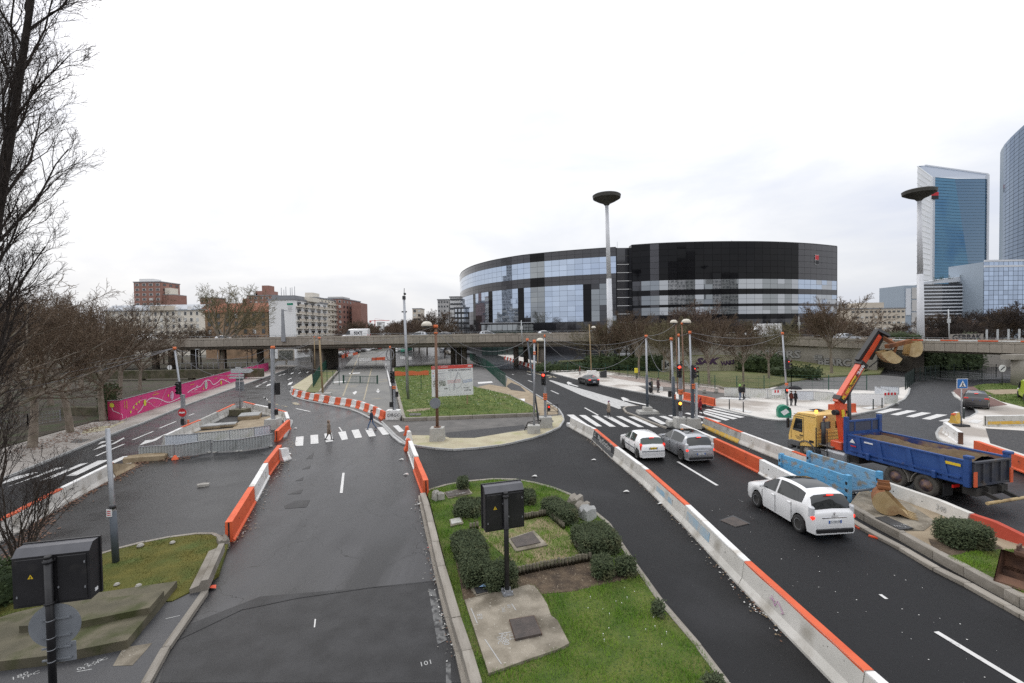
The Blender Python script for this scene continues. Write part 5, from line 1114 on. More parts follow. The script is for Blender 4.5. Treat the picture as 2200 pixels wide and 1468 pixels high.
# ------------------------------------------------------------------ trees
def grow_tree(seed,H,r0,style,levels=4,counts=(9,7,6,5),rmin=.013,spread=1.0):
 g_=random.Random(seed);T,C=MB(),MB()
 def branch(p,d,ln,r,lv,trop):
  n_=(7,6,5,3,2,2)[lv];pts=[p.copy()];rr=[r];dirs=[d.copy()];wig=(.05,.13,.2,.26,.3,.3)[lv]
  if style=='poplar' and lv==0:wig=.014
  for i in range(n_):
   d=(d+Vector((g_.gauss(0,wig),g_.gauss(0,wig),g_.gauss(0,wig)*.6+trop))).normalized();p=p+d*(ln/n_);pts.append(p.copy());dirs.append(d.copy())
   rr.append(max(r*(1-.72*(i+1)/n_)if lv else r*(1-(.78 if style!='goblet' else .4)*(i+1)/n_),rmin*.7))
  (T if lv<=1 else C).tube(pts,rr,(8,6,4,3,3,3)[lv],cap=False)
  if lv>=levels:return
  k=counts[lv]
  for j in range(k):
   if lv==0:
    if style=='poplar':t=.10+.88*((j+g_.random()*.6)/k)
    elif style=='goblet':t=.72+.28*(j/k)
    elif style=='shrub':t=.02+.2*(j/k)
    else:t=.34+.64*(j/k)
   else:t=.22+.76*((j+g_.random())/k)
   f=t*n_;i=min(int(f),n_-1);q=pts[i].lerp(pts[i+1],f-i);dd=dirs[i+1]
   ax=dd.orthogonal().normalized();ax.rotate(Matrix.Rotation(j*2.4+g_.random()*.9,3,dd))
   ang={'poplar':(.46,.45,.55,.65,.65),'goblet':(.72,.55,.6,.7,.7),'round':(1.0,.75,.75,.8,.8),'shrub':(.34,.35,.45,.5,.5)}[style][lv]*spread*g_.uniform(.75,1.2)
   nd=dd.copy();nd.rotate(Matrix.Rotation(ang,3,ax))
   if lv==0:
    l2=H*{'poplar':.14*(1.15-.5*t),'goblet':.50,'round':.52*(1.2-.7*t),'shrub':.8}[style]*g_.uniform(.8,1.15)
   else:l2=ln*(1.05-.5*t)*(.62,.58,.55,.5,.5)[lv]*g_.uniform(.75,1.2)
   rs=rr[i]*(.5 if lv else(.62 if style!='poplar' else .36));rs=max(min(rs,r*.6),rmin)
   tp={'poplar':(.16,.14,.12,.08,.04),'goblet':(.07,.07,.05,.03,.02),'round':(.06,.05,.03,.02,0),'shrub':(.06,.06,.05,.03,0)}[style][lv]
   branch(q,nd,l2,rs,lv+1,tp)
 tl=H*{'poplar':1.0,'goblet':.34,'round':.62,'shrub':.25}[style]
 branch(Vector((0,0,-.1)),Vector((0,0,1)),tl,r0,0,.02)
 return T,C
PROTO={}
def proto(key,*a,tm='bark',cm='twig',**k):
 T,C=grow_tree(*a,**k);t=T.build('trunk',tm);c=C.build('crown',cm);PROTO[key]=(t.data,c.data,a[1]);bpy.data.objects.remove(t);bpy.data.objects.remove(c)
def tree(key,label,loc,s,rz=0,group=None,name='bare_tree',tm=None,cm=None,sx=1,tilt=None):
 e=thing(name,label,'tree',loc,rz,group);e.scale=(s*sx,s*sx,s)
 if tilt:e.rotation_euler=(*tilt,rz)
 for nm,me,mm in(('trunk',PROTO[key][0],tm),('crown',PROTO[key][1],cm)):
  o=bpy.data.objects.new(nm,me);COL.objects.link(o);o.parent=e
  if mm:o.material_slots[0].link='OBJECT';o.material_slots[0].material=M_(mm)
 return e
proto('poplar',3,24,.17,'poplar',levels=4,counts=(44,10,7,5),rmin=.0055,tm='bark_poplar',cm='twig_dark')
proto('west_a',11,12,.26,'goblet',levels=4,counts=(10,8,7,6),rmin=.013,tm='bark_pale',cm='twig',spread=1.15)
proto('west_b',12,12,.24,'round',levels=4,counts=(13,8,7,6),rmin=.013,tm='bark_pale',cm='twig')
proto('shrub',13,6,.08,'shrub',levels=4,counts=(13,6,4,3),rmin=.008,tm='bark',cm='twig_dark')
proto('lawn_a',21,11.5,.20,'goblet',levels=4,counts=(12,8,7,5),rmin=.020,tm='bark_pale',cm='twig')
proto('lawn_b',22,11.5,.19,'goblet',levels=4,counts=(12,8,7,5),rmin=.020,tm='bark_pale',cm='twig',spread=.9)
proto('plane',31,17,.42,'goblet',levels=4,counts=(10,8,7,5),rmin=.024,tm='bark_pale',cm='twig_olive',spread=1.1)
proto('far',41,15,.30,'round',levels=4,counts=(15,9,7,4),rmin=.040,tm='bark',cm='twig_red')
proto('far2',42,15,.30,'round',levels=4,counts=(16,9,7,4),rmin=.040,tm='bark',cm='twig')
q=V(-17.5,14.0,0)
tree('poplar','very tall dark bare poplar filling the left edge of the sky',q,1.08,0,name='poplar_tree',tilt=(0,R_(6.6)))
q2=V(-15.0,17.5,0);tree('poplar','second bare poplar just behind the tall one at the left edge',V(-20.9,16.6,0),.82,.45,name='poplar_tree',tilt=(R_(2),R_(4)))
for u,v,s,l,k in((40,1240,.72,'multi-stemmed bare shrub in front of the left barrier row','shrub'),(-45,1130,1.0,'bare shrub cut by the left edge behind the first shrub','shrub')):
 tree(k,l,P(u,v),s,rnd.random()*6,'bare shrubs at the left edge','bare_shrub')
W=[(222,905,'west_a',1.12,'bare tree with pale trunk right beside the pink hoarding corner'),(151,929,'west_b',1.15,'bare tree with pale trunk on the mossy square left of the hoarding'),(70,962,'west_a',1.15,'bare street tree third from the pink hoarding'),(-35,1005,'west_b',1.15,'bare street tree nearest the left edge of the pavement'),(110,872,'west_b',1.35,'bare tree in the wooded bank behind the second street tree'),(20,880,'west_b',1.4,'bare tree in the wooded bank at the far left'),(255,862,'west_a',1.25,'bare tree growing just behind the pink hoarding end'),(175,838,'west_b',1.4,'bare tree deep in the bank above the mossy beam'),(60,838,'west_a',1.45,'bare tree deep in the bank at far left'),(-60,900,'west_b',1.25,'bare tree mostly beyond the left edge'),(300,838,'west_a',.95,'smaller bare tree behind the pink hoarding near the tilted signal pole')]
for i,(u,v,k,s,l)in enumerate(W):tree(k,l,P(u,v,.1),s,i*1.7,'bare trees on the left bank','street_tree')
tree('plane','large olive-barked plane tree behind the far end of the pink hoarding',P(478,797),1.38,1.0,name='plane_tree')
E=[(1289,791,'lawn_a',.95,'first bare lawn tree from the left, beside the tall white mast'),(1303,794,'lawn_b',.9,'bare lawn tree directly left of the tall white mast base'),(1331,791,'lawn_b',.95,'bare lawn tree directly right of the tall white mast'),(1357,793,'lawn_a',1.0,'bare lawn tree behind the yellow box'),(1373,808,'lawn_b',1.06,'bare tree at the lawn edge left of the hanging cable'),(1425,800,'lawn_a',.95,'bare tree beside the grey and green bins'),(1440,816,'lawn_b',.92,'bare tree behind the traffic light cluster'),(1524,826,'lawn_a',.97,'bare tree in front of the purple graffiti'),(1597,821,'lawn_b',.85,'bare tree right of the graffiti fence'),(1652,813,'lawn_a',.9,'bare tree just left of the far right signal pole'),(1787,802,'lawn_a',1.28,'broad bare tree in front of the graffiti wall left of the crane'),(1702,786,'lawn_b',.72,'small bare tree against the graffiti wall'),(1480,790,'lawn_b',.8,'thin bare tree behind the graffiti fence')]
for i,(u,v,k,s,l)in enumerate(E):tree(k,l,P(u,v,.28),s,i*2.1,'bare trees on the east lawn','lawn_tree',cm='twig_olive' if i%3==0 else None)
B_=[(1497,108,1.12,'far','dark bare tree tallest in front of the black building'),(1455,112,.8,'far','reddish bare tree left of the tallest one before the black building'),(1540,112,.78,'far2','bare tree right of the tallest one before the black building'),(1590,110,.68,'far','low reddish bare tree left of the box truck'),(1260,116,.62,'far2','low bare tree behind the overpass left of the white mast'),(1405,112,.7,'far','reddish bare tree behind the ramp left of the rust lamps'),(1345,114,.66,'far2','low bare tree behind the ramp right of the white mast'),(1760,100,.84,'far','bare tree at the right foot of the black building'),(1800,104,.78,'far2','bare tree right of the black building corner'),(1830,120,.8,'far','bare tree in front of the low beige block'),(1880,125,.62,'far','low bare tree before the beige block left of the crane'),(1935,130,.66,'far2','bare tree left of the second tall mast')]
for i,(u,Y,s,k,l)in enumerate(B_):tree(k,l,V(PD(u,720,Y).x,Y,0),s,i*1.3,'bare trees behind the ramp','bare_tree')
Rr=[(2000,150,.9),(2035,145,.85),(2065,150,.92),(2095,140,.86),(2125,130,.92),(2150,120,.95),(2175,112,.95),(2200,108,1.0),(2055,110,.62),(1990,120,.6),(2015,112,.55),(2110,104,.62)]
for i,(u,Y,s)in enumerate(Rr):tree('far' if i%2 else 'far2',f'dark bare tree, {ORD[i]} of the clump below the towers counted from the back left',V(PD(u,720,Y).x,Y,0),s,i*.9,'bare trees below the towers','bare_tree',cm='twig_dark' if i%3 else None)
AL=[(742,150,.8),(762,180,1.0),(772,205,1.0),(782,235,1.05),(790,270,1.05),(797,310,1.1),(803,350,1.1),(807,400,1.1)]
for i,(u,Y,s)in enumerate(AL):tree('far2' if i%2 else 'far',f'bare avenue tree, {ORD[i]} on the left side counted from the overpass',V(PD(u,720,Y).x,Y,0),s,i*1.1,'bare avenue trees left','avenue_tree')
AR=[(935,150,1.15),(917,160,1.05),(900,175,1.0),(888,195,1.05),(878,215,1.1),(868,240,1.1),(858,270,1.15),(850,310,1.15),(844,350,1.2),(838,400,1.2),(955,140,.8)]
for i,(u,Y,s)in enumerate(AR):tree('far' if i%2 else 'far2',f'bare avenue tree, {ORD[i]} on the right side counted from the overpass' if i<10 else 'bare avenue tree closest to the glass building',V(PD(u,720,Y).x,Y,0),s,i*1.9,'bare avenue trees right','avenue_tree')
LB=[(300,125,.75),(390,130,.72),(430,122,.8),(540,128,.7),(350,128,.7),(668,130,.52),(240,120,.8),(180,118,.85),(100,116,.9)]
for i,(u,Y,s)in enumerate(LB):tree('far' if i%2 else 'far2',f'bare tree behind the left part of the overpass, {ORD[i]} planted' if False else['bare tree below the long zinc roof','bare tree left of the plane tree crown behind the overpass','bare tree right behind the plane tree crown','bare tree before the brown brick house','bare tree under the white dormers','small pale bare tree below the cream apartment block','bare tree behind the overpass left of the red brick block','bare tree behind the overpass hidden by nearer twigs','bare tree behind the overpass at the far left'][i],V(PD(u,720,Y).x,Y,0),s,i*2.2,'bare trees behind the left overpass','bare_tree')
# ------------------------------------------------------------------ leafy masses: hedges, ivy, shrubs
def leafy(name,label,cat,loc,boxes,leaf,mat_,dens,seed=1,rz=0,group=None,core='ivy',bare=0):
 "clipped shrub: dark core boxes covered with small leaf faces"
 e=thing(name,label,cat,loc,rz,group);g_=random.Random(seed);L_,Cc=MB(),MB()
 for(c,s)in boxes:
  Cc.box(c,(s[0]*.88,s[1]*.88,s[2]*.92),bev=min(s)*.2)
  area=2*(s[0]*s[2]+s[1]*s[2])+s[0]*s[1];n_=int(area*dens)
  for _ in range(n_):
   u=[g_.uniform(-1,1)for _ in range(3)];k=g_.choices((0,1,2),(s[1]*s[2]*2,s[0]*s[2]*2,s[0]*s[1]*1.2))[0]
   u[k]=1 if(k==2 or g_.random()<.5)else-1
   rd=.5*(1-.10*(abs(u[0])**6+abs(u[1])**6+abs(u[2])**6-1))+g_.gauss(0,.012)
   pl=Vector((c[0]+u[0]*s[0]*rd,c[1]+u[1]*s[1]*rd,c[2]+u[2]*s[2]*rd))
   pl+=Vector((g_.gauss(0,leaf*.8),g_.gauss(0,leaf*.8),g_.gauss(0,leaf*.8)+.35*leaf*math.sin(pl.x*9)*math.sin(pl.y*8)))
   d=Vector((g_.gauss(0,1),g_.gauss(0,1),g_.gauss(.4,.8))).normalized();x=d.orthogonal().normalized()*leaf*.42
   L_.add([pl-x,pl+x,pl+d*leaf*1.3],[(0,1,2)])
 Cc.build('core',core,e);L_.build('foliage',mat_,e);return e
mk('hedge_core',(.012,.016,.008),.95)
def at4(p,z=GZ):return P(*t4(p)[0],z)
def hedge(label,pts,hgt,leaf=.055,dens=1500,seed=1,group='clipped hedges on the garden island',mapf=t4,z=GZ,mat_='leaf_hedge',top=True):
 "pts: pixel corners of the TOP face (near-left, near-right, far-right, far-left)"
 q=[P(*p,z+hgt)for p in mapf(*pts)];c=sum(q,Vector())/4;x=((q[1]-q[0])+(q[2]-q[3]))/2;y=((q[3]-q[0])+(q[2]-q[1]))/2
 an=math.atan2(x.y,x.x);return leafy('hedge',label,'hedge',(c.x,c.y,z),[((0,0,hgt/2),(x.length,abs(y.dot(Vector((-math.sin(an),math.cos(an),0)))),hgt))],leaf,mat_,dens,seed,an,group,'hedge_core')
hedge('large rectangular clipped hedge by the log edging near the lane',((1560,770),(1890,740),(1770,575),(1470,620)),.62,seed=2)
hedge('clipped hedge beside the concrete rubble blocks',((1370,520),(1510,500),(1330,350),(1195,385)),.55,seed=3)
hedge('long dark hedge left of the sign post, upper half',((430,850),(690,820),(620,640),(405,690)),.6,seed=4)
hedge('long dark hedge left of the sign post, lower half',((520,1030),(720,1000),(690,830),(440,860)),.6,seed=5)
hedge('clipped hedge block directly behind the sign post foot',((700,1060),(950,1020),(930,915),(670,970)),.62,seed=6)
hedge('spreading dark shrub bed behind the left half of the black sign',((450,460),(640,500),(640,360),(400,390)),.4,seed=7)
hedge('small rounded clipped shrub right of the soil patch',((1670,970),(1830,985),(1800,890),(1650,885)),.5,seed=8)
hedge('small clipped shrub touching the right kerb',((1880,960),(2030,980),(2010,905),(1870,895)),.45,seed=9)
hedge('small round shrub right of the black sign',((1010,360),(1120,360),(1120,300),(1020,300)),.45,seed=10)
hedge('tiny round shrub on the far kerb of the garden island',((440,225),(520,220),(515,185),(440,188)),.5,seed=11)
hedge('tiny shrub by the kerb low in the grass',((1630,440),(1700,440),(1690,405),(1640,405)),.35,seed=12,mapf=t5)
hedge('small shrub at the bottom edge by the kerb',((2040,1040),(2180,1060),(2150,985),(2050,985)),.4,seed=13,mapf=t5)
hedge('big clipped hedge on the right planting strip',((1180,330),(1440,345),(1400,260),(1060,255)),.72,seed=14,mapf=t8,z=.3,group='shrubs on the right strip')
# ivy hedges at the back of the lawn, and creepers under the right bridge
def far_hedge(label,a,b,h0,depth,seed,dens=14,leaf=.30,z=.3):
 A,B=P(*a,z),P(*b,z);ln,an=seg_frame(A,B);k=max(1,round(ln/3));return leafy('ivy_hedge',label,'hedge',A,[((ln*(i+.5)/k,0,h0*(.5+.06*math.sin(i*2.1))),(ln/k*1.15,depth,h0*(1+.12*math.sin(i*2.1))))for i in range(k)],leaf,'ivy',dens,seed,an,'ivy hedges behind the lawn')
far_hedge('dark ivy hedge behind the lawn trees left of the graffiti fence',(1262,794),(1428,797),2.4,2.2,31)
far_hedge('dark ivy hedge right of the graffiti fence sloping down',(1590,797),(1680,803),2.6,2.2,32)
far_hedge('low ivy hedge running from the fence to the signal pole',(1660,806),(1760,815),1.3,1.6,33)
far_hedge('creeper bush under the overpass beside the footpath',(1150,799),(1260,794),1.2,1.5,34)
q=V(PD(2040,780,80).x,80,0);leafy('creeper_bank','dark leafy creeper bank under the small bridge','shrub',q,[((x,0,2.2),(4,2.5,4.6))for x in(-7,-3.5,0,3.5)],.34,'ivy',12,35)
leafy('creeper_bush','dark ivy clump growing on the trunk by the pink hoarding','shrub',P(235,893,.1),[((0,0,1.5),(1.2,1.2,3.2))],.16,'ivy',60,36)
for i,(u,v,s)in enumerate(((1925,722,1.0),(1962,724,.8),(2080,726,.8))):
 q=PD(u,v,90);leafy('evergreen_shrub',['round evergreen shrub on the bridge deck left of the tall mast','small evergreen shrub at the tall mast base on the bridge','evergreen shrub by the graffiti board above the bridge'][i],'shrub',V(q.x,90,4.6),[((0,0,.9*s),(4*s,1.6*s,1.9*s))],.22,'leaf_hedge',20,40+i)
leafy('dark_hedge','dark hedge behind the green fence post at bottom left','hedge',P(-75,1330,.1),[((0,0,.5),(1.3,2.6,1.2))],.07,'ivy',300,44)
# ------------------------------------------------------------------ grass blades
def inside(x,y,poly):
 r=False;j=len(poly)-1
 for i in range(len(poly)):
  if((poly[i][1]>y)!=(poly[j][1]>y))and x<(poly[j][0]-poly[i][0])*(y-poly[i][1])/(poly[j][1]-poly[i][1]+1e-12)+poly[i][0]:r=not r
  j=i
 return r
def blades(label,poly,z,n,h,wd,mat_,holes=(),seed=1,flowers=None,name='grass'):
 g_=random.Random(seed);m_=MB();xs=[q[0]for q in poly];ys=[q[1]for q in poly];k=0;tries=0;Fl=[]
 while k<n and tries<n*8:
  tries+=1;x,y=g_.uniform(min(xs),max(xs)),g_.uniform(min(ys),max(ys))
  if not inside(x,y,poly)or any(inside(x,y,hh)for hh in holes):continue
  cl=.5+.5*math.sin(x*2.3+1.3*math.sin(y*1.7))*math.sin(y*2.9+x)
  if g_.random()>.35+.65*cl:continue
  k+=1;a=g_.random()*6.283;hh=h*g_.uniform(.4,1.25)*(.6+.7*cl);ln=hh*g_.uniform(.1,.7)
  b=Vector((x,y,z-.01));s=Vector((math.cos(a),math.sin(a),0))*wd;t=Vector((-math.sin(a),math.cos(a),0))*ln
  m_.add([b-s,b+s,b+t+V(0,0,hh)],[(0,1,2)])
 o=m_.build(name,mat_);tag(o,label,'grass',kind='stuff');return o
gl=[q for q in px(GT+GR[1:9],GZ)]+[q for q in px(GL[1:-1],GZ)]
hol=[px(t5((60,40),(110,60),(330,230),(560,175),(1140,45),(1160,170),(1510,150),(1500,215),(1390,240),(1000,330),(750,350),(690,285),(640,278),(350,340),(200,390),(130,395)),GZ),px(t5((140,395),(350,340),(480,330),(640,278),(690,290),(740,350),(820,520),(870,560),(965,740),(880,785),(330,975)),GZ)]
blades('bright green grass on the central garden island',gl,GZ,52000,.085,.007,'blade',hol,3)
blades('yellowish moss and grass on the bottom left corner',px(MK,.14)+px([(485,1185),(470,1230),(410,1262),(370,1275),(200,1298),(0,1340)],.14),.13,16000,.04,.009,'moss',(),4,name='moss_tufts')
mk('moss_tuft',(.14,.135,.02),.95,(.08,.10,.02),1.2,6)
blades('green grass on the lawn with the information board',px([(847,790),(848,812),(871,896),(1155,885),(1143,872),(1095,848),(1018,830),(983,790),(925,784)],LZ),LZ-.02,26000,.14,.02,'blade_far',(),5)
blades('grass on the right planting strip',px(t8((1150,540),(1300,500),(1500,480),(1715,480),(1900,560),(1900,850),(1715,800),(1500,720),(1300,620)),.3),.29,9000,.08,.007,'blade',(),6)
blades('grass on the corner by the parked grey car',px(tD((1760,360),(1850,340),(2250,330),(2600,380),(2700,600),(2200,540),(2000,490),(1890,440)),.13),.13,6000,.12,.03,'blade_far',[px(tD((1850,392),(2170,385),(2190,425),(1950,430)),.13)],8)
def flowers(label,poly,z,n,r,mat_,seed,name):
 g_=random.Random(seed);m_=MB();xs=[q[0]for q in poly];ys=[q[1]for q in poly];k=0
 while k<n:
  x,y=g_.uniform(min(xs),max(xs)),g_.uniform(min(ys),max(ys))
  if not inside(x,y,poly):continue
  k+=1;h=z+g_.uniform(.05,.2)*(1 if r>.03 else .35)
  m_.add([(x+r*math.cos(a),y+r*math.sin(a),h+(.3*r if i%2 else 0))for i,a in enumerate([6.283*j/6 for j in range(6)])],[(0,1,2,3,4,5)])
  m_.add([(x-.006,y,z),(x+.006,y,z),(x,y,h)],[(0,1,2)])
 tag(m_.build(name,mat_),label,'flowers',kind='stuff')
lp=px([(850,800),(860,870),(1140,875),(1095,850),(1018,832),(980,795)],LZ)
flowers('scattered white flowers on the board lawn',lp,LZ,200,.045,'flower_white',3,'white_flowers');flowers('scattered yellow flowers on the board lawn',lp,LZ,200,.045,'flower_yellow',4,'yellow_flowers')
flowers('tiny white daisies on the garden island',px(t5((1000,400),(1450,260),(1900,800),(1300,900)),GZ),GZ,18,.014,'flower_white',5,'daisies')
# ------------------------------------------------------------------ cars
def interp(tab,x):
 tab=sorted(tab)
 if x<=tab[0][0]:return tab[0][1]
 for(a,b),(c,d)in zip(tab[:-1],tab[1:]):
  if x<=c:return b+(d-b)*(x-a)/(c-a)
 return tab[-1][1]
def car_protos(key,paint,T,belt,plan,W,axles,wr,side_w,roofglass=False,tail=None,plate='white',ptxt='',dark_bumper=True,rim='rim',glass='glass_car',trim=True,lamp_on=False,pz=.62,low=False,clear=True):
 "builds one car around the origin, nose along +x, and returns its Empty"
 e=thing('parked_car',key,'car')
 pts=[];n_=len(T);dens=4 if low else 9
 for i in range(n_-1):
  p0,p1,p2,p3=T[max(i-1,0)],T[i],T[i+1],T[min(i+2,n_-1)]
  seg=math.hypot(p2[0]-p1[0],p2[1]-p1[1]);k=max(2,int(seg*dens*(2 if abs(p2[0]-p1[0])<.2 else 1)+1))
  for j in range(k):
   t=j/k;c=[.5*((2*p1[a])+(-p0[a]+p2[a])*t+(2*p0[a]-5*p1[a]+4*p2[a]-p3[a])*t*t+(-p0[a]+3*p1[a]-3*p2[a]+p3[a])*t**3)for a in(0,1)]
   pts.append((c[0],c[1],p1[2]))
 pts.append((T[-1][0],T[-1][1],'tail'))
 def ring(x,z):
  w_=W/2*interp(plan,x);zb=.21
  for ax in axles:
   if abs(x-ax)<wr+.065:zb=max(zb,wr*.98+math.sqrt(max((wr+.065)**2-(x-ax)**2,0)))
  b=min(interp(belt,x),z-.015);zb=min(zb,b-.03);rf=max(0,z-b);k=min(1,rf/.5)
  y4=w_*(.945-.235*k)
  return[(w_*.93,zb),(w_*.995,zb+(b-zb)*.42),(w_*.985,zb+(b-zb)*.82),(w_*.95,b),(y4,z-.075*min(1,rf/.3)),(y4*.80,z-.008),(0,z+.018)]
 R=[ring(x,z)for x,z,_ in pts];body=MB();glasses={}
 for sd in(1,-1):
  for i in range(len(pts)-1):
   xm=(pts[i][0]+pts[i+1][0])/2;tg=pts[i][2]
   for r in range(6):
    q=[(pts[i][0],sd*R[i][r][0],R[i][r][1]),(pts[i+1][0],sd*R[i+1][r][0],R[i+1][r][1]),(pts[i+1][0],sd*R[i+1][r+1][0],R[i+1][r+1][1]),(pts[i][0],sd*R[i][r+1][0],R[i][r+1][1])]
    if sd<0:q.reverse()
    dst=body
    if r==3:
     for wi,(x0,x1)in enumerate(side_w):
      if x0<=xm<=x1 and tg in('roof','ws','rw'):dst=glasses.setdefault(('side_window',sd,wi),MB())
    if r>=4 and tg=='ws':dst=glasses.setdefault(('windshield',),MB())
    if r>=4 and tg=='rw':dst=glasses.setdefault(('rear_window',),MB())
    if r==5 and tg=='roof' and roofglass and roofglass[0]<xm<roofglass[1]:dst=glasses.setdefault(('roof_glass',),MB())
    dst.add(q,[(0,1,2,3)],0,True)
 for idx in(0,-1):
  rg=R[idx];x=pts[idx][0];poly=[(x,y,z)for y,z in rg]+[(x,-y,z)for y,z in reversed(rg[:-1])]
  if idx==0:poly.reverse()
  body.add(poly,[tuple(range(len(poly)))])
 o=body.build('body',paint,e)
 bm=bmesh.new();bm.from_mesh(o.data);bmesh.ops.remove_doubles(bm,verts=bm.verts,dist=.0008);bmesh.ops.recalc_face_normals(bm,faces=bm.faces);bm.to_mesh(o.data);bm.free();o.data.set_sharp_from_angle(angle=R_(38))
 for k,g in glasses.items():
  go=g.build(k[0],glass,e);bm=bmesh.new();bm.from_mesh(go.data);bmesh.ops.remove_doubles(bm,verts=bm.verts,dist=.0008);bm.to_mesh(go.data);bm.free()
 xf,xr=T[0][0],T[-1][0]
 m_=MB();m_.box(((xf+xr)/2,0,.36),(xf-xr-.12,W*.80,.34));m_.build('underbody','interior',e)
 for ax in axles:
  for sd in(1,-1):
   if low:
    m_=MB();m_.cyl((ax,sd*(W/2-.21),wr),(ax,sd*(W/2-.01),wr),wr,n=12);m_.build('wheel','rubber',e);continue
   m_=MB();Mw=Matrix.Translation((ax,sd*(W/2-.11),wr))@Matrix.Rotation(R_(-90*sd),4,'X')
   m_.lathe([(wr*.62,-.10),(wr*.93,-.10),(wr,-.06),(wr,.06),(wr*.95,.095),(wr*.66,.10),(wr*.62,.09)],n=22,M=Mw);wo=m_.build('wheel','rubber',e)
   m_=MB();m_.lathe([(wr*.64,.02),(wr*.64,.095),(wr*.58,.088),(wr*.56,.03)],n=22,M=Mw)
   for s_ in range(10 if rim=='rim' else 6):
    a=6.283*s_/(10 if rim=='rim' else 6);m_.box((wr*.34*math.cos(a),wr*.34*math.sin(a),.065),(wr*.52,.045 if rim=='rim' else .12,.03),a,0,Mw)
   m_.lathe([(0,.09),(wr*.15,.088),(wr*.16,.05)],n=10,M=Mw);m_.build('rim','rim' if rim=='rim' else 'sign_grey_light',wo)
   m_=MB();m_.lathe([(0,.015),(wr*.62,.015)],n=16,M=Mw);m_.build('brake_disc','interior',wo)
 if tail:
  for(tx,ty,tz,sx,sy,sz,mt)in tail:
   for sd in(1,-1):m_=MB();m_.box((tx,sd*ty,tz),(sx,sy,sz),bev=min(sx,sy,sz)*.35);m_.build('tail_light',mt,e)
 if not low:
  m_=MB();m_.box((xr-.008,0,pz),(.02,.52,.115));po=m_.build('number_plate','plate_'+plate,e)
  if ptxt:text_obj('plate_text',ptxt,'ink',.095,frame((xr-.022,0,pz),(0,-1,0),(0,0,1)),po,width=.95)
  for sd in(1,-1):
   m_=MB();m_.box((xr-.02,sd*.235,pz),(.012,.05,.11));m_.build('plate_band','plate_blue',po)
   mx_=side_w[0][1]-.12;yb=W/2*interp(plan,mx_);zb_=interp(belt,mx_)
   m_=MB();m_.box((mx_,sd*(yb+.07),zb_+.06),(.10,.19,.14),bev=.04);m_.build('wing_mirror',paint if trim else 'black_trim',e)
   for wi,(x0,x1)in enumerate(side_w[:2]):
    xx=x0+.12;m_=MB();m_.box((xx,sd*(W/2*interp(plan,xx)*.99),interp(belt,xx)-.13),(.17,.05,.03),bev=.01);m_.build('door_handle',paint,e)
   for xx in[side_w[0][1]-.05]+[w_[0]-.03 for w_ in side_w[:2]]:
    m_=MB();zt_=interp(belt,xx)
    for a,b,fy in((.30,.55,.996),(.55,zt_-.1,.998)):m_.box((xx,sd*(W/2*interp(plan,xx)*fy),(a+b)/2),(.012,.012,b-a))
    m_.build('door_gap','black_trim',e)
  if dark_bumper:m_=MB();m_.box((xr+.10,0,.34),(.27,W*.84,.20),bev=.05);m_.build('rear_bumper','black_trim',e)
  if clear:
   for sd in(1,-1):m_=MB();m_.box((xf-.22,sd*W*.385,.75),(.40,.17,.13),bev=.05);m_.build('headlight','lamp_clear',e)
  m_=MB();m_.box((xr+.26,0,T[-5][1]+.015),(.05,.26,.025));m_.build('brake_light','tail_on',e)
 return e
PLAN=[(2.2,.80),(2.08,.91),(1.8,.97),(1.3,.99),(0,1),(-1.4,1),(-1.9,.96),(-2.1,.90),(-2.2,.86)]
T_MPV=[(2.17,.30,'hood'),(2.20,.58,'hood'),(2.13,.80,'hood'),(1.80,.96,'hood'),(1.38,1.05,'hood'),(1.12,1.10,'ws'),(.34,1.54,'roof'),(-.2,1.65,'roof'),(-.9,1.66,'roof'),(-1.45,1.60,'roof'),(-1.78,1.51,'rw'),(-2.03,1.06,'tail'),(-2.13,.92,'tail'),(-2.18,.60,'tail'),(-2.17,.36,'tail')]
BELT_MPV=[(2.2,.72),(1.2,.99),(.2,1.05),(-1.0,1.10),(-1.75,1.18),(-2.2,1.05)]
MPV=dict(T=T_MPV,belt=BELT_MPV,plan=PLAN,W=1.85,axles=(1.33,-1.37),wr=.325,side_w=[(.02,.92),(-.98,-.06),(-1.52,-1.06)],roofglass=(-1.35,.25))
PLC3=[(x*.87,y)for x,y in PLAN]
T_C3=[(1.88,.30,'hood'),(1.91,.58,'hood'),(1.80,.80,'hood'),(1.40,.97,'hood'),(1.02,1.06,'ws'),(.22,1.46,'roof'),(-.2,1.52,'roof'),(-.8,1.51,'roof'),(-1.25,1.44,'roof'),(-1.50,1.36,'rw'),(-1.72,1.0,'tail'),(-1.83,.86,'tail'),(-1.90,.60,'tail'),(-1.88,.34,'tail')]
C3=dict(T=T_C3,belt=[(1.9,.72),(1.0,.93),(0,.96),(-1.0,1.0),(-1.5,1.08),(-1.9,1.0)],plan=PLC3,W=1.69,axles=(1.18,-1.25),wr=.30,side_w=[(.0,.85),(-.95,-.07)])
T_CP=[(2.28,.40,'hood'),(2.24,.58,'hood'),(2.0,.74,'hood'),(1.4,.88,'hood'),(.92,.93,'ws'),(.12,1.32,'roof'),(-.3,1.40,'roof'),(-.8,1.36,'rw'),(-1.75,1.02,'tail'),(-2.2,.94,'tail'),(-2.32,.72,'tail'),(-2.34,.38,'tail')]
CP=dict(T=T_CP,belt=[(2.3,.62),(1.0,.84),(-.5,.90),(-1.8,.95),(-2.3,.90)],plan=[(x*1.06,y)for x,y in PLAN],W=1.81,axles=(1.40,-1.36),wr=.32,side_w=[(-.28,.72),(-1.25,-.36)])
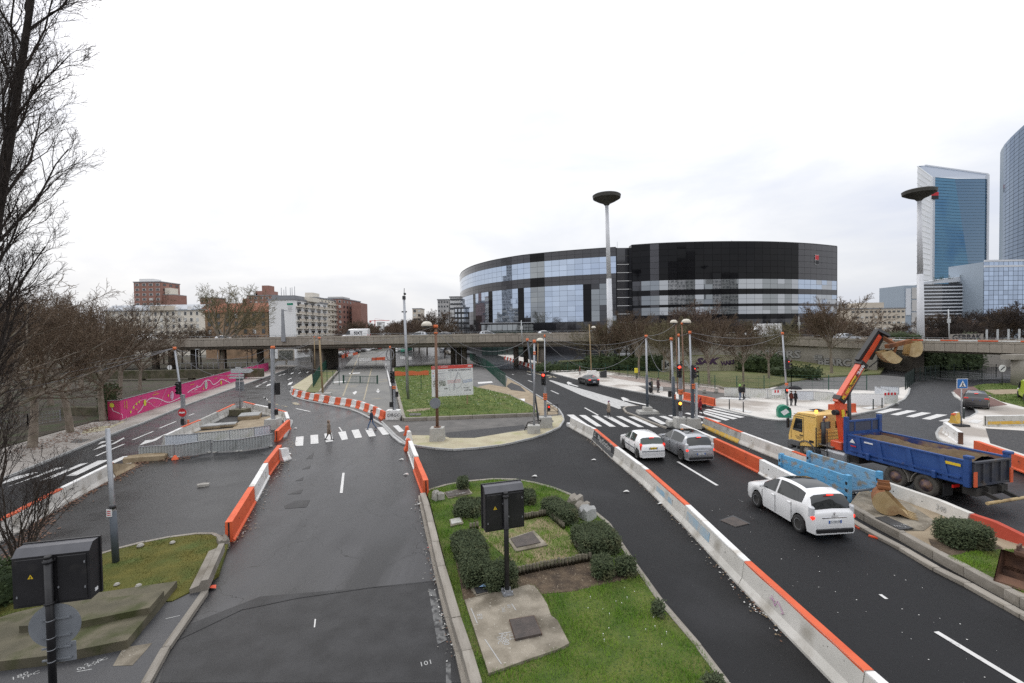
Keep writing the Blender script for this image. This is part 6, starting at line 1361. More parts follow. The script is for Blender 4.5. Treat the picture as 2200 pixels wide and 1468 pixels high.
T_SUV=[(2.05,.45,'hood'),(2.02,.72,'hood'),(1.85,.92,'hood'),(1.2,1.03,'hood'),(.95,1.08,'ws'),(.25,1.48,'roof'),(-.2,1.56,'roof'),(-.9,1.55,'roof'),(-1.45,1.48,'roof'),(-1.68,1.42,'rw'),(-1.95,1.12,'tail'),(-2.05,.98,'tail'),(-2.08,.66,'tail'),(-2.05,.36,'tail')]
SUV=dict(T=T_SUV,belt=[(2.0,.8),(1.0,.98),(0,1.02),(-1.0,1.08),(-1.6,1.18),(-2.0,1.1)],plan=[(x*.95,y)for x,y in PLAN],W=1.78,axles=(1.25,-1.3),wr=.33,side_w=[(-.02,.85),(-.95,-.1)])
def place(e,name,label,loc,an,z=0,s=1,group=None):
 e.name=name;tag(e,label,'car',group);e.location=(loc[0],loc[1],z);e.rotation_euler=(0,0,an);e.scale=(s,)*3;return e
def by_wheels(e,name,label,rl,fl,half,mid,group='cars on the right-hand road'):
 a,b=P(*rl),P(*fl);d=(b-a).normalized();an=math.atan2(d.y,d.x);r=Vector((d.y,-d.x,0));c=a-d*mid+r*half;return place(e,name,label,c,an,0,1,group)
CT=[(-1.99,.80,.98,.26,.16,.42,'lamp_clear'),(-2.07,.72,.80,.16,.34,.17,'tail_on')]
e=car_protos('w','car_white',tail=CT,ptxt='CC-930-GK',lamp_on=True,pz=.66,**MPV);by_wheels(e,'family_car','white family car with dark panoramic roof nearest the camera',(1716,1144),(1615,1082),.86,-1.33);e.scale=(.97,1,1.07)
m_=MB();m_.box((-2.155,0,.80),(.03,1.0,.05),bev=.01);m_.build('trim_strip','chrome',e);m_=MB();m_.add([(-2.152,0,1.0),(-2.152,-.05,.93),(-2.152,0,.86),(-2.152,.05,.93),(-2.162,0,.97),(-2.162,-.025,.93),(-2.162,0,.89),(-2.162,.025,.93)],[(0,1,5,4),(1,2,6,5),(2,3,7,6),(3,0,4,7)]);m_.build('badge','chrome',e)
text_obj('badge_text','SCENIC','chrome',.08,frame((-2.176,0,.735+.11),(0,-1,0),(0,0,1)),e)
e=car_protos('s','car_silver',tail=CT,ptxt='BW-864-CF',pz=.60,**MPV);d=(P(1456,992)-P(1541,1043)).normalized();a=P(1463,990);r=Vector((d.y,-d.x,0));place(e,'family_car','silver family car with dark glass roof waiting beside the white hatchback',a+d*1.37+r*.86,math.atan2(d.y,d.x),0,1,'cars on the right-hand road')
m_=MB();m_.box((-2.155,0,.78),(.03,.95,.045),bev=.01);m_.build('trim_strip','chrome',e)
e=car_protos('c','car_white',tail=[(-1.72,.735,.86,.22,.10,.44,'tail_red'),(-1.76,.735,.98,.16,.11,.14,'tail_on')],plate='yellow',ptxt='511 ML 75',rim='cap',glass='glass_green',dark_bumper=False,pz=.78,**C3);by_wheels(e,'small_hatchback','small white hatchback with yellow plate behind the lettered barrier',(1369,986),(1333,960),.78,-1.25)
m_=MB();m_.box((-1.885,0,.60),(.05,1.45,.07),bev=.02)
for sd in(1,-1):m_.box((-.1,sd*.845,.60),(1.7,.03,.06),bev=.01)
m_.build('rubbing_strip','metal_blue_grey',e)
e=car_protos('b','car_black',tail=[(-2.24,.66,.84,.14,.34,.12,'tail_on')],ptxt='',pz=.56,**CP);by_wheels(e,'black_coupe','black coupe driving away on the far lane near the lawn',(1260,828),(1240,822),.82,-1.36)
e=car_protos('g','car_grey',tail=[(-1.98,.66,.98,.16,.36,.17,'tail_red')],ptxt='',pz=.80,**SUV);q=P(2097,877,.13);an=math.atan2(q.y,q.x)+.02;place(e,'grey_crossover','dark grey crossover parked on the brick pavement seen from behind',q+Vector((math.cos(an),math.sin(an),0))*1.3,an,.13)
# low detail cars for the avenue and the bridge deck
LOW={}
for k,p,sp in(('white','car_white',C3),('grey','car_grey',SUV),('black','car_black',MPV),('blue','car_blue',C3),('silver','car_silver',MPV),('red','car_red',C3),('beige','car_beige',SUV)):
 sp=dict(sp);sp['roofglass']=False;xr=sp['T'][-1][0]
 LOW[k]=car_protos(k,p,low=True,tail=[(xr+.10,.66,.85,.12,.22,.16,'tail_red'),(sp['T'][0][0]-.16,.62,.68,.2,.26,.14,'lamp_clear')],**sp);LOW[k]['used']=0
def low_car(k,label,loc,an,z,group,name='parked_car'):
 e=LOW[k]if not LOW[k]['used']else copy_tree(LOW[k])
 if not LOW[k]['used']:LOW[k]['used']=1
 return place(e,name,label,loc,an,z,1,group)
for i,(u,Y,k,an,l)in enumerate(((1050,102,'silver',0,'silver car on the overpass before the glass pavilion'),(1172,103,'white',0,'white car on the overpass left of the white mast'),(950,103,'grey',math.pi,'grey car on the overpass right of the rust lamp'),(898,104,'silver',math.pi,'pale car on the overpass left of the rust lamp'),(482,103,'white',0,'white car on the overpass behind the plane tree'),(325,104,'beige',0,'pale car on the overpass behind the tilted signal pole'),(1820,88,'silver',0,'pale car on the ramp right of the black building'),(1285,101,'grey',0,'grey car on the overpass just left of the white mast'))):
 low_car(k,l,(PD(u,715,Y).x,Y),an,6.42 if u<1500 else 4.9,'cars on the overpass','passing_car')
ks=['white','blue','silver','black','grey','white','beige','red','silver','white','blue','grey','black','white']
for i in range(12):q=P(733+i*12.0,765-i*2.05);low_car(ks[i],f'parked car under the overpass, {ORD[i]} in the left kerb row',q,R_(98),.01,'cars parked along the avenue','parked_car')
for i in range(8):q=P(736+i*16,771-i*2.6)if i<3 else P(776+i*7,755-i*.6);low_car(ks[(i*3+1)%14],f'parked car under the overpass, {ORD[i]} in the second kerb row',q+V(-4.5,3,0),R_(97),.01,'cars parked along the avenue','parked_car')
for u,v,k,an,l in((795,750,'white',-90,'white car coming down the avenue'),(803,753,'grey',-90,'grey car coming down the avenue beside a white one'),(853,757,'white',90,'white car queuing right of the thin column'),(862,754,'silver',90,'silver car queuing right of the thin column'),(955,757,'silver',60,'silver car parked right of the avenue'),(966,762,'beige',-60,'pale car parked by the round columns'),(1008,765,'black',10,'black car behind the round columns'),(684,764,'white',100,'white car under the overpass left of the wide pier')):
 low_car(k,l,P(u,v),R_(an),.01,'cars beyond the overpass','avenue_car')
# ------------------------------------------------------------------ vans, box truck, bus
def van(label,name,loc,an,z,L_,W_,H_,paint,group=None,txt=None,cat='van',box=False):
 e=thing(name,label,cat,(loc[0],loc[1],z),an,group);f=L_/2;m_=MB()
 sec=lambda x,top,w_:[(x,-w_/2,.35),(x,-w_/2*.99,top*.55),(x,-w_/2*.90,top-.12),(x,-w_/2*.72,top),(x,w_/2*.72,top),(x,w_/2*.90,top-.12),(x,w_/2*.99,top*.55),(x,w_/2,.35)]
 hc=H_*(.80 if box else 1)
 m_.loft([sec(f,H_*.34,W_*.86),sec(f-.25,H_*.44,W_*.95),sec(f-.95,H_*.50,W_),sec(f-1.75,hc*.96,W_*.98),sec(f-2.4,hc,W_)]+([sec(-f+.1,H_,W_),sec(-f,H_*.97,W_*.98)]if not box else[sec(f-2.5,hc,W_)]),smooth=True);m_.build('body',paint,e,sharp=40)
 if box:m_=MB();m_.box((-f+(L_-2.3)/2,0,H_/2+.42),(L_-2.3,W_*1.06,H_-.45),bev=.05);m_.build('cargo_box',paint,e);m_=MB();m_.box((-.6,0,.45),(L_-1.5,W_*.5,.2));m_.build('chassis_rail','chassis',e)
 m_=MB();m_.quad((f-.93,-W_*.40,H_*.515),(f-.93,W_*.40,H_*.515),(f-1.70,W_*.36,hc*.93),(f-1.70,-W_*.36,hc*.93));m_.build('windshield','glass_car',e)
 m_.v=[(x+.03,y,z_+.02)for x,y,z_ in m_.v]
 for sd in(1,-1):
  k=MB();k.add([(f-1.0,sd*(W_/2+.005),H_*.5),(f-2.1,sd*(W_/2+.01),H_*.5),(f-2.1,sd*(W_/2*.955),hc*.85),(f-1.62,sd*(W_/2*.955),hc*.85)],[(0,1,2,3)]);k.build('side_window','glass_car',e)
  for ax in(f-.95,-f+1.15):k=MB();k.cyl((ax,sd*(W_/2-.22),.36),(ax,sd*(W_/2+.01),.36),.36,n=14);k.build('wheel','rubber',e)
  k=MB();k.box((-f-.01,sd*(W_/2-.14),1.1),(.04,.14,.5));k.build('tail_light','tail_red',e);k=MB();k.box((f-.1,sd*W_*.38,.85),(.2,.3,.2),bev=.05);k.build('headlight','lamp_clear',e)
 if txt:
  for sd in(1,-1):text_obj('lettering',txt,'ink',.95,frame((-.9,sd*(W_/2+.02),H_*.62),(-sd,0,0),(0,0,1)),e,bold=.03)
 return e
q=PD(764,720,103);van('white rental van with black lettering crossing the overpass','delivery_van',(q.x,103),math.pi,6.42,6.0,2.0,2.55,'car_white',txt='SIXT')
q=PD(1637,712,96);van('white box truck climbing the ramp in front of the black building','box_truck',(q.x,96),math.pi,5.5,7.2,2.1,3.0,'car_white',cat='truck',box=True)
q=PD(290,738,104);van('long white lorry on the overpass seen through the left trees','box_truck',(q.x,104),0,6.42,11,2.3,1.9,'car_white',cat='truck',box=True)
q=P(2215,868,.13);van('lime green service van cut off by the right edge','service_van',(q.x+2.9,q.y+2.2),R_(50),.13,5.0,1.95,2.1,'car_lime');q=P(873,757);van('green and white bus queuing under the overpass','city_bus',(q.x,q.y),R_(-90),0,10,2.5,3.0,'bin_green',cat='bus',box=True)
# ------------------------------------------------------------------ tipper truck with loading crane
RL=P(2080,992,2.1);FL=P(1812,932,2.1);d=(FL-RL).normalized();an=math.atan2(d.y,d.x);TL=(FL-RL).length
tr=thing('tipper_truck','yellow cab tipper truck with blue dirt-filled body and orange crane','truck',(RL.x,RL.y,0),an);yl=0.0;Wd=2.5
def part(name,mat_,fn,parent=None,sharp=None):
 m_=MB();fn(m_);return m_.build(name,mat_,parent or tr,sharp=sharp)
Lb=5.5;yc=-Wd/2
bed=part('tipper_body','truck_blue',lambda m:(m.box((Lb/2,yc,1.08),(Lb,Wd,.12)),m.box((Lb/2,-.04,1.58),(Lb,.08,1.0)),m.box((Lb/2,-Wd+.04,1.58),(Lb,.08,1.0)),m.box((Lb-.04,yc,1.62),(.08,Wd-.17,1.02))))
part('body_lining','truck_blue_in',lambda m:(m.box((Lb/2,-.095,1.62),(Lb-.2,.02,.92)),m.box((Lb/2,-Wd+.095,1.62),(Lb-.2,.02,.92)),m.box((Lb-.1,yc,1.62),(.02,Wd-.24,.92))),bed)
part('top_rail','truck_blue',lambda m:(m.box((Lb/2,-.04,2.10),(Lb,.14,.07)),m.box((Lb/2,-Wd+.04,2.10),(Lb,.14,.07))),bed)
part('lower_rail','truck_blue',lambda m:(m.box((Lb/2,.03,1.32),(Lb-.5,.10,.09)),m.box((Lb/2,.03,1.12),(Lb,.12,.10))),bed)
for x in(.9,2.3,3.7,4.75):part('side_rib','truck_blue',lambda m:m.add([(x-.22,.06,1.16),(x+.02,.06,1.16),(x+.16,.05,2.06),(x-.04,.05,2.06),(x-.22,0,1.16),(x+.02,0,1.16),(x+.16,0,2.06),(x-.04,0,2.06)],[(0,1,2,3),(1,5,6,2),(4,0,3,7),(3,2,6,7)]),bed)
for x in(1.2,4.2):part('hinge_lug','truck_blue',lambda m:m.box((x,.12,1.2),(.16,.14,.34),bev=.02),bed)
for sd in(0,-Wd):part('corner_post','truck_blue',lambda m:(m.box((.02,sd,1.62),(.22,.2,1.3),bev=.02),m.box((-.02,sd,2.3),(.30,.26,.12),bev=.02)),bed)
part('tailgate','truck_tail',lambda m:(m.box((-.06,yc,1.56),(.09,Wd-.3,1.04)),*[m.box((-.13,yc+k*.55,1.56),(.08,.10,1.0))for k in(-2,-1,0,1,2)],m.box((-.12,yc,2.05),(.12,Wd-.2,.08)),m.box((-.12,yc,1.08),(.14,Wd-.2,.09))),bed)
for sd in(-.12,-Wd+.12):part('reflector_board','barrier_orange',lambda m:m.box((-.2,sd,1.35),(.04,.18,.65)),bed)
part('headboard','truck_blue',lambda m:(m.box((Lb+.02,yc,2.18),(.08,Wd,.10)),m.box((Lb+.02,yc,2.80),(.08,Wd,.10)),*[m.box((Lb+.02,yc+k*.62,2.48),(.07,.07,.6))for k in(-1,1)],m.box((Lb+.02,-.06,2.1),(.18,.2,1.9)),m.box((Lb+.02,-Wd+.06,2.1),(.18,.2,1.9))),bed)
mk('mesh_grille',(.07,.08,.12),.7);part('headboard_mesh','mesh_grille',lambda m:m.box((Lb+.02,yc,2.48),(.02,Wd-.3,.56)),bed)
part('label_plate','crane_yellow',lambda m:m.box((.55,.03,1.86),(.6,.02,.12)),bed);part('label_plate','sign_white',lambda m:m.box((4.25,.03,1.9),(.45,.02,.07)),bed);part('emblem','sign_white',lambda m:m.add([(5.25,.045,1.72),(4.95,.045,1.72),(5.1,.045,1.95)],[(0,1,2)]),bed)
part('emblem','sign_red',lambda m:m.box((5.05,.04,1.55),(.3,.02,.05)),bed)
nx,ny=30,14;g_=random.Random(4)
vs=[];fs=[]
for i in range(nx+1):
 for j in range(ny+1):
  x,y=.12+(Lb-.24)*i/nx,-.1-(Wd-.2)*j/ny;k=math.sin(math.pi*j/ny)
  vs.append((x,y,1.78+.46*k*(.55+.45*math.sin(.9+i*.19)*math.cos(i*.07))+g_.gauss(0,.018)+.10*math.exp(-((i-24)**2)/14)*k))
for i in range(nx):
 for j in range(ny):a=i*(ny+1)+j;fs.append((a,a+1,a+ny+2,a+ny+1))
m_=MB();m_.add(vs,fs);m_.build('earth_load','dirt_load',tr,sharp=35)
# chassis and wheels
part('chassis','chassis',lambda m:(m.box((4.3,yc+.42,.85),(9.2,.16,.28)),m.box((4.3,yc-.42,.85),(9.2,.16,.28)),m.box((5.6,yc,.8),(1.2,1.9,.5)),m.box((.1,yc,.75),(.5,2.0,.35))))
part('underrun_bar','clam_steel',lambda m:m.cyl((-.75,.15,.55),(-.75,-Wd-.15,.55),.07,n=10));part('underrun_arm','chassis',lambda m:[m.bar((.25,yc+s,.85),(-.75,yc+s,.55),.1,.16)for s in(-.55,.55)])
def truck_wheel(x,y,dual=False,rimm='rubber_dusty'):
 M0=Matrix.Translation((x,y,.51))@Matrix.Rotation(R_(-90 if y>yc else 90),4,'X');m_=MB();w_=.30 if not dual else .56
 m_.lathe([(.30,-w_/2),(.46,-w_/2),(.51,-w_/2+.05),(.51,w_/2-.05),(.46,w_/2),(.31,w_/2-.01),(.29,w_/2-.06)],n=28,M=M0)
 for i in range(28):a=6.283*i/28;m_.box((.51*math.cos(a),.51*math.sin(a),w_/2-.09),(.03,.06,.12),a,0,M0)
 o=m_.build('wheel','rubber_dusty',tr);m_=MB();dz=.0 if not dual else-.10
 m_.lathe([(.30,w_/2-.05),(.27,w_/2-.10+dz),(.19,w_/2-.08+dz),(.15,w_/2+.02+dz*.3),(0,w_/2+.03+dz*.3)],n=20,M=M0);m_.build('rim','rusty_rim' if dual else 'fender_dirty',o)
 m_=MB()
 for i in range(10):a=6.283*i/10;m_.cyl(M0@Vector((.215*math.cos(a),.215*math.sin(a),w_/2-.09+dz)),M0@Vector((.215*math.cos(a),.215*math.sin(a),w_/2-.03+dz)),.018,n=6)
 m_.build('wheel_nut','metal_grey',o)
for x in(1.65,2.98):
 for y in(-.30,-Wd+.30):truck_wheel(x,y,True)
for y in(-.20,-Wd+.20):truck_wheel(8.0,y)
def arc_f(m,x,y0,y1,r,a0,a1,n=10,th=.03):
 vs=[];
 for i in range(n+1):
  a=R_(a0+(a1-a0)*i/n)
  for rr_ in(r,r+th):vs+=[(x+rr_*math.cos(a),y0,.51+rr_*math.sin(a)),(x+rr_*math.cos(a),y1,.51+rr_*math.sin(a))]
 fs=[]
 for i in range(n):k=4*i;fs+=[(k,k+1,k+5,k+4),(k+2,k+6,k+7,k+3),(k,k+4,k+6,k+2),(k+1,k+3,k+7,k+5)]
 m.add(vs,fs)
for y0 in(0,-Wd+.6):part('mudguard','fender_dirty',lambda m:(arc_f(m,1.65,y0,y0-.6,.60,150-150,95),arc_f(m,2.98,y0,y0-.6,.60,85,185),m.box((2.31,y0-.3,1.12),(1.36,.6,.03))))
part('mud_flap','black_trim',lambda m:(m.box((.92,-.3,.55),(.03,.6,.6)),m.box((.92,-Wd+.3,.55),(.03,.6,.6))));part('rear_lights','tail_red',lambda m:(m.box((.62,-.3,.8),(.06,.4,.12)),m.box((.62,-Wd+.3,.8),(.06,.4,.12))))
# cab
cx0,cx1=7.35,9.25;m_=MB()
prof=[(cx0,.95),(cx1-.02,.62),(cx1+.02,1.25),(cx1-.06,1.55),(cx1-.34,2.55),(cx1-.62,2.80),(cx0+.15,2.88),(cx0,2.80)]
m_.loft([[(x,y,1.0+(z-1.0)*(1 if abs(y-yc)<1.17 else .985))for x,z in prof]for y in(-Wd+.04,-Wd+.10,yc,-.10,-.04)],smooth=False);cab=m_.build('cab','truck_yellow',tr,sharp=25)
part('windshield','glass_car',lambda m:m.quad((cx1-.07,-.22,1.62),(cx1-.07,-Wd+.22,1.62),(cx1-.32,-Wd+.26,2.48),(cx1-.32,-.26,2.48)),cab)
for y,s in((-.04,1),(-Wd+.04,-1)):
 part('side_window','glass_car',lambda m:m.add([(cx1-.28,y+.012*s,1.66),(cx1-.98,y+.012*s,1.60),(cx1-.98,y+.012*s,2.42),(cx1-.50,y+.012*s,2.42)],[(0,1,2,3)if s<0 else(3,2,1,0)]),cab)
 part('door_gap','black_trim',lambda m:(m.box((cx1-1.06,y+.004*s,1.75),(.02,.012,1.5)),m.box((cx1-.17,y+.004*s,1.35),(.02,.012,.5)),m.box((cx1-.6,y+.004*s,2.52),(.9,.012,.025))),cab)
 part('side_mirror','black_trim',lambda m:(m.box((cx1-.12,y+.20*s,2.05),(.12,.2,.62),bev=.04),m.bar((cx1-.2,y,2.45),(cx1-.12,y+.2*s,2.4),.03,.03)),cab)
 part('door_handle','black_trim',lambda m:m.box((cx1-.9,y+.02*s,1.42),(.22,.03,.06)),cab)
 part('vent','black_trim',lambda m:m.box((cx0+.3,y+.005*s,1.18),(.3,.02,.14)),cab)
part('door_text','ink',lambda m:[m.box((cx1-.72,-.034,1.30-i*.07),(.5-.1*i,.006,.022))for i in range(3)],cab)
for k in(-.62,.52):part('rear_window','glass_car',lambda m:m.box((cx0-.008,yc+k,2.18),(.02,.75,.42),bev=.008),cab)
part('back_panel_line','truck_yellow',lambda m:[m.box((cx0-.015,yc,z),(.03,Wd-.2,.05))for z in(1.35,1.55,1.75)],cab)
part('roof_hatch','glass_car',lambda m:m.box((cx0+1.0,yc,2.90),(.55,.7,.03),bev=.01),cab);part('roof_seam','black_trim',lambda m:m.box((cx0+.8,-.045,2.66),(1.5,.015,.03)),cab)
for y in(-.45,-Wd+.45):part('beacon','signal_amber',lambda m:m.cyl((cx0+.35,y,2.86),(cx0+.35,y,3.04),.09,.075,10),cab)
part('front_bumper','grey_plastic',lambda m:(m.box((cx1-.05,yc,.72),(.35,Wd,.55),bev=.06),m.box((cx1-.45,-.06,.85),(.7,.14,.35),bev=.04)),cab);part('headlight','lamp_clear',lambda m:[m.box((cx1+.125,y,.78),(.03,.4,.18))for y in(-.35,-Wd+.35)],cab)
part('wheel_arch','grey_plastic',lambda m:(arc_f(m,8.0,.02,-.42,.60,0,180,12,.06),arc_f(m,8.0,-Wd+.42,-Wd-.02,.60,0,180,12,.06)),cab)
part('exhaust_stack','metal_dark',lambda m:m.tube([(7.05,-.25,1.15),(7.05,-.25,2.45)],.12,12));part('exhaust_tip','chrome',lambda m:m.tube([(7.05,-.25,2.40),(7.05,-.25,2.62),(6.98,-.25,2.74),(6.86,-.25,2.78)],.075,10))
part('catwalk','fender_dirty',lambda m:m.box((6.85,yc,1.12),(.9,Wd-.3,.06)));part('ladder','metal_dark',lambda m:(m.bar((6.6,.02,.45),(6.6,.02,2.1),.04,.04),m.bar((7.3,.02,.45),(7.3,.02,2.1),.04,.04),*[m.bar((6.6,.02,z),(7.3,.02,z),.04,.05)for z in(.55,.85)]))
part('fuel_tank','metal_grey',lambda m:m.box((6.2,-.3,.7),(1.3,.55,.55),bev=.1))
# crane
cr_o=Vector((6.35,-.95,0));Rm=Matrix.Rotation(-an,4,'Z')
def W2L(w_):return Rm@(Vector(w_)-Vector((RL.x,RL.y,0)))
base=cr_o+V(0,0,1.0);elbow=W2L(PD(1803,858,26.2));tip=W2L(PD(1888,722,26.6));mid=elbow.lerp(tip,.55)
crn=part('crane','crane_orange',lambda m:(m.box(base+V(0,0,.25),(.7,1.3,.5),bev=.05),m.bar(base+V(0,0,.3),elbow+V(0,0,-.2),.34,.36,up=(0,1,0)),m.bar(elbow+(elbow-mid).normalized()*.25,mid,.30,.42,up=(0,1,0)),m.bar(mid,tip,.24,.30,up=(0,1,0))))
bd=(tip-elbow).normalized();sdv=W2L(Vector((RL.x,RL.y,0))+Vector((0,-1,0)));pv=Vector((0,0,1)).cross(bd).normalized();pn=bd.cross(pv).normalized()
rt=W2L(Vector((RL.x+1,RL.y,-.4))).normalized()
part('ram','metal_dark',lambda m:(m.cyl(base+V(0,0,.6)+rt*.35,elbow.lerp(tip,.12)+rt*.30,.10,n=10),m.cyl(elbow+rt*.32-bd*.4,elbow.lerp(tip,.40)+rt*.26,.09,n=10)),crn);part('ram_rod','chrome',lambda m:m.cyl(elbow.lerp(tip,.38)+rt*.26,elbow.lerp(tip,.55)+rt*.2,.05,n=8),crn)
part('outer_arm','black_trim',lambda m:(m.bar(tip+bd*.25-rt*.24,elbow.lerp(tip,.58)-rt*.30,.26,.24,up=(0,1,0)),m.bar(tip+bd*.2+rt*.2,elbow.lerp(tip,.66)+rt*.28,.18,.18,up=(0,1,0)),m.bar(tip+bd*.25-rt*.3,tip+bd*.18+rt*.5,.26,.2,up=(0,1,0))),crn)
part('collar','black_trim',lambda m:(m.bar(elbow-bd*.12,elbow+bd*.14,.44,.52,up=(0,1,0)),m.bar(mid-bd*.12,mid+bd*.12,.42,.56,up=(0,1,0)),m.cyl(elbow-V(.0,.4,.75),elbow+V(0,.4,-.75),.16,n=10)),crn)
part('decal','crane_yellow',lambda m:(m.bar(elbow.lerp(tip,.22)-W2L(Vector((RL.x,RL.y+.235,0))),elbow.lerp(tip,.36)-W2L(Vector((RL.x,RL.y+.235,0))),.02,.24,up=(0,1,0)),m.bar(elbow.lerp(base,.2)-W2L(Vector((RL.x,RL.y+.205,0))),elbow.lerp(base,.35)-W2L(Vector((RL.x,RL.y+.205,0))),.02,.2,up=(0,1,0))),crn)
def onb(t,off=.262):return elbow.lerp(tip,t)-W2L(Vector((RL.x,RL.y+off,0)))
text_obj('lettering','PALFINGER','ink',.20,frame(onb(.29,.262),bd,-rt),crn,bold=.006);text_obj('lettering','CRANE','sign_white',.22,frame(onb(.46,.235),bd,-rt),crn,bold=.01)
text_obj('lettering','PK 18500','crane_yellow',.22,frame(onb(.11,.262),bd,-rt),crn,bold=.01)
part('cable_loop','cable_black',lambda m:m.tube([tip+rt*.5,tip+rt*.75-V(0,0,.1),tip+rt*.8-V(0,0,.5),mid+rt*.5],.03,6),crn)
# clamshell grab hanging beside the folded arm
def jaw(m,c,ax,s,open_,side):
 n_=9;rg=[]
 for i in range(n_+1):
  a=R_(200+open_)+R_(130)*i/n_*side;rg.append((math.cos(a)*s,math.sin(a)*s))
 rr_=[rg,[(x*.90,z*.90)for x,z in rg]];yv=Vector((0,1,0));xv=rt
 def pt(q,y):return c+ax*q[0]+V(0,0,1)*q[1]+fw*y
 w_=.42
 for i in range(n_):
  m.quad(pt(rr_[0][i],-w_),pt(rr_[0][i+1],-w_),pt(rr_[0][i+1],w_),pt(rr_[0][i],w_));m.quad(pt(rr_[1][i],w_),pt(rr_[1][i+1],w_),pt(rr_[1][i+1],-w_),pt(rr_[1][i],-w_))
 for y in(-w_,w_):m.add([pt(q,y)for q in rr_[0]]+[pt((0,0),y)],[tuple(range(n_+2))])
fw=W2L(Vector((RL.x-.35,RL.y-1,0))).normalized()
part('grab_bucket','clam_steel',lambda m:(jaw(m,W2L(PD(1908,752,26.0)),rt,.72,10,1)),crn,30);part('grab_bucket','clam_steel',lambda m:jaw(m,W2L(PD(1950,738,26.0)),rt,.72,60,1),crn,30)
part('grab_frame','rust',lambda m:(m.bar(W2L(PD(1905,745,26)),W2L(PD(1955,733,26)),.3,.22),m.bar(tip+rt*.25,W2L(PD(1925,742,26)),.18,.2),m.cyl(W2L(PD(1918,765,26)),W2L(PD(1930,735,26)),.07,n=8)),crn)
# ------------------------------------------------------------------ trench shields and excavator buckets
def shield(label,a,b,mat_,h):
 A,B=P(*a,h),P(*b,h);ln,an_=seg_frame(A,B);e=thing('trench_shield',label,'trench shield',(A.x,A.y,0),an_,'blue trench shields')
 k=6
 for i in range(k):m_=MB();m_.box((ln/2,rnd.uniform(-.008,.008),h*(i+.5)/k),(ln-.3,.10,h/k*.97),bev=.008);m_.build('plank',mat_,e)
 for x in(.08,ln-.08):
  m_=MB();m_.box((x,0,h/2+.02),(.20,.22,h+.06),bev=.015);m_.build('end_post','shield_blue',e)
  for z in(.25,.5,.75):m_=MB();m_.box((x,.0,h*z),(.10,.235,.13));m_.build('slot','black_trim',e)
 return e,ln,h
shield('near blue steel trench shield standing behind the white family car',(1676,975),(1826,1024),'shield_blue',1.3);s2,ln,h=shield('paler far blue trench shield next to the truck chassis',(1736,970),(1893,1016),'shield_pale',1.3)
m_=MB();m_.cyl((ln-.1,0,.55),(ln-.2,-1.6,.5),.06,n=8);m_.build('strut','metal_blue_grey',s2)
def dig_bucket(label,loc,rz,w_,r,mat1,mat2,tilt=0,teeth=True):
 e=thing('excavator_bucket',label,'bucket',loc,rz);n_=12;prof=[(r*math.cos(R_(a)),r+r*math.sin(R_(a))*.98)for a in[100+i*(215/n_)for i in range(n_+1)]];prof.append((prof[-1][0]+r*.75,.02))
 for nm,mt,rng in(('shell',mat1,range(0,7)),('lip',mat2,range(6,n_+1))):
  m_=MB()
  for i in rng:
   if i+1>=len(prof):continue
   a,b=prof[i],prof[i+1];m_.quad((a[0],-w_/2,a[1]),(b[0],-w_/2,b[1]),(b[0],w_/2,b[1]),(a[0],w_/2,a[1]));m_.quad((a[0]*.93,w_/2,a[1]*.93+.05),(b[0]*.93,w_/2,b[1]*.93+.03),(b[0]*.93,-w_/2,b[1]*.93+.03),(a[0]*.93,-w_/2,a[1]*.93+.05))
  m_.build(nm,mt,e,sharp=35)
 for y in(-w_/2,w_/2):m_=MB();m_.add([(x,y,z)for x,z in prof],[tuple(range(len(prof)))]);m_.add([(x,y*.96,z)for x,z in prof],[tuple(range(len(prof)))]);m_.build('side_plate',mat2,e)
 m_=MB();m_.box((-r*.2,0,2*r+.05),(r*.9,w_*.5,.22),bev=.06);m_.box((-r*.2,w_*.18,2*r+.12),(r*.8,.05,.3));m_.box((-r*.2,-w_*.18,2*r+.12),(r*.8,.05,.3));m_.build('hanger',mat1,e)
 if teeth:
  for k in range(5):m_=MB();y=-w_/2+.08+k*(w_-.16)/4;m_.add([(prof[-1][0]-.05,y-.05,0),(prof[-1][0]-.05,y+.05,0),(prof[-1][0]-.05,y+.05,.09),(prof[-1][0]-.05,y-.05,.09),(prof[-1][0]+.24,y-.02,0),(prof[-1][0]+.24,y+.02,0)],[(0,1,2,3),(3,2,5,4),(0,3,4),(1,5,2),(0,4,5,1)]);m_.build('tooth','mud',e)
 return e
dig_bucket('rusty excavator bucket with muddy teeth lying by the grey barrier',P(1905,1100,.3),R_(-36),.95,.50,'rust','mud')
dig_bucket('dark rusty bucket cut by the right edge on the grass',P(2200,1262,.3)+V(.25,.1,0),R_(-150),1.2,.42,'rust_dark','rust_dark',teeth=False)
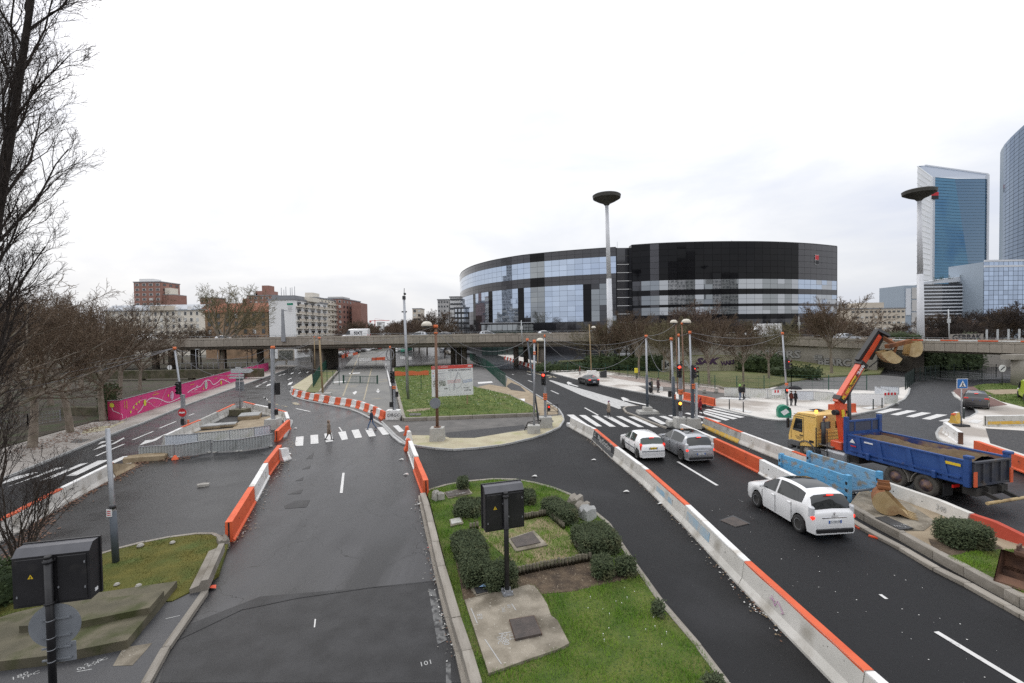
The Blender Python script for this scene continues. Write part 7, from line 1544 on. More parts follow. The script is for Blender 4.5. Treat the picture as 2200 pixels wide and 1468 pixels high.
# ------------------------------------------------------------------ poles, signals, lamps, wires
TOPS={}
def pole(key,name,label,cat,base,top,r,mat_,z=.12,block=None,cap=True,n=10,sq=False):
 b=P(*base,z);t=PD(*top,b.y)-b;e=thing(name,label,cat,b);TOPS[key]=b+t;m_=MB();z0=block[2]if block else 0
 s=V(t.x*z0/t.z,0,z0)
 if sq:m_.bar(s,t,r*2,r*2,up=(0,1,0))
 else:m_.cyl(s,t,r,r*.8,n)
 m_.build('pole',mat_,e)
 if block:
  k=MB();w_,d_,h_,bm_=block[:4];k.add([(-w_/2,-d_/2,0),(w_/2,-d_/2,0),(w_/2,d_/2,0),(-w_/2,d_/2,0),(-w_*.46,-d_*.46,h_),(w_*.46,-d_*.46,h_),(w_*.46,d_*.46,h_),(-w_*.46,d_*.46,h_)],[(0,1,5,4),(1,2,6,5),(2,3,7,6),(3,0,4,7),(4,5,6,7)]);k.build('concrete_base',bm_,e)
 if cap:k=MB();k.cyl(t-V(0,0,.12),t+V(0,0,.1),r*1.6,r*1.3,8);k.build('orange_cap','orange_tape',e)
 return e,t
def add(e,name,mat_,fn,sharp=None):m_=MB();fn(m_);return m_.build(name,mat_,e,sharp=sharp)
def signal(e,p,rz,on=None,s=1.0):
 p=Vector(p);M0=Matrix.Translation(p)@Matrix.Rotation(rz,4,'Z');h=1.05*s
 o=add(e,'signal_head','metal_black',lambda m:(m.box((0,0,0),(.36*s,.16*s,h),0,0,M0),m.box((0,.12*s,0),(.26*s,.12*s,h*.95),0,0,M0)))
 for i,zz in enumerate((.33,0,-.33)):
  c=Vector((0,-.085*s,zz*s));lit=on==i
  add(o,'lens',('signal_red','signal_amber','signal_off')[i]if lit else 'signal_off',lambda m:m.cyl(M0@c,M0@(c+V(0,-.02,0)),.115*s,n=14))
  def vis(m):
   n_=9;vs=[]
   for k in range(n_):
    a=R_(-20+220*k/(n_-1));x,z_=.135*s*math.cos(a),.135*s*math.sin(a);vs+=[c+V(x,0,z_),c+V(x,-.24*s,z_-.05*s)]
   m.add(vs,[(2*k,2*k+1,2*k+3,2*k+2)for k in range(n_-1)],0,False,M0)
  add(o,'visor','metal_black',vis)
def tape(e,p,r,n=3):
 p=Vector(p)
 for i in range(n):add(e,'tape','orange_tape',lambda m:m.cyl(p+V(0,0,i*.14-.05),p+V(0,0,i*.14+.05),r,n=8))
def dome(e,p,r,arm):add(e,'lamp_dome','lamp_dome',lambda m:m.lathe([(0,r*.75),(r*.5,r*.68),(r*.85,r*.4),(r,0),(r*.9,-r*.12)],c=p,n=16));add(e,'lamp_underside','metal_dark',lambda m:m.lathe([(r*.9,-r*.12),(r*.6,-r*.34),(0,-r*.4)],c=p,n=14));add(e,'arm','rust_pole',lambda m:m.bar(arm,p,.06,.06))
def ped(e,p,mat_='signal_off'):add(e,'pedestrian_signal','metal_black',lambda m:m.box(p,(.26,.2,.5),bev=.03));add(e,'pedestrian_lens',mat_,lambda m:m.cyl(Vector(p)+V(0,-.1,.1),Vector(p)+V(0,-.13,.1),.08,n=10))
e,t=pole('p1','signal_pole','grey signal post with red no-entry disc and dark lights on the left','traffic light',(400,930),(375,748),.09,'metal_galv',0);k=t.z
L_=lambda f:V(t.x*f,0,t.z*f)
add(e,'thick_post','metal_grey',lambda m:m.box((L_(.2).x,-.05,1.6),(.26,.2,3.2)));add(e,'foot_plate','metal_dark',lambda m:m.box((0,0,.06),(.5,.4,.12),bev=.03));signal(e,(L_(.45).x-.1,-.1,3.75),R_(10))
c=V(-.14,-.2,1.72);add(e,'no_entry_sign','sign_red',lambda m:m.cyl(c,c+V(0,.03,0),.34,n=24));add(e,'no_entry_bar','sign_white',lambda m:m.box(c+V(0,-.01,0),(.50,.02,.12)));ped(e,(-.15,-.15,.95));tape(e,(.2,0,.6),.08,4)
e,t=pole('p2','square_post','grey square steel post on a concrete block by the curve','post',(587,921),(586,746),.13,'metal_galv',0,(1.1,1.0,.85,'concrete_block'),sq=True);signal(e,(.38,.2,3.4),R_(200));ped(e,(-.22,0,1.95));ped(e,(.25,.1,1.4))
e,t=pole('p3','direction_sign','post with white arrow signs and grey sign backs on the works island','sign',(516,892),(514,791),.06,'metal_galv',0,(1.6,1.3,.62,'concrete_moss'),cap=False)
z3=t.z
add(e,'arrow_sign','sign_grey_light',lambda m:m.add([(-.75,-.1,z3-.5),(1.15,-.1,z3-.5),(1.5,-.1,z3-.28),(1.15,-.1,z3-.06),(-.75,-.1,z3-.06),(-.75,-.04,z3-.5),(1.15,-.04,z3-.5),(1.5,-.04,z3-.28),(1.15,-.04,z3-.06),(-.75,-.04,z3-.06)],[(0,1,2,3,4),(9,8,7,6,5),(0,5,6,1),(1,6,7,2),(2,7,8,3),(3,8,9,4),(4,9,5,0)]))
for zz in(.78,1.05):add(e,'arrow_sign','sign_grey_light',lambda m:m.add([(-.8,-.1,z3-zz),(-1.05,-.1,z3-zz+.09),(-.8,-.1,z3-zz+.18),(.55,-.1,z3-zz+.18),(.55,-.1,z3-zz),(-.8,-.06,z3-zz),(-1.05,-.06,z3-zz+.09),(-.8,-.06,z3-zz+.18),(.55,-.06,z3-zz+.18),(.55,-.06,z3-zz)],[(0,4,3,2,1),(5,6,7,8,9),(0,1,6,5),(1,2,7,6),(2,3,8,7),(3,4,9,8)]))
for w_,a,b in((.85,1.25,2.2),(.72,.75,1.2)):add(e,'sign_back','sign_back',lambda m:(m.box((0,.08,z3-(a+b)/2-.1),(w_,.04,b-a)),m.box((0,.04,z3-a-.25),(w_*.8,.05,.05)),m.box((0,.04,z3-b+.1),(w_*.8,.05,.05))))
add(e,'sign_back','sign_grey_light',lambda m:m.box((-.02,-.08,z3+.03),(.5,.04,.14)))
e,t=pole('p4','wooden_pole','weathered wooden pole on a concrete block in the verge','pole',(694,853),(686,726),.13,'wood',0,(2.2,.9,.5,'concrete_block'))
pole('p4b','thin_pole','thin weathered pole just left of the wooden pole','pole',(677,800),(675,724),.10,'wood',0)
e,t=pole('p5','signal_pole','signal post with dark lights on a white tagged block by the closed road','traffic light',(846,903),(838,746),.06,'metal_dark',0,(1.3,.9,.95,'barrier_white'));signal(e,(.0,-.1,4.0),R_(-8))
add(e,'light_post','metal_grey',lambda m:m.box((.1,.05,2.2),(.22,.16,2.6)));ped(e,(.35,-.05,2.4));ped(e,(-.22,0,1.45));tape(e,(.08,0,2.95),.18,2);text_obj('tag','ORGO','ink',.42,frame((.1,-.5,.55),(1,0,0),(0,0,1)),e,shear=.3)
add(e,'coil','cable',lambda m:m.tube([t+V(.35*math.cos(a*.8),-.05,.55*math.sin(a*.8)-.7)for a in range(9)],.05,5))
e,t=pole('p6','camera_mast','slim grey camera mast standing on the board lawn','pole',(877,857),(868,642),.17,'metal_galv',.4,cap=False);add(e,'camera','metal_dark',lambda m:(m.box(t+V(0,0,.1),(.35,.3,.45),bev=.05),m.box(t+V(.1,0,.55),(.2,.5,.25),bev=.05),m.box(t-V(0,0,1.5),(.6,.1,.15)),m.cyl(t,t+V(.05,0,1.2),.04,n=6)))
e,t=pole('p7','street_lamp','rusty street lamp with domed head before the information board','lamp',(940,946),(936,701),.115,'rust_pole',.12,(1.05,.9,.95,'concrete_block'));dome(e,t+V(-.65,0,.05),.42,t)
c=V(-.1,-.14,2.75);add(e,'round_mirror','sign_back',lambda m:m.cyl(c,c+V(0,.05,0),.40,n=22));add(e,'flange','rust_pole',lambda m:m.cyl((0,0,.95),(0,0,1.02),.26,n=12));tape(e,t-V(0,0,.5),.14,1)
e,t=pole('p8','grey_pole','straight grey pole on a concrete block at the island tip','pole',(1147,930),(1148,733),.085,'metal_galv',.12,(1.0,.8,.6,'concrete_block'),cap=True);tape(e,t-V(0,0,1.0),.1,2)
pole('p8b','leaning_pole','leaning pole with orange tape at the island tip','pole',(1158,912),(1133,730),.08,'metal_blue_grey',.12)
e,t=pole('p8c','signal_pole','traffic light showing red at the central island tip','traffic light',(1172,918),(1170,722),.05,'metal_galv',.12,(1.1,.9,.85,'concrete_block'));signal(e,(-.12,-.14,4.0),R_(-10),0);add(e,'light_post','metal_grey',lambda m:m.box((0,0,2.2),(.2,.16,3.2)));ped(e,(.28,-.1,1.6),'tail_on');tape(e,(0,-.02,2.3),.16,4)
e,t=pole('p9','blue_grey_pole','blue-grey pole on a stepped concrete foot on the crossing island','pole',(1391,888),(1388,722),.10,'metal_galv',.12,(1.9,1.3,.25,'concrete_block'));add(e,'concrete_base','concrete_block',lambda m:m.box((0,0,.42),(.8,.7,.4),bev=.05));add(e,'lower_sleeve','metal_blue_grey',lambda m:m.cyl((0,0,.5),(t.x*.5,0,3.6),.13,n=10));ped(e,(.3,0,2.2))
e,t=pole('p10a','blue_grey_pole','left pole of the signal cluster with small pedestrian light','pole',(1449,914),(1442,728),.09,'metal_galv',.12,(1.2,.9,.35,'concrete_block'));add(e,'lower_sleeve','metal_blue_grey',lambda m:m.cyl((0,0,.35),(t.x*.45,0,4.0),.14,n=10));ped(e,(-.4,-.1,2.6));tape(e,(0,0,2.2),.15,3)
e,t=pole('p10b','signal_pole','traffic light showing red in the middle of the signal cluster','traffic light',(1462,918),(1458,720),.06,'metal_galv',.12,(1.0,.9,.8,'concrete_block'));signal(e,(-.12,-.14,4.55),R_(-14),0);add(e,'light_post','metal_grey',lambda m:m.box((.02,0,2.5),(.24,.18,3.4)));add(e,'amber_repeater','metal_black',lambda m:m.box((-.1,-.15,1.75),(.24,.16,.8)));add(e,'amber_lens','signal_amber',lambda m:m.cyl((-.1,-.23,1.95),(-.1,-.27,1.95),.12,n=12));tape(e,(.03,-.02,2.7),.2,3)
e,t=pole('p10c','signal_pole','right signal post of the cluster seen from the side','traffic light',(1488,920),(1482,714),.08,'metal_galv',.12,(1.1,.9,.8,'concrete_block'));signal(e,(.1,-.1,4.5),R_(38),0);add(e,'light_post','metal_blue_grey',lambda m:m.box((0,0,2.6),(.22,.2,3.8)));tape(e,(.05,0,3.2),.18,3);add(e,'white_band','sign_grey_light',lambda m:m.box((.3,0,2.2),(.18,.14,2.8)))
e,t=pole('l1','street_lamp','tall rusty street lamp behind the signal cluster, right one','lamp',(1470,852),(1465,695),.09,'rust_pole',.12);dome(e,t+V(.5,0,.1),.55,t)
e,t=pole('l2','street_lamp','tall rusty street lamp behind the signal cluster, left one','lamp',(1456,846),(1452,695),.07,'rust_pole',.12,cap=False);dome(e,t+V(-.25,0,.1),.45,t)
e,t=pole('l3','street_lamp','olive street lamp on a white block beside the far pavement','lamp',(1271,812),(1266,697),.11,'wood',.12,(1.6,.9,1.2,'barrier_white'),cap=False);dome(e,t+V(.7,0,-.6),.4,t-V(0,0,.7))
e,t=pole('l4','street_lamp','street lamp with dome under the overpass behind the island poles','lamp',(1155,800),(1156,735),.12,'wood',.12,cap=False);dome(e,t+V(.4,0,.2),.75,t)
e,t=pole('p11','signal_pole','signal post beside the green recycling bin','traffic light',(1692,872),(1681,716),.09,'metal_galv',.12);signal(e,(-.05,-.15,4.2),R_(35),0);ped(e,(-.15,-.1,1.5),'signal_red');tape(e,(-.1,0,2.1),.15,2)
e,t=pole('s1','crossing_sign','blue square pedestrian crossing sign on a rubber foot','sign',(2065,916),(2066,816),.045,'metal_galv',.12,(.9,.6,.14,'black_trim'),cap=False)
add(e,'sign_panel','sign_blue',lambda m:m.box((t.x,-.06,t.z-.3),(.78,.04,.70)));add(e,'sign_edge','sign_white',lambda m:m.box((t.x,-.05,t.z-.3),(.84,.03,.76)));add(e,'white_triangle','sign_white',lambda m:m.add([(t.x-.27,-.09,t.z-.54),(t.x+.27,-.09,t.z-.54),(t.x,-.09,t.z-.06)],[(0,1,2)]));add(e,'walking_figure','ink',lambda m:(m.bar((t.x,-.1,t.z-.42),(t.x,-.1,t.z-.22),.02,.07),m.bar((t.x,-.1,t.z-.4),(t.x-.1,-.1,t.z-.52),.02,.05),m.bar((t.x,-.1,t.z-.4),(t.x+.1,-.1,t.z-.52),.02,.05)))
e,t=pole('s2','end_limit_sign','round white end-of-restriction sign under the small bridge','sign',(2153,828),(2153,790),.05,'metal_dark',.12,cap=False);add(e,'disc','sign_white',lambda m:m.cyl((t.x,-.06,t.z-.1),(t.x,-.02,t.z-.1),.46,n=22));add(e,'stripe','ink',lambda m:m.bar((t.x-.26,-.08,t.z-.32),(t.x+.26,-.08,t.z+.12),.02,.12))
q=P(365,803);e=thing('end_limit_sign','small round white sign in the dark under the left overpass','sign',q);add(e,'pole','metal_dark',lambda m:m.cyl((0,0,0),(0,0,1.6),.05,n=6));add(e,'disc','sign_white',lambda m:m.cyl((0,-.05,1.3),(0,0,1.3),.5,n=18));add(e,'stripe','ink',lambda m:m.box((0,-.06,1.3),(.08,.02,.9)))
e,t=pole('f1','grey_post','plain grey post with a sticker on the mossy corner','post',(249,1207),(231,921),.085,'metal_galv',.14,cap=False);add(e,'lower_sleeve','metal_blue_grey',lambda m:m.cyl((0,0,0),(t.x*.36,0,t.z*.38),.105,n=12));add(e,'band','metal_black',lambda m:m.cyl(V(t.x*.40,0,t.z*.40),V(t.x*.415,0,t.z*.425),.10,n=12));c=V(t.x*.355-.04,-.1,t.z*.375)
add(e,'sticker','sign_white',lambda m:m.box(c,(.18,.03,.26)));add(e,'sticker_text','sign_red',lambda m:[m.box(c+V(0,-.018,.07-.07*i),(.12,.008,.025))for i in range(3)])
for u,v,h,l in((424,790,3.4,'lamp post behind the pink hoarding near the tilted signal'),(471,788,3.6,'second lamp post behind the pink hoarding'),(534,782,3.6,'third lamp post behind the far end of the hoarding')):
 q=P(u-2,v+10);e=thing('path_lamp',l,'lamp',q);add(e,'pole','metal_galv',lambda m:m.cyl((0,0,0),(0,0,h+1.6),.07,n=6));add(e,'lamp_head','sign_grey_light',lambda m:m.box((.35,0,h+1.6),(.9,.25,.12),bev=.03))
# overhead gantry signs and posts seen on the overpass
e=thing('gantry_sign','tall grey gantry post with green-topped sign on the overpass','sign',(PD(608,735,98.5).x,98.5,6.4));add(e,'post','metal_grey',lambda m:m.add([(-.4,0,0),(.45,0,0),(.15,0,7),(-.2,0,7),(-.4,.4,0),(.45,.4,0),(.15,.4,7),(-.2,.4,7)],[(0,1,2,3),(7,6,5,4),(1,5,6,2),(4,0,3,7),(3,2,6,7)]));add(e,'arm','metal_grey',lambda m:m.bar((0,.2,6.8),(1.4,.2,6.6),.15,.15));add(e,'panel','sign_white',lambda m:m.box((1.7,.1,7.1),(1.25,.1,2.4)));add(e,'panel_top','sign_green',lambda m:m.box((1.7,.08,8.1),(1.25,.12,.45)));add(e,'print','bb_dark',lambda m:[m.box((1.7,.04,7.5-i*.3),(.9-.1*(i%2),.02,.06))for i in range(4)])
for u,v,l in((1122,705,'pale sign post on the overpass left of the island poles'),(1718,700,'sign post on the ramp by the black building'),(2040,700,'thin leaning pale post above the small bridge')):
 Y=97 if u<1900 else 75;q=PD(u,v,Y);e=thing('bridge_post',l,'post',(q.x,Y,5));add(e,'post','sign_grey_light',lambda m:m.cyl((.0,0,0),(-.2,0,5.2 if u<1900 else 5.5),.09,n=6));add(e,'plate','sign_grey_light',lambda m:m.box((-.15,-.05,3.6),(.6,.05,.7)))
e=thing('noise_wall','row of short pale posts and tagged board above the small bridge','wall',(PD(2120,725,88).x,88,4.6));
for i in range(9):add(e,'post','sign_grey_light',lambda m:m.box((i*2.1,0,1.2),(.22,.22,2.2)))
add(e,'board','concrete_wall',lambda m:m.box((-4,0,.6),(6.5,.2,1.8)));text_obj('graffiti','GERBAK','graf_black',1.5,frame((-4,-.15,.8),(1,0,0),(0,0,1)),e,bold=.04);add(e,'deck_edge','concrete_bridge',lambda m:m.box((2,1,-.4),(46,.6,1.2)))
# high mast lights
def mast(label,u,vtop,Y):
 q=V(PD(u,700,Y).x,Y,0);top=PD(u-8 if u<1500 else u-2,vtop,Y).z;e=thing('high_mast',label,'lamp',q);add(e,'shaft','mast_white',lambda m:(m.cyl((0,0,0),(-.25,0,top*.55),.66,.50,16),m.cyl((-.25,0,top*.55),(-.55,0,top),.46,.33,16)))
 c=V(-.55,0,top);hd=add(e,'lamp_ring','mast_head',lambda m:m.lathe([(.35,-.4),(.7,0),(1.7,.45),(2.65,1.0),(2.75,1.6),(2.5,1.75),(1.9,1.35),(0,1.2)],c=c,n=28),30)
 for i in range(14):
  a=6.283*i/14;M0=Matrix.Translation(c)@Matrix.Rotation(a,4,'Z');add(hd,'floodlight','sign_back',lambda m:m.box((2.15,0,.72),(.62,.52,.10),0,0,M0@Matrix.Rotation(R_(-28),4,'Y')));add(hd,'rib','mast_head',lambda m:m.box((1.7,.48,.58),(2.1,.06,.3),0,0,M0@Matrix.Rotation(R_(-24),4,'Y')))
mast('tall white high-mast light with dark dish in front of the black building',1312,438,90);mast('tall white high-mast light with dark dish before the blue tower',1979,428,90)
# wires
def wire(label,a,b,sag,r=.016,n=14,mat_='cable'):
 a,b=Vector(a),Vector(b);m_=MB();pts=[a.lerp(b,i/n)-V(0,0,sag*4*(i/n)*(1-i/n))for i in range(n+1)];o=pts[0];m_.tube([q-o for q in pts],r,5);tag(m_.build('overhead_cable',mat_,loc=o),label,'cable','overhead cables between the posts')
T_=TOPS
off=[V(-48,30,4.6),V(-46,26,4.2),V(-42,20,3.9)]
for i,q in enumerate(off):wire(['topmost cable running off left from the tilted signal pole','middle cable running off left from the tilted signal pole','lowest thick cable running off left from the tilted signal pole'][i],T_['p1'],q,.5+.4*i,.014+.007*i)
wire('cable from the tilted signal pole to the grey square post',T_['p1'],T_['p2'],1.0);wire('lower slack cable from the tilted signal pole to the grey square post',T_['p1']-V(0,0,.2),T_['p2']-V(0,0,.2),2.2);wire('cable from the grey square post to the wooden pole',T_['p2'],T_['p4'],.6);wire('cable from the grey square post to the thin pole',T_['p2'],T_['p4b'],.8)
wire('slack cable from the grey square post to the closed road signal',T_['p2']-V(0,0,.3),T_['p5'],2.0);wire('cable from the closed road signal to the rusty lamp',T_['p5'],T_['p7']-V(0,0,.3),.5);wire('cable from the wooden pole to the rusty lamp',T_['p4'],T_['p7'],.9);wire('cable from the rusty lamp to the leaning pole',T_['p7'],T_['p8b'],1.4);wire('lower cable from the rusty lamp to the straight grey pole',T_['p7']-V(0,0,.2),T_['p8'],2.4)
wire('cable from the leaning pole to the straight grey pole',T_['p8b'],T_['p8'],.1);wire('upper cable from the island signal to the blue-grey pole',T_['p8c'],T_['p9'],.8);wire('middle cable from the island signal to the blue-grey pole',T_['p8c']-V(0,0,.15),T_['p9']-V(0,0,.1),1.2);wire('lowest slack cable from the island signal to the blue-grey pole',T_['p8c']-V(0,0,.4),T_['p9']-V(0,0,.2),2.6)
wire('cable from the blue-grey pole to the left rusty lamp',T_['p9'],T_['l2'],.4);wire('cable from the blue-grey pole to the cluster pole',T_['p9'],T_['p10a'],.3,.02);wire('hanging loop of cable between blue-grey pole and cluster',T_['p9']-V(0,0,.1),T_['p10a']-V(0,0,2.2),1.6);wire('cable joining the signal cluster posts',T_['p10b'],T_['p10c'],.1);wire('upper cable from the signal cluster to the far right signal post',T_['p10c'],T_['p11'],.5);wire('lower cable from the signal cluster to the far right signal post',T_['p10c']-V(0,0,.3),T_['p11']-V(0,0,.1),1.0)
# ------------------------------------------------------------------ information board
Yb=47.7;c0,c1,c2,c3=PD(928,853,Yb-.2),PD(1017,848,Yb+.2),PD(1015,783,Yb+.2),PD(926.5,787,Yb-.2)
e=thing('information_board','large white works information board with red header and road map','sign',(c0.x,c0.y,.4));o=Vector(e.location);xv=(c1-c0);yv=(c3-c0);nv=xv.cross(yv).normalized()
if nv.y>0:nv=-nv
def bp(x,y,d=0):return c0+xv*x+yv*y+nv*d-o
def brect(name,mat_,x0,x1,y0,y1,d=.035):add(e,name,mat_,lambda m:m.quad(bp(x0,y0,d),bp(x1,y0,d),bp(x1,y1,d),bp(x0,y1,d)))
add(e,'panel','bb_white',lambda m:m.add([bp(x,y,d)for d in(.03,-.04)for x,y in((0,0),(1,0),(1,1),(0,1))],[(0,1,2,3),(7,6,5,4),(0,4,5,1),(1,5,6,2),(2,6,7,3),(3,7,4,0)]))
brect('header','bb_red',0,1,.885,1);brect('header_mark','bb_pinkred',.02,.2,.9,.985,.04);brect('header_mark','sign_white',.88,.97,.93,.965,.04);brect('header_text','sign_white',.22,.4,.945,.96,.04)
text_obj('title','ROSE DE CHERBOURG','bb_dark',.25,frame(bp(.68,.83,.04),xv,yv),e,bold=.006,width=.92)
for i,(x0,x1,y)in enumerate(((.06,.34,.82),(.09,.33,.75),(.09,.3,.72),(.09,.32,.66),(.06,.33,.59),(.06,.35,.55),(.06,.28,.51),(.06,.2,.28),(.06,.15,.22),(.06,.2,.16))):brect('small_print','bb_grey',x0,x1,y,y+.014)
brect('key','bb_pinkred',.03,.06,.75,.78);brect('key','bb_blue',.03,.06,.66,.69);brect('photo','photo_print',.03,.11,.33,.52);brect('photo','photo_print',.17,.34,.33,.52)
for i in range(12):brect('logo_row','bb_grey',.08+i*.075,.12+i*.075,.035,.045)
def bline(pts,wd,mat_,d=.045):
 def fn(m):
  q=[bp(x,y,d)for x,y in pts]
  for a,b in zip(q[:-1],q[1:]):n2=nv.cross(b-a).normalized()*wd/2;m.quad(a-n2,b-n2,b+n2,a+n2)
 add(e,'map_line',mat_,fn)
bline(sm([(.64,.78),(.60,.62),(.55,.45),(.53,.18)]),.09,'bb_grey');bline(sm([(.66,.74),(.70,.60),(.74,.48),(.70,.32),(.60,.24),(.54,.36)]),.04,'bb_grey');bline(sm([(.74,.48),(.80,.32),(.88,.36)]),.03,'bb_grey');bline([(.46,.76),(.47,.58)],.02,'bb_grey');bline([(.38,.75),(.48,.77)],.02,'bb_grey');bline([(.72,.28),(.73,.16)],.02,'bb_grey');bline([(.41,.36),(.44,.12)],.02,'bb_grey')
for y in(.42,.46,.50):bline([(.38,y),(.48,y*.9+.05),(.70,y+.02)],.03,'bb_pinkred')
for y in(.42,.45,.49):bline([(.76,y),(.84,y),(.98,y+.03)],.03,'bb_blue',.05)
for s_,x,y in(('KBo',.34,.25),('TOXIC',.83,.24),('CARTEL',.86,.16)):text_obj('scrawl',s_,'ink',.22,frame(bp(x,y,.05),xv,yv),e,shear=.3)
for x in(.12,.85):add(e,'leg','wood',lambda m:m.box(bp(x,0,-.08)+V(0,0,-.45),(.14,.12,2.0)))
# ------------------------------------------------------------------ foreground sign boxes seen from behind
def sign_box(label,c,yaw,w_,h_,zb,base_z,foot=True):
 e=thing('variable_message_sign',label,'sign',(c.x,c.y,base_z),yaw);z0=zb-base_z;o=add(e,'casing','metal_black',lambda m:m.loft([[(-w_/2,y,z)for y,z in((-.14,z0),(-.14,z0+h_-.16),(0,z0+h_),(.22,z0+h_),(.22,z0))],[(w_/2,y,z)for y,z in((-.14,z0),(-.14,z0+h_-.16),(0,z0+h_),(.22,z0+h_),(.22,z0))]],smooth=False))
 add(o,'top_plate','metal_top',lambda m:m.add([(-w_/2,-.143,z0+h_-.158),(w_/2,-.143,z0+h_-.158),(w_/2,-.003,z0+h_+.004),(-w_/2,-.003,z0+h_+.004),(w_/2,.22,z0+h_+.006),(-w_/2,.22,z0+h_+.006)],[(0,1,2,3),(3,2,4,5)]));add(o,'rim','metal_black',lambda m:(m.box((0,.24,z0+h_/2),(w_+.06,.05,h_+.06))))
 for x in(-w_*.27,w_*.27):add(o,'door','metal_black',lambda m:m.box((x,-.15,z0+h_*.44),(w_*.38,.02,h_*.80),bev=.008))
 for x,z in((-w_*.06,.62),(w_*.09,.3),(-w_*.44,.2),(w_*.44,.7),(w_*.44,.25)):add(o,'latch','metal_grey',lambda m:m.box((x,-.165,z0+h_*z),(.025,.02,.05)))
 add(o,'warning_label','crane_yellow',lambda m:m.add([(-w_*.30,-.166,z0+h_*.5),(-w_*.30+.11,-.166,z0+h_*.5),(-w_*.30+.055,-.166,z0+h_*.5+.10)],[(0,1,2)]));add(o,'warning_bolt','ink',lambda m:m.box((-w_*.30+.055,-.168,z0+h_*.5+.035),(.016,.004,.045)));add(o,'label','sign_white',lambda m:m.box((w_/2+.004,.06,z0+.14),(.006,.10,.08)))
 add(e,'pole','metal_black',lambda m:(m.cyl((0,-.24,.03),(0,-.24,z0+h_*.86),.075,n=14),m.cyl((0,-.24,z0+h_*.86),(0,-.24,z0+h_*.9),.085,.06,14)))
 for z in(z0+.06,z0+h_*.78):add(e,'clamp','metal_black',lambda m:(m.cyl((0,-.24,z),(0,-.24,z+.05),.10,n=14),m.box((0,-.17,z+.025),(.22,.1,.05))))
 if foot:add(e,'base_plate','metal_grey',lambda m:(m.box((0,-.24,.02),(.3,.3,.04)),*[m.cyl((sx*.12,-.24+sy*.12,.03),(sx*.12,-.24+sy*.12,.12),.025,n=6)for sx in(-1,1)for sy in(-1,1)],m.box((0,-.24,.08),(.18,.18,.12))))
 return e,z0
c=P(1088,1276,GZ+.06);dn=Vector((c.x,c.y,0)).normalized();sign_box('black sign box seen from behind on a post in the garden island',c+V(-.05,.24,0),R_(18),1.22,1.3,2.12,GZ+.06)
e,z0=sign_box('large black sign box seen from behind at bottom left',V(-10.62,10.4,-.05),R_(14),1.46,1.30,2.0,-.05,False)
add(e,'round_sign_back','sign_back',lambda m:m.cyl((.02,-.12,1.55),(.02,-.14,1.55),.50,n=36));add(e,'rear_rail','sign_back',lambda m:[m.box((.05,-.165,z),(.55,.03,.035))for z in(1.32,1.72,.78,1.05)]);add(e,'square_sign_back','sign_back',lambda m:m.box((.12,-.12,.90),(.56,.03,.46),bev=.012));add(e,'strap','metal_grey',lambda m:[m.cyl((0,-.24,z),(0,-.24,z+.02),.08,n=12)for z in(1.33,1.73,.79,1.06)])
# ------------------------------------------------------------------ garden details
LOGM=None
def logs(label,pts,r=.062,h=.26):
 global LOGM
 q=px(pts,GZ+h);e=thing('log_edging',label,'edging',(q[0].x,q[0].y,GZ));o=Vector(e.location)
 if LOGM is None:m_=MB();m_.cyl((0,0,-.05),(0,0,1),.062,.055,8);t_=m_.build('log','log');LOGM=t_.data;bpy.data.objects.remove(t_)
 for a,b in zip(q[:-1],q[1:]):
  k=max(1,round((b-a).length/(2*r)));
  for i in range(k):c=a.lerp(b,(i+.5)/k)-o;child('log',LOGM,e,(c.x+rnd.uniform(-.01,.01),c.y+rnd.uniform(-.01,.01),0),(1,1,h+rnd.uniform(-.025,.025)),rnd.random()*6)
logs('row of upright log edging above the bare soil',t4((975,1000),(1200,950),(1640,872)));logs('log edging behind the gravel bed, running right from the sign',t4((1022,520),(1255,480),(1390,602)));logs('log edging under the big rectangular hedge',t4((1492,760),(1590,850)));logs('short log edging left of the black sign',t4((540,605),(622,592)))
def flat(name,label,cat,pts,z0,z1,mat_,mp_):
 q=px(mp_(*pts),z1);c=sum(q,Vector())/len(q);m_=MB();m_.prism([v-V(c.x,c.y,0)for v in q],0,z1-z0);return tag(m_.build(name,mat_,loc=V(c.x,c.y,z0)),label,cat)
flat('concrete_pad','large worn concrete pad at the foot of the central sign','slab',((140,398),(350,343),(480,330),(560,300),(640,277),(690,288),(740,350),(790,430),(820,520),(872,560),(965,740),(880,785),(600,880),(330,978)),GZ-.1,GZ+.05,'concrete_slab',t5)
def lid(label,outer,inner,mp_,z,m1='concrete_slab',m2='metal_black'):
 q=px(mp_(*outer),z+.04);c=sum(q,Vector())/len(q);c.z=z-.05;e=thing('inspection_cover',label,'cover',c);m_=MB();m_.prism([v-c for v in q],0,.09);m_.build('frame',m1,e);m_=MB();m_.prism([v-c for v in px(mp_(*inner),z+.06)],0,.115);m_.build('lid',m2,e);return e
mk('plate_rust',(.065,.055,.05),.7,(.10,.08,.07),5,6,bump=.8,bscale=90);e=lid('dark chequered steel hatch on the concrete pad',((490,553),(688,520),(752,668),(538,714)),((495,556),(685,524),(747,664),(541,708)),t5,GZ+.05,'rust_dark','plate_rust')
lid('grey steel cover in a concrete frame in the gravel bed',((880,745),(1120,670),(1245,800),(955,858)),((910,745),(1105,680),(1180,778),(965,822)),t4,GZ,m2='plate_rust');lid('chalk-marked cover plate at the top of the garden island',((308,325),(520,280),(566,335),(350,378)),((318,325),(515,288),(550,330),(352,368)),t4,GZ,m2='plate_rust');lid('small concrete cover in the grass left of the sign',((358,570),(460,545),(487,605),(370,632)),((368,572),(452,552),(470,595),(378,612)),t4,GZ,m2='concrete_block');lid('drain grate with a crushed blue can beside it',((550,1190),(700,1155),(725,1225),(600,1260)),((580,1190),(695,1162),(712,1215),(605,1240)),t4,GZ,m2='metal_dark')
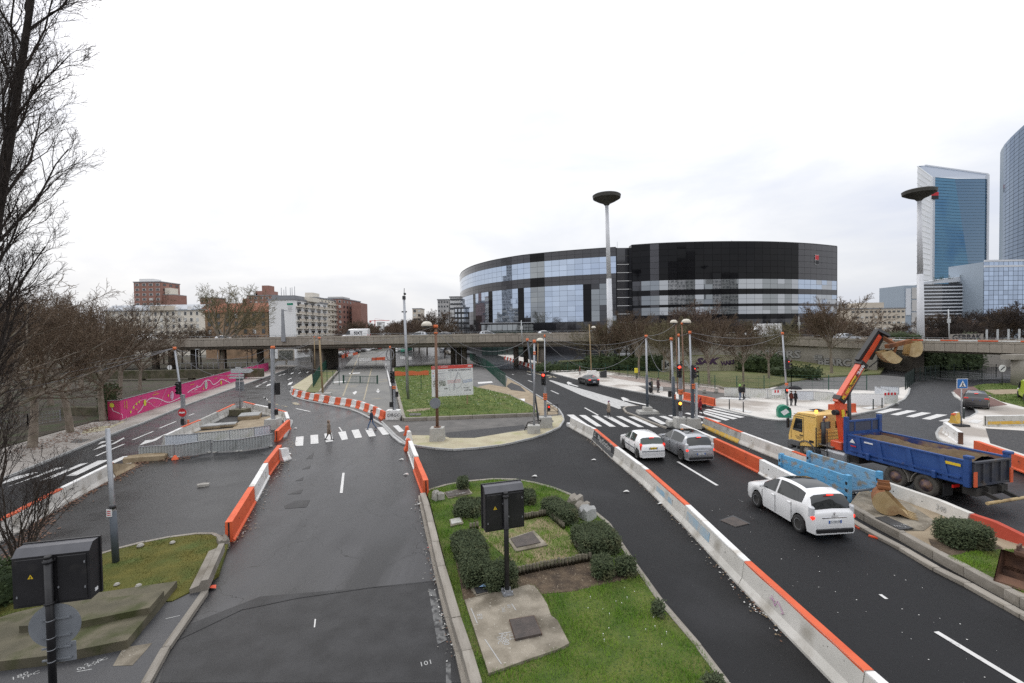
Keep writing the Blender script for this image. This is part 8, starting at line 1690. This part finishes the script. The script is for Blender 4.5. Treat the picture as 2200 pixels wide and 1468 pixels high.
lid('dark rectangular road cover in the right lane',((1545,1118),(1575,1107),(1613,1125),(1580,1134)),((1548,1118),(1575,1110),(1609,1125),(1580,1132)),lambda*p:p,-.03,'metal_dark','plate_rust');lid('chalk-marked dark cover plate on the right planting strip',((610,245),(700,232),(905,325),(800,340)),((618,246),(700,236),(895,325),(800,336)),t8,.29,m2='metal_dark')
def chalk(label,items,z,mp_,loc):
 e=thing('chalk_marks',label,'markings',P(*mp_(loc)[0],z));o=Vector(e.location)
 for it in items:
  if isinstance(it[0],str):p=P(*mp_(it[1])[0],z)-o;text_obj('chalk_text',it[0],'graf_white',it[3],Matrix.Translation(p)@Matrix.Rotation(R_(it[2]),4,'Z'),e)
  else:a,b=P(*mp_(it[0])[0],z)-o,P(*mp_(it[1])[0],z)-o;m_=MB();m_.bar(a,b,.025,.004);m_.build('chalk_line','graf_white',e)
chalk('white chalk survey marks on the concrete pad',[(((410,668),(508,652))),((190,465),(240,585)),((510,430),(545,482)),((300,710),(430,905)),('0,2',(510,690),-80,.2),('2x80',(460,710),-80,.22),('TPC',(415,715),-80,.18),('0,8',(262,530),100,.2),('TPC',(450,475),100,.14),('0,8',(490,450),100,.14)],GZ+.054,t5,(400,600))
chalk('white chalk survey marks on the wet path',[((585,1148),(700,1128)),((1263,744),(1370,720)),('0,2',(635,1110),60,.2),('1x60',(700,1090),60,.2),('TPC',(760,1068),60,.17),('180',(150,1180),50,.2),('TPC',(230,1175),50,.18)],.104,t3,(650,1100));chalk('white chalk numbers on the road near the bottom',[('101',(915,1424),200,.22)],.012,lambda*p:p,(915,1424));chalk('white chalk figures on the right cover plate',[('TPC 2',(800,312),-15,.16),('1,00',(830,300),-15,.13)],.38,t8,(810,310));chalk('white chalk figures on the top cover plate',[('0,5',(365,325),20,.2),('1 x 60',(460,335),20,.18)],GZ+.07,t4,(400,330))
def rubble(label,pts_px,z,size,mp_,rz,mat_='kerb'):
 q=P(*mp_(pts_px)[0],z);e=thing('concrete_rubble',label,'rubble',q,rz);m_=MB();a,b,c=size;m_.loft([[(x+rnd.uniform(-.03,.03),y*s,zz*s2)for y,zz in((-b/2,0),(-b*.45,c*.8),(-b*.2,c),(b*.05,c*.62),(b*.3,c*.95),(b/2,.1))]for x,s,s2 in((-a/2,.9,.9),(-a*.1,1,1),(a/2,.92,.85))],smooth=False);m_.build('block',mat_,e);return e
rubble('top broken concrete block beside the kerb of the garden',(1490,420),GZ,(.7,.6,.38),t4,R_(60));rubble('middle broken concrete block beside the kerb of the garden',(1550,490),GZ,(.7,.6,.4),t4,R_(60));rubble('lowest upright concrete block beside the rectangular hedge',(1600,560),GZ,(.62,.6,.58),t4,R_(40),'kerb_grey');rubble('pale pointed concrete lump at the left garden wall',(235,395),GZ,(.35,.25,.5),t4,1.2,'stone');rubble('second pale concrete lump at the left garden wall',(282,390),GZ,(.3,.25,.38),t4,.4,'stone')
a,b=P(*t3((1655,225))[0],.2),P(*t3((1520,515))[0],.2);ln,an=seg_frame(a,b);e=thing('loose_kerbstone','long displaced kerbstone lying askew at the mossy corner','kerb',(a.x,a.y,.1),an);m_=MB();m_.loft([[(x,y,z)for y,z in((-.26,0),(-.26,.14),(-.02,.2),(.06,.34),(.24,.34),(.24,0))]for x in(0,ln*.5,ln)],smooth=False);m_.build('stone','kerb',e)
rubble('broken kerb end by the orange barrier foot',(1700,160),.1,(.6,.4,.25),t3,R_(-50))
for i,(p,s)in enumerate((((1070,195),.2),((1315,170),.16),((890,490),.14),((1055,500),.15))):m_=MB();c=P(*t3(p)[0],.14);m_.lathe([(s*.5,0),(s*.65,s*.25),(s*.4,s*.55),(0,s*.6)],n=6,smooth=False);tag(m_.build('stone','stone',loc=c),['flat stone on the moss near the kerb','square stone on the moss near the orange barrier','small stone at the slab edge by the moss','stone between moss and concrete slab'][i],'stone')
rubble('long brown broken slab at the end of the grey hoarding',(1260,1075),0,(2.2,1.0,.4),tA,R_(20),'stone_brown');rubble('grey stone lying alone in the closed lot',(1750,1300),0,(.5,.3,.18),tA,.4,'stone')
for p,s,l in(((1795,800),(1.9,1.2,.22),'grey topped slab stack behind the white hoarding, left'),((1955,785),(1.4,1.0,.2),'grey topped slab stack behind the white hoarding, middle'),((2150,715),(1.8,2.0,.35),'largest grey topped slab stack on the works island')):
 q=P(*tA(p)[0]);e=thing('slab_stack',l,'slabs',q,R_(22));m_=MB();m_.box((0,0,s[2]/2),(s[0],s[1],s[2]),bev=.03);m_.build('stack','stone_brown',e);m_=MB();m_.box((0,0,s[2]+.04),(s[0]*.96,s[1]*.96,.08));m_.build('top_slab','kerb_grey',e)
sheet('sandy_ground',px(tA((1690,830),(2000,800),(2060,740),(2360,690),(2320,790),(2000,830),(1500,850))),.02,'sand_brown',left_road);sheet('tar_ground',px(tA((1680,790),(1990,640),(2330,640),(2100,750))),.018,'asphalt_new',left_road)
# ------------------------------------------------------------------ fences and gate
def fence(label,pts,h,z=.12,post='fence_green',step=2.4,wires=.2,name='mesh_fence',mesh=True):
 q=px(pts,z);e=thing(name,label,'fence',q[0]);o=q[0]
 for a,b in zip(q[:-1],q[1:]):
  a,b=a-o,b-o;d=b-a;k=max(1,round(d.length/step))
  for i in range(k+1):add(e,'post',post,lambda m:m.box(a+d*(i/k)+V(0,0,h/2),(.07,.07,h)))
  if mesh:
   nv_=max(2,int(d.length/wires));add(e,'wire_mesh',post,lambda m:([m.bar(a+d*(j/nv_),a+d*(j/nv_)+V(0,0,h-.1),.014,.014)for j in range(nv_)],[m.bar(a+V(0,0,zz*h),b+V(0,0,zz*h),.014,.02)for zz in(.06,.3,.55,.8,.95)]))
fence('dark green mesh fence along the closed road verge',[(673,834),(690,806),(709,783)],2.0,.1,'fence_green',1.6,.13);fence('dark green mesh fence between the island path and the right road',[(1010,774),(1045,793),(1086,832)],2.0,.12,'fence_green',1.7,.16);fence('green fence posts along the front of the east lawn',[(1195,798),(1330,806),(1440,824),(1536,838)],1.9,.2,'fence_green',2.5,.6);fence('green fence posts in front of the far hoarding',[(1583,840),(1700,838),(1862,838)],1.9,.12,'fence_green',4.2,1.2);fence('dark green fence round the curve under the small bridge',[(1945,838),(1965,822),(2020,812),(2140,812)],2.0,.12,'fence_dark',2.0,.3);fence('lone green posts on the board lawn',[(873,842),(905,838)],1.9,.4,'fence_green',2,1,mesh=False);fence('thin green posts beside the closed gate',[(729,828),(703,824)],2.2,0,'fence_green',2,1,mesh=False);fence('far site fence across the closed road under the overpass',[(735,788),(770,786),(808,786),(850,784),(905,783),(960,782)],2.0,0,'metal_grey',3.2,.5);fence('grey railings behind the shrubs at far left',[(-60,935),(60,915),(130,905)],1.1,.1,'metal_grey',2,.25)
q=P(737,824),P(812,825);ln,an=seg_frame(*q);e=thing('green_gate','low dark green double gate across the closed road','gate',q[0],an)
for x in(.08,ln-.08):add(e,'gate_post','fence_green',lambda m:m.box((x,0,.68),(.16,.16,1.36)))
for x0,x1 in((.18,ln/2-.03),(ln/2+.03,ln-.18)):lf=add(e,'gate_leaf','fence_green',lambda m:(m.box(((x0+x1)/2,0,1.2),(x1-x0,.06,.07)),m.box(((x0+x1)/2,0,.14),(x1-x0,.06,.07)),m.box((x0,0,.67),(.06,.06,1.1)),m.box((x1,0,.67),(.06,.06,1.1))));k=12;[add(lf,'bar','fence_green',lambda m:m.box((x0+(x1-x0)*(i+.5)/k,0,.67),(.03,.03,1.05)))for i in range(k)]
def crowd(label,a,b,z,h,tilt=0):
 A,B=P(*a,z),P(*b,z);ln,an=seg_frame(A,B);e=thing('crowd_barrier',label,'barrier',A,an);e.rotation_euler=(tilt,0,an);add(e,'frame','metal_black',lambda m:(m.bar((0,0,0),(0,0,h),.05,.05),m.bar((ln,0,0),(ln,0,h),.05,.05),m.bar((0,0,h),(ln,0,h),.05,.05),m.bar((0,0,h*.3),(ln,0,h*.3),.04,.04),m.bar((0,0,h*.3),(ln,0,h),.03,.03),m.bar((ln,0,h*.3),(0,0,h),.03,.03)))
crowd('black crossed railing at the right tip of the island',tC((305,605))[0],tC((395,610))[0],.12,1.0);crowd('tipped over black railing beside the island pole blocks',tC((105,740))[0],tC((215,720))[0],.12,.9,R_(35))
q=P(846,808,.4),P(921,806,.4);ln,an=seg_frame(*q);e=thing('orange_netting','sagging orange safety netting at the back of the board lawn','netting',q[0],an);add(e,'net','net_orange',lambda m:[m.quad((ln*i/12,.05*math.sin(i*2),0),(ln*(i+1)/12,.05*math.sin(i*2+2),0),(ln*(i+1)/12,.05*math.sin(i*2+2),.75+.1*math.sin(i*1.3+1.3)),(ln*i/12,.05*math.sin(i*2),.75+.1*math.sin(i*1.3)))for i in range(12)]);[add(e,'stake','wood',lambda m:m.box((ln*i/4,.05,.45),(.05,.05,.9)))for i in range(5)]
# ------------------------------------------------------------------ bins, bollards, boxes
q=P(1684,896,.12);e=thing('recycling_bin','green arched recycling container with white diamond by the kerb','bin',q,R_(-18),scale=.8);add(e,'body','bin_green',lambda m:m.loft([[(x,y,z)for x,z in((-.62,0),(-.66,.7),(-.56,1.05),(-.28,1.28),(.05,1.33),(.4,1.2),(.6,.9),(.64,.5),(.6,0))]for y in(-.5,.5)],smooth=False));add(e,'emblem','sign_white',lambda m:m.add([(-.1,-.51,.25),(.42,-.51,.62),(.1,-.51,1.0),(-.42,-.51,.62)],[(0,1,2,3)]));add(e,'slot','black_trim',lambda m:m.box((.42,-.51,1.0),(.3,.02,.16)))
q=P(1296,811,.12);e=thing('litter_bin','black street bin with slanted lid near the lawn fence','bin',q);add(e,'body','metal_dark',lambda m:m.loft([[(x,y,z)for x,z in((-.5,0),(-.55,.8),(.5,1.1),(.5,0))]for y in(-.45,.45)],smooth=False));add(e,'lid','metal_black',lambda m:m.add([(-.62,-.5,.82),(.55,-.5,1.16),(.55,.5,1.16),(-.62,.5,.82)],[(0,1,2,3)]))
q=P(1367,815,.25);e=thing('yellow_box','small bright yellow box on a post at the lawn edge','box',q);add(e,'post','metal_dark',lambda m:m.box((0,0,.5),(.1,.1,1.0)));add(e,'box','yellow_box',lambda m:m.box((0,0,1.35),(.5,.35,.75),bev=.06))
for u,mm,l in((1424,'sign_grey_light','grey wheeled bin behind the lawn trees'),(1434,'bin_green','green wheeled bin beside the grey one')):q=P(u,797,.3);e=thing('wheeled_bin',l,'bin',q);add(e,'body',mm,lambda m:m.box((0,0,.6),(.75,.7,1.1),bev=.05));add(e,'lid',mm,lambda m:m.box((0,0,1.2),(.8,.75,.1),bev=.03))
for u,v,h,mm,l in((1567,880,1.0,'metal_black','thin black bollard left at the crossing'),(1597,886,1.0,'metal_black','thin black bollard right at the crossing'),(1876,880,1.0,'fence_dark','dark green bollard left behind the truck'),(1895,877,1.0,'fence_dark','dark green bollard right behind the truck'),(1513,846,.5,'stone','short stone bollard left of the far crossing'),(1539,845,.5,'stone','short stone bollard right of the far crossing'),(2071,900,.9,'fence_dark','dark bollard beside the crossing sign')):q=P(u,v,.12);r=.05 if h>.6 else .22;e=thing('bollard',l,'bollard',q);add(e,'post',mm,lambda m:m.cyl((0,0,0),(0,0,h),r,r*.9,10));add(e,'cap','sign_white' if h>.6 else mm,lambda m:m.cyl((0,0,h),(0,0,h+.05),r*1.1,r*.6,10))
m_=MB();q=P(1112,862,.14);m_.box((0,0,.12),(1.6,.9,.03),M=Matrix.Rotation(R_(8),4,'X'));tag(m_.build('fallen_panel','sign_white',loc=q),'white panel lying on the sandy corner of the island','panel')
m_=MB();q=P(376,988);m_.lathe([(.22,0),(.2,.04),(.06,.28),(0,.3)],n=10);tag(m_.build('cone_stub','barrier_orange',loc=q),'squashed orange cone lying below the grey hoarding','cone')
for a,b,l in((((450,297),(505,330)),0,'upper bright orange stick lying at the right kerb'),(((570,380),(668,408)),0,'lower bright orange stick lying at the right kerb')):p,r_=P(*t8(a[0])[0],.03),P(*t8(a[1])[0],.03);m_=MB();m_.bar(V(0,0,0),r_-p,.09,.05);tag(m_.build('orange_stick','flame',loc=p),l,'stick')
q=V(PD(615,765,118).x,118,0);e=thing('poster_stand','large framed poster under the overpass at left','sign',q);add(e,'frame','render_cream',lambda m:m.box((0,0,2.6),(4.2,.3,3.0)));add(e,'poster','photo_print',lambda m:m.box((0,-.17,2.6),(3.6,.04,2.4)));add(e,'leg','render_cream',lambda m:m.box((0,0,.6),(.4,.25,1.2)))
# ------------------------------------------------------------------ scattered dead leaves, litter
def scatter(name,label,pts,z,n,r,mats,seed,spread):
 g_=random.Random(seed);m_=MB();q=px(pts,z)
 for _ in range(n):
  i=g_.randrange(len(q)-1);c=q[i].lerp(q[i+1],g_.random())+V(g_.gauss(0,spread),g_.gauss(0,spread),.015);a=g_.random()*6.28;s=r*g_.uniform(.4,1.3);t_=g_.uniform(-.3,.5)*s
  m_.add([c+V(s*math.cos(a),s*math.sin(a),t_*.3+.01),c+V(s*.7*math.cos(a+1.8),s*.7*math.sin(a+1.8),.0),c+V(s*math.cos(a+3.2),s*math.sin(a+3.2),t_+.01),c+V(s*.6*math.cos(a+4.6),s*.6*math.sin(a+4.6),.005)],[(0,1,2,3)],g_.randrange(len(mats)))
 tag(m_.build(name,mats),label,'debris',kind='stuff')
scatter('dead_leaves','brown dead leaves gathered along the left barrier row',[(30,1200),(90,1120),(180,1060),(260,1020),(320,985),(400,985)],.02,1500,.07,['dead_leaf'],1,.28);scatter('dead_leaves','dead leaves on the wooded bank by the hoarding',[(60,970),(150,935),(240,906)],.14,700,.09,['dead_leaf'],2,.8);scatter('kerb_debris','crumbs and litter along the foot of the long barrier row',[(1262,945),(1300,972),(1380,1040),(1465,1125),(1590,1270),(1700,1380)],.02,520,.035,['dead_leaf','stone_brown','stone_brown','stone','litter','dead_leaf'],3,.12);scatter('kerb_debris','debris between the works barriers',[(1560,930),(1700,995),(1900,1085),(2060,1120)],.03,500,.06,['dead_leaf','litter','stone_brown'],4,.3);scatter('kerb_debris','debris along the closed lot barriers',[(500,1165),(560,1060),(610,985),(625,940)],.02,500,.05,['dead_leaf','stone_brown','stone'],5,.3);scatter('kerb_debris','grit along the left wall of the garden island',[(900,1070),(935,1215),(985,1420)],.02,500,.03,['dead_leaf','litter','stone'],6,.15)
for i,(u,v,mm,l)in enumerate(((1275,989,'litter','crumpled white paper on the fresh lane near the lettered barrier'),(1345,1057,'litter','white scraps on the fresh lane'),(1148,1024,'litter','white scrap above the garden island'),(862,988,'litter','white scrap beside the island barrier'),(872,1020,'litter','larger white paper beside the orange slab'),(902,1084,'litter','white scrap by the garden wall top'),(926,1177,'litter_red','small red can by the garden wall'),(620,976,'litter','white litter by the barrier end piece'),(1040,1261,'litter_blue','crushed blue can on the drain grate'),(454,1264,'flame','small orange fragment on the road by the loose kerbstone'),(1420,1083,'litter','paper at the foot of the orange-topped barrier'),(634,921,'litter','litter below the short orange barrier'))):
 q=P(u,v,.03 if u!=1040 else GZ+.1);m_=MB();m_.add([(-.16,0,0),(0,-.07,.05),(.17,-.03,.01),(.1,.09,.06),(-.06,.1,.02),(.02,.02,.09)],[(0,1,5),(1,2,5),(2,3,5),(3,4,5),(4,0,5)]);tag(m_.build('litter_scrap',mm,loc=q),l,'litter')
g_=random.Random(9);m_=MB()
for _ in range(110):
 u,v=g_.uniform(1500,2150),g_.uniform(1090,1460)
 if v<880+.52*(u-1250)or v>1010+.62*(u-1300):continue
 c=P(u,v,.014);r=g_.uniform(.006,.022);m_.add([c+V(r*math.cos(a*1.05),r*g_.uniform(.6,1)*math.sin(a*1.05),0)for a in range(6)],[(0,1,2,3,4,5)])
tag(m_.build('road_specks','litter'),'pale specks of gum and grit on the right lanes','debris',kind='stuff')
# ------------------------------------------------------------------ people
import numpy as np
def person(label,foot,hpx,face,top,legs_,stride=.0,hat=None,hood=None,long=False,z=0,arm=.25,shoes='cloth_black',look=None,hold=None,name='person',lean=0):
 q=P(*foot,z);H=max(1.5,min(1.86,hpx/(FPX/q.y)));s=H/1.75;e=thing(name,label,'person',q,face);C=[];X=lambda x,y,z_:Vector((x+lean*z_,y,z_))*s
 hipz,shz=.92,1.42
 for sd,st in((1,stride),(-1,-stride)):
  hip=X(0,.09*sd,hipz);kn=X(st*.48+.03,.10*sd,.49+abs(st)*.01);an_=X(st*.95-.02 if st>0 else st*1.0-.05,.10*sd,.09+(.05 if st<0 else 0));C+=[(hip,kn,.088,.062,legs_),(kn,an_,.062,.044,legs_),(an_+X(-.05,0,-.045),an_+X(.17,.01,-.055),.042,.034,shoes)]
  sh=X(0,.185*sd,shz-.04);a_=-st*arm*1.6;el=sh+X(a_*.55-.02,.05*sd,-.28);wr=el+X(a_*.5+.10,-.03*sd,-.22)
  if hold==sd:el=sh+X(.08,.04*sd,-.27);wr=el+X(.22,-.06*sd,.10)
  C+=[(sh,el,.062,.048,top),(el,wr,.048,.034,top)];hd=(wr-el).normalized();C.append((wr,wr+hd*.09*s,.034,.032,'skin'))
  pr=hd.cross(Vector((0,1,0))).normalized();palm=wr+hd*.09*s
  for k,ln in enumerate((.066,.076,.07,.055)):b0=palm+pr*(k-1.5)*.019*s;m1=b0+hd*ln*.55*s;C+=[(b0,m1,.0095,.009,'skin'),(m1,m1+(hd*.7-Vector((0,sd*.5,0))).normalized()*ln*.5*s,.009,.0075,'skin')]
  C.append((wr+hd*.03*s,wr+hd*.075*s+pr*.045*s,.011,.009,'skin'))
 C+=[(X(0,-.06,.95),X(0,.06,.95),.125,.125,legs_ if not long else top),(X(0,0,1.0),X(.0,0,1.22),.135,.15,top),(X(0,0,1.2),X(0,0,1.38),.155,.14,top),(X(0,-.14,1.39),X(0,.14,1.39),.075,.075,top),(X(0,0,1.42),X(.02,0,1.55),.055,.052,'skin'),(X(.03,0,1.60),X(.015,0,1.68),.078,.088,'skin'),(X(.04,0,1.555),X(.075,0,1.57),.05,.04,'skin'),(X(.10,0,1.625),X(.122,0,1.60),.012,.016,'skin'),(X(.01,-.088,1.62),X(.01,-.088,1.65),.016,.018,'skin'),(X(.01,.088,1.62),X(.01,.088,1.65),.016,.018,'skin')]
 m_=MB()
 for a,b,r0,r1,mm in C:
  r0*=s;r1*=s;d=(b-a);d=d.normalized()if d.length>1e-6 else V(0,0,1);m_.tube([a-d*r0*.95,a-d*r0*.7,a,b,b+d*r1*.7,b+d*r1*.95],[r0*.3,r0*.72,r0,r1,r1*.72,r1*.3],8)
 o=m_.build('body','skin',e);md=o.modifiers.new('r','REMESH');md.mode='VOXEL';md.voxel_size=.016 if hpx>25 else .024;dg=bpy.context.evaluated_depsgraph_get();dg.update();me=bpy.data.meshes.new_from_object(o.evaluated_get(dg));o.modifiers.clear();o.data=me
 mats=sorted({c[4]for c in C});me.materials.clear();[me.materials.append(M_(x))for x in mats];idx=[]
 cc=np.empty(len(me.polygons)*3,'f');me.polygons.foreach_get('center',cc);cc=cc.reshape(-1,3);best=np.full(len(cc),9.);bi=np.zeros(len(cc),int)
 for a,b,r0,r1,mm in C:
  A,ab=np.array(a),np.array(b-a);t_=np.clip((cc-A)@ab/max(ab@ab,1e-9),0,1);dd=np.linalg.norm(cc-A-t_[:,None]*ab,axis=1)-(r0+(r1-r0)*t_)*s;w_=dd<best;best[w_]=dd[w_];bi[w_]=mats.index(mm)
 idx=bi.tolist()
 me.polygons.foreach_set('material_index',idx);me.polygons.foreach_set('use_smooth',[True]*len(idx))
 hc=X(.0,0,1.665);r=.104*s
 if hood or hat:
  add(e,'hood' if hood else 'hat',hood or hat,lambda m:m.lathe([(r*.9,-r*(1.3 if hood else .1)),(r*1.12,-r*.5 if hood else 0),(r*1.12,r*.3),(r*.8,r*.85),(0,r*1.12)],c=hc-V(.025,0,0),n=12))
 else:add(e,'hair','hair_dark',lambda m:m.lathe([(r*.86,-r*.35),(r*1.03,r*.1),(r*.8,r*.68),(0,r*.98)],c=hc-V(.02,0,0),n=12))
 add(e,'eyes','ink',lambda m:[m.box(X(.105,sy*.033,1.645),(.012,.018,.010))for sy in(-1,1)]);add(e,'mouth','cloth_dark_red',lambda m:m.box(X(.108,0,1.572),(.008,.04,.008)))
 hem=.55 if long else .86;add(e,'coat',top,lambda m:m.loft([[(rx*math.cos(a)*s+lean*zz*s,ry*math.sin(a)*s,zz*s)for a in[6.283*k/14 for k in range(14)]]for rx,ry,zz in((.165,.205,hem),(.15,.19,.98),(.135,.175,1.15),(.15,.2,1.3),(.12,.19,1.41),(.06,.07,1.47))]))
 return e,q,s
PI=math.pi
person('man in navy jacket and jeans striding left over the zebra crossing',(798,923),43,PI+.1,'cloth_navy','cloth_denim',.34,lean=-.02)
person('person in hooded brown quilted coat walking right on the zebra crossing',(707,946),43,.15,'cloth_brown','cloth_black',.22,hood='cloth_brown',long=True)
person('woman in long taupe coat and purple hat on the right crossing',(1308,897),36,PI*.75,'cloth_taupe','cloth_black',.06,hat='cloth_purple',long=True)
e,q,s=person('person in red hooded coat walking past the signal cluster',(1504,892),38,PI,'cloth_red','cloth_black',.30,hood='cloth_red',long=True)
def bag(label,foot,dx,dz,size,mat_,z=.12,cat='bag',name='shoulder_bag'):q=P(*foot,z);e=thing(name,label,cat,q+V(dx,-.05,dz));add(e,'pouch',mat_,lambda m:m.box((0,0,0),size,bev=.04));add(e,'strap',mat_,lambda m:m.tube([(-size[0]*.3,0,size[2]*.5),(0,0,size[2]*.5+.28),(size[0]*.3,0,size[2]*.5)],.012,5));return e
bag('black shoulder bag carried by the person in red',(1504,892),.35,.85,(.4,.2,.32),'cloth_black',0)
person('person in olive coat with dark cap standing on the far pavement',(1400,846),37,-.3,'cloth_olive','cloth_black',.1,hat='cloth_black',z=.12);bag('dark backpack on the person in the olive coat',(1400,846),-.22,1.2,(.3,.2,.45),'cloth_navy',name='backpack');person('person in plum coat walking right on the far pavement',(1414,844),36,.2,'cloth_plum','cloth_black',.12,hat='cloth_plum',long=True,z=.12)
e=bag('white printed shopping bag held by the person in plum',(1414,844),.35,.45,(.42,.1,.42),'bag_white',name='shopping_bag');text_obj('print','Hollis','ink',.15,frame((0,-.06,0),(1,0,0),(0,0,1)),e)
person('person in green hood and jeans hugging a companion',(1590,860),34,.1,'cloth_black','cloth_denim',.08,hood='cloth_lime',z=.12);person('person in black coat beside the one in the green hood',(1598,859),33,PI*.9,'cloth_black','cloth_black',.06,hood='cloth_black',z=.12);bag('black backpack on the hugging pair',(1594,860),.1,1.2,(.32,.2,.45),'cloth_black',name='backpack')
person('left person under the black umbrella behind the recycling bin',(1700,872),31,.4,'cloth_dark_red','cloth_black',.05,z=.12);e,q,s=person('right person holding the black umbrella',(1709,872),31,.3,'cloth_black','cloth_black',.05,z=.12,hold=1)
e=thing('umbrella','open black umbrella over two people behind the bin','umbrella',q+V(-.1,-.1,1.15));add(e,'canopy','cloth_black',lambda m:m.lathe([(.62,.55),(.5,.72),(.28,.84),(0,.88)],n=10));add(e,'shaft','metal_dark',lambda m:m.cyl((0,0,-.1),(0,0,.95),.012,n=6));[add(e,'rib','metal_dark',lambda m:m.bar((0,0,.8),(.6*math.cos(a*.785),.6*math.sin(a*.785),.55),.012,.012))for a in range(8)]
person('person in dark red top on the far pavement left of the lamp block',(1246,806),17,PI,'cloth_dark_red','cloth_black',.15,z=.12)
for u,v,tp,f,l in((1154,793,'cloth_olive',0,'person in olive near the far red and white blocks'),(1161,792,'cloth_taupe',2,'person in beige near the far red and white blocks'),(1181,793,'cloth_black',1,'dark figure at the mouth of the footpath underpass, left'),(1193,792,'cloth_black',2,'dark figure at the mouth of the footpath underpass, middle'),(1205,797,'cloth_black',4,'dark figure with light bag near the underpass, right')):person(l,(u,v),16,f,tp,'cloth_black',.12,z=.1)
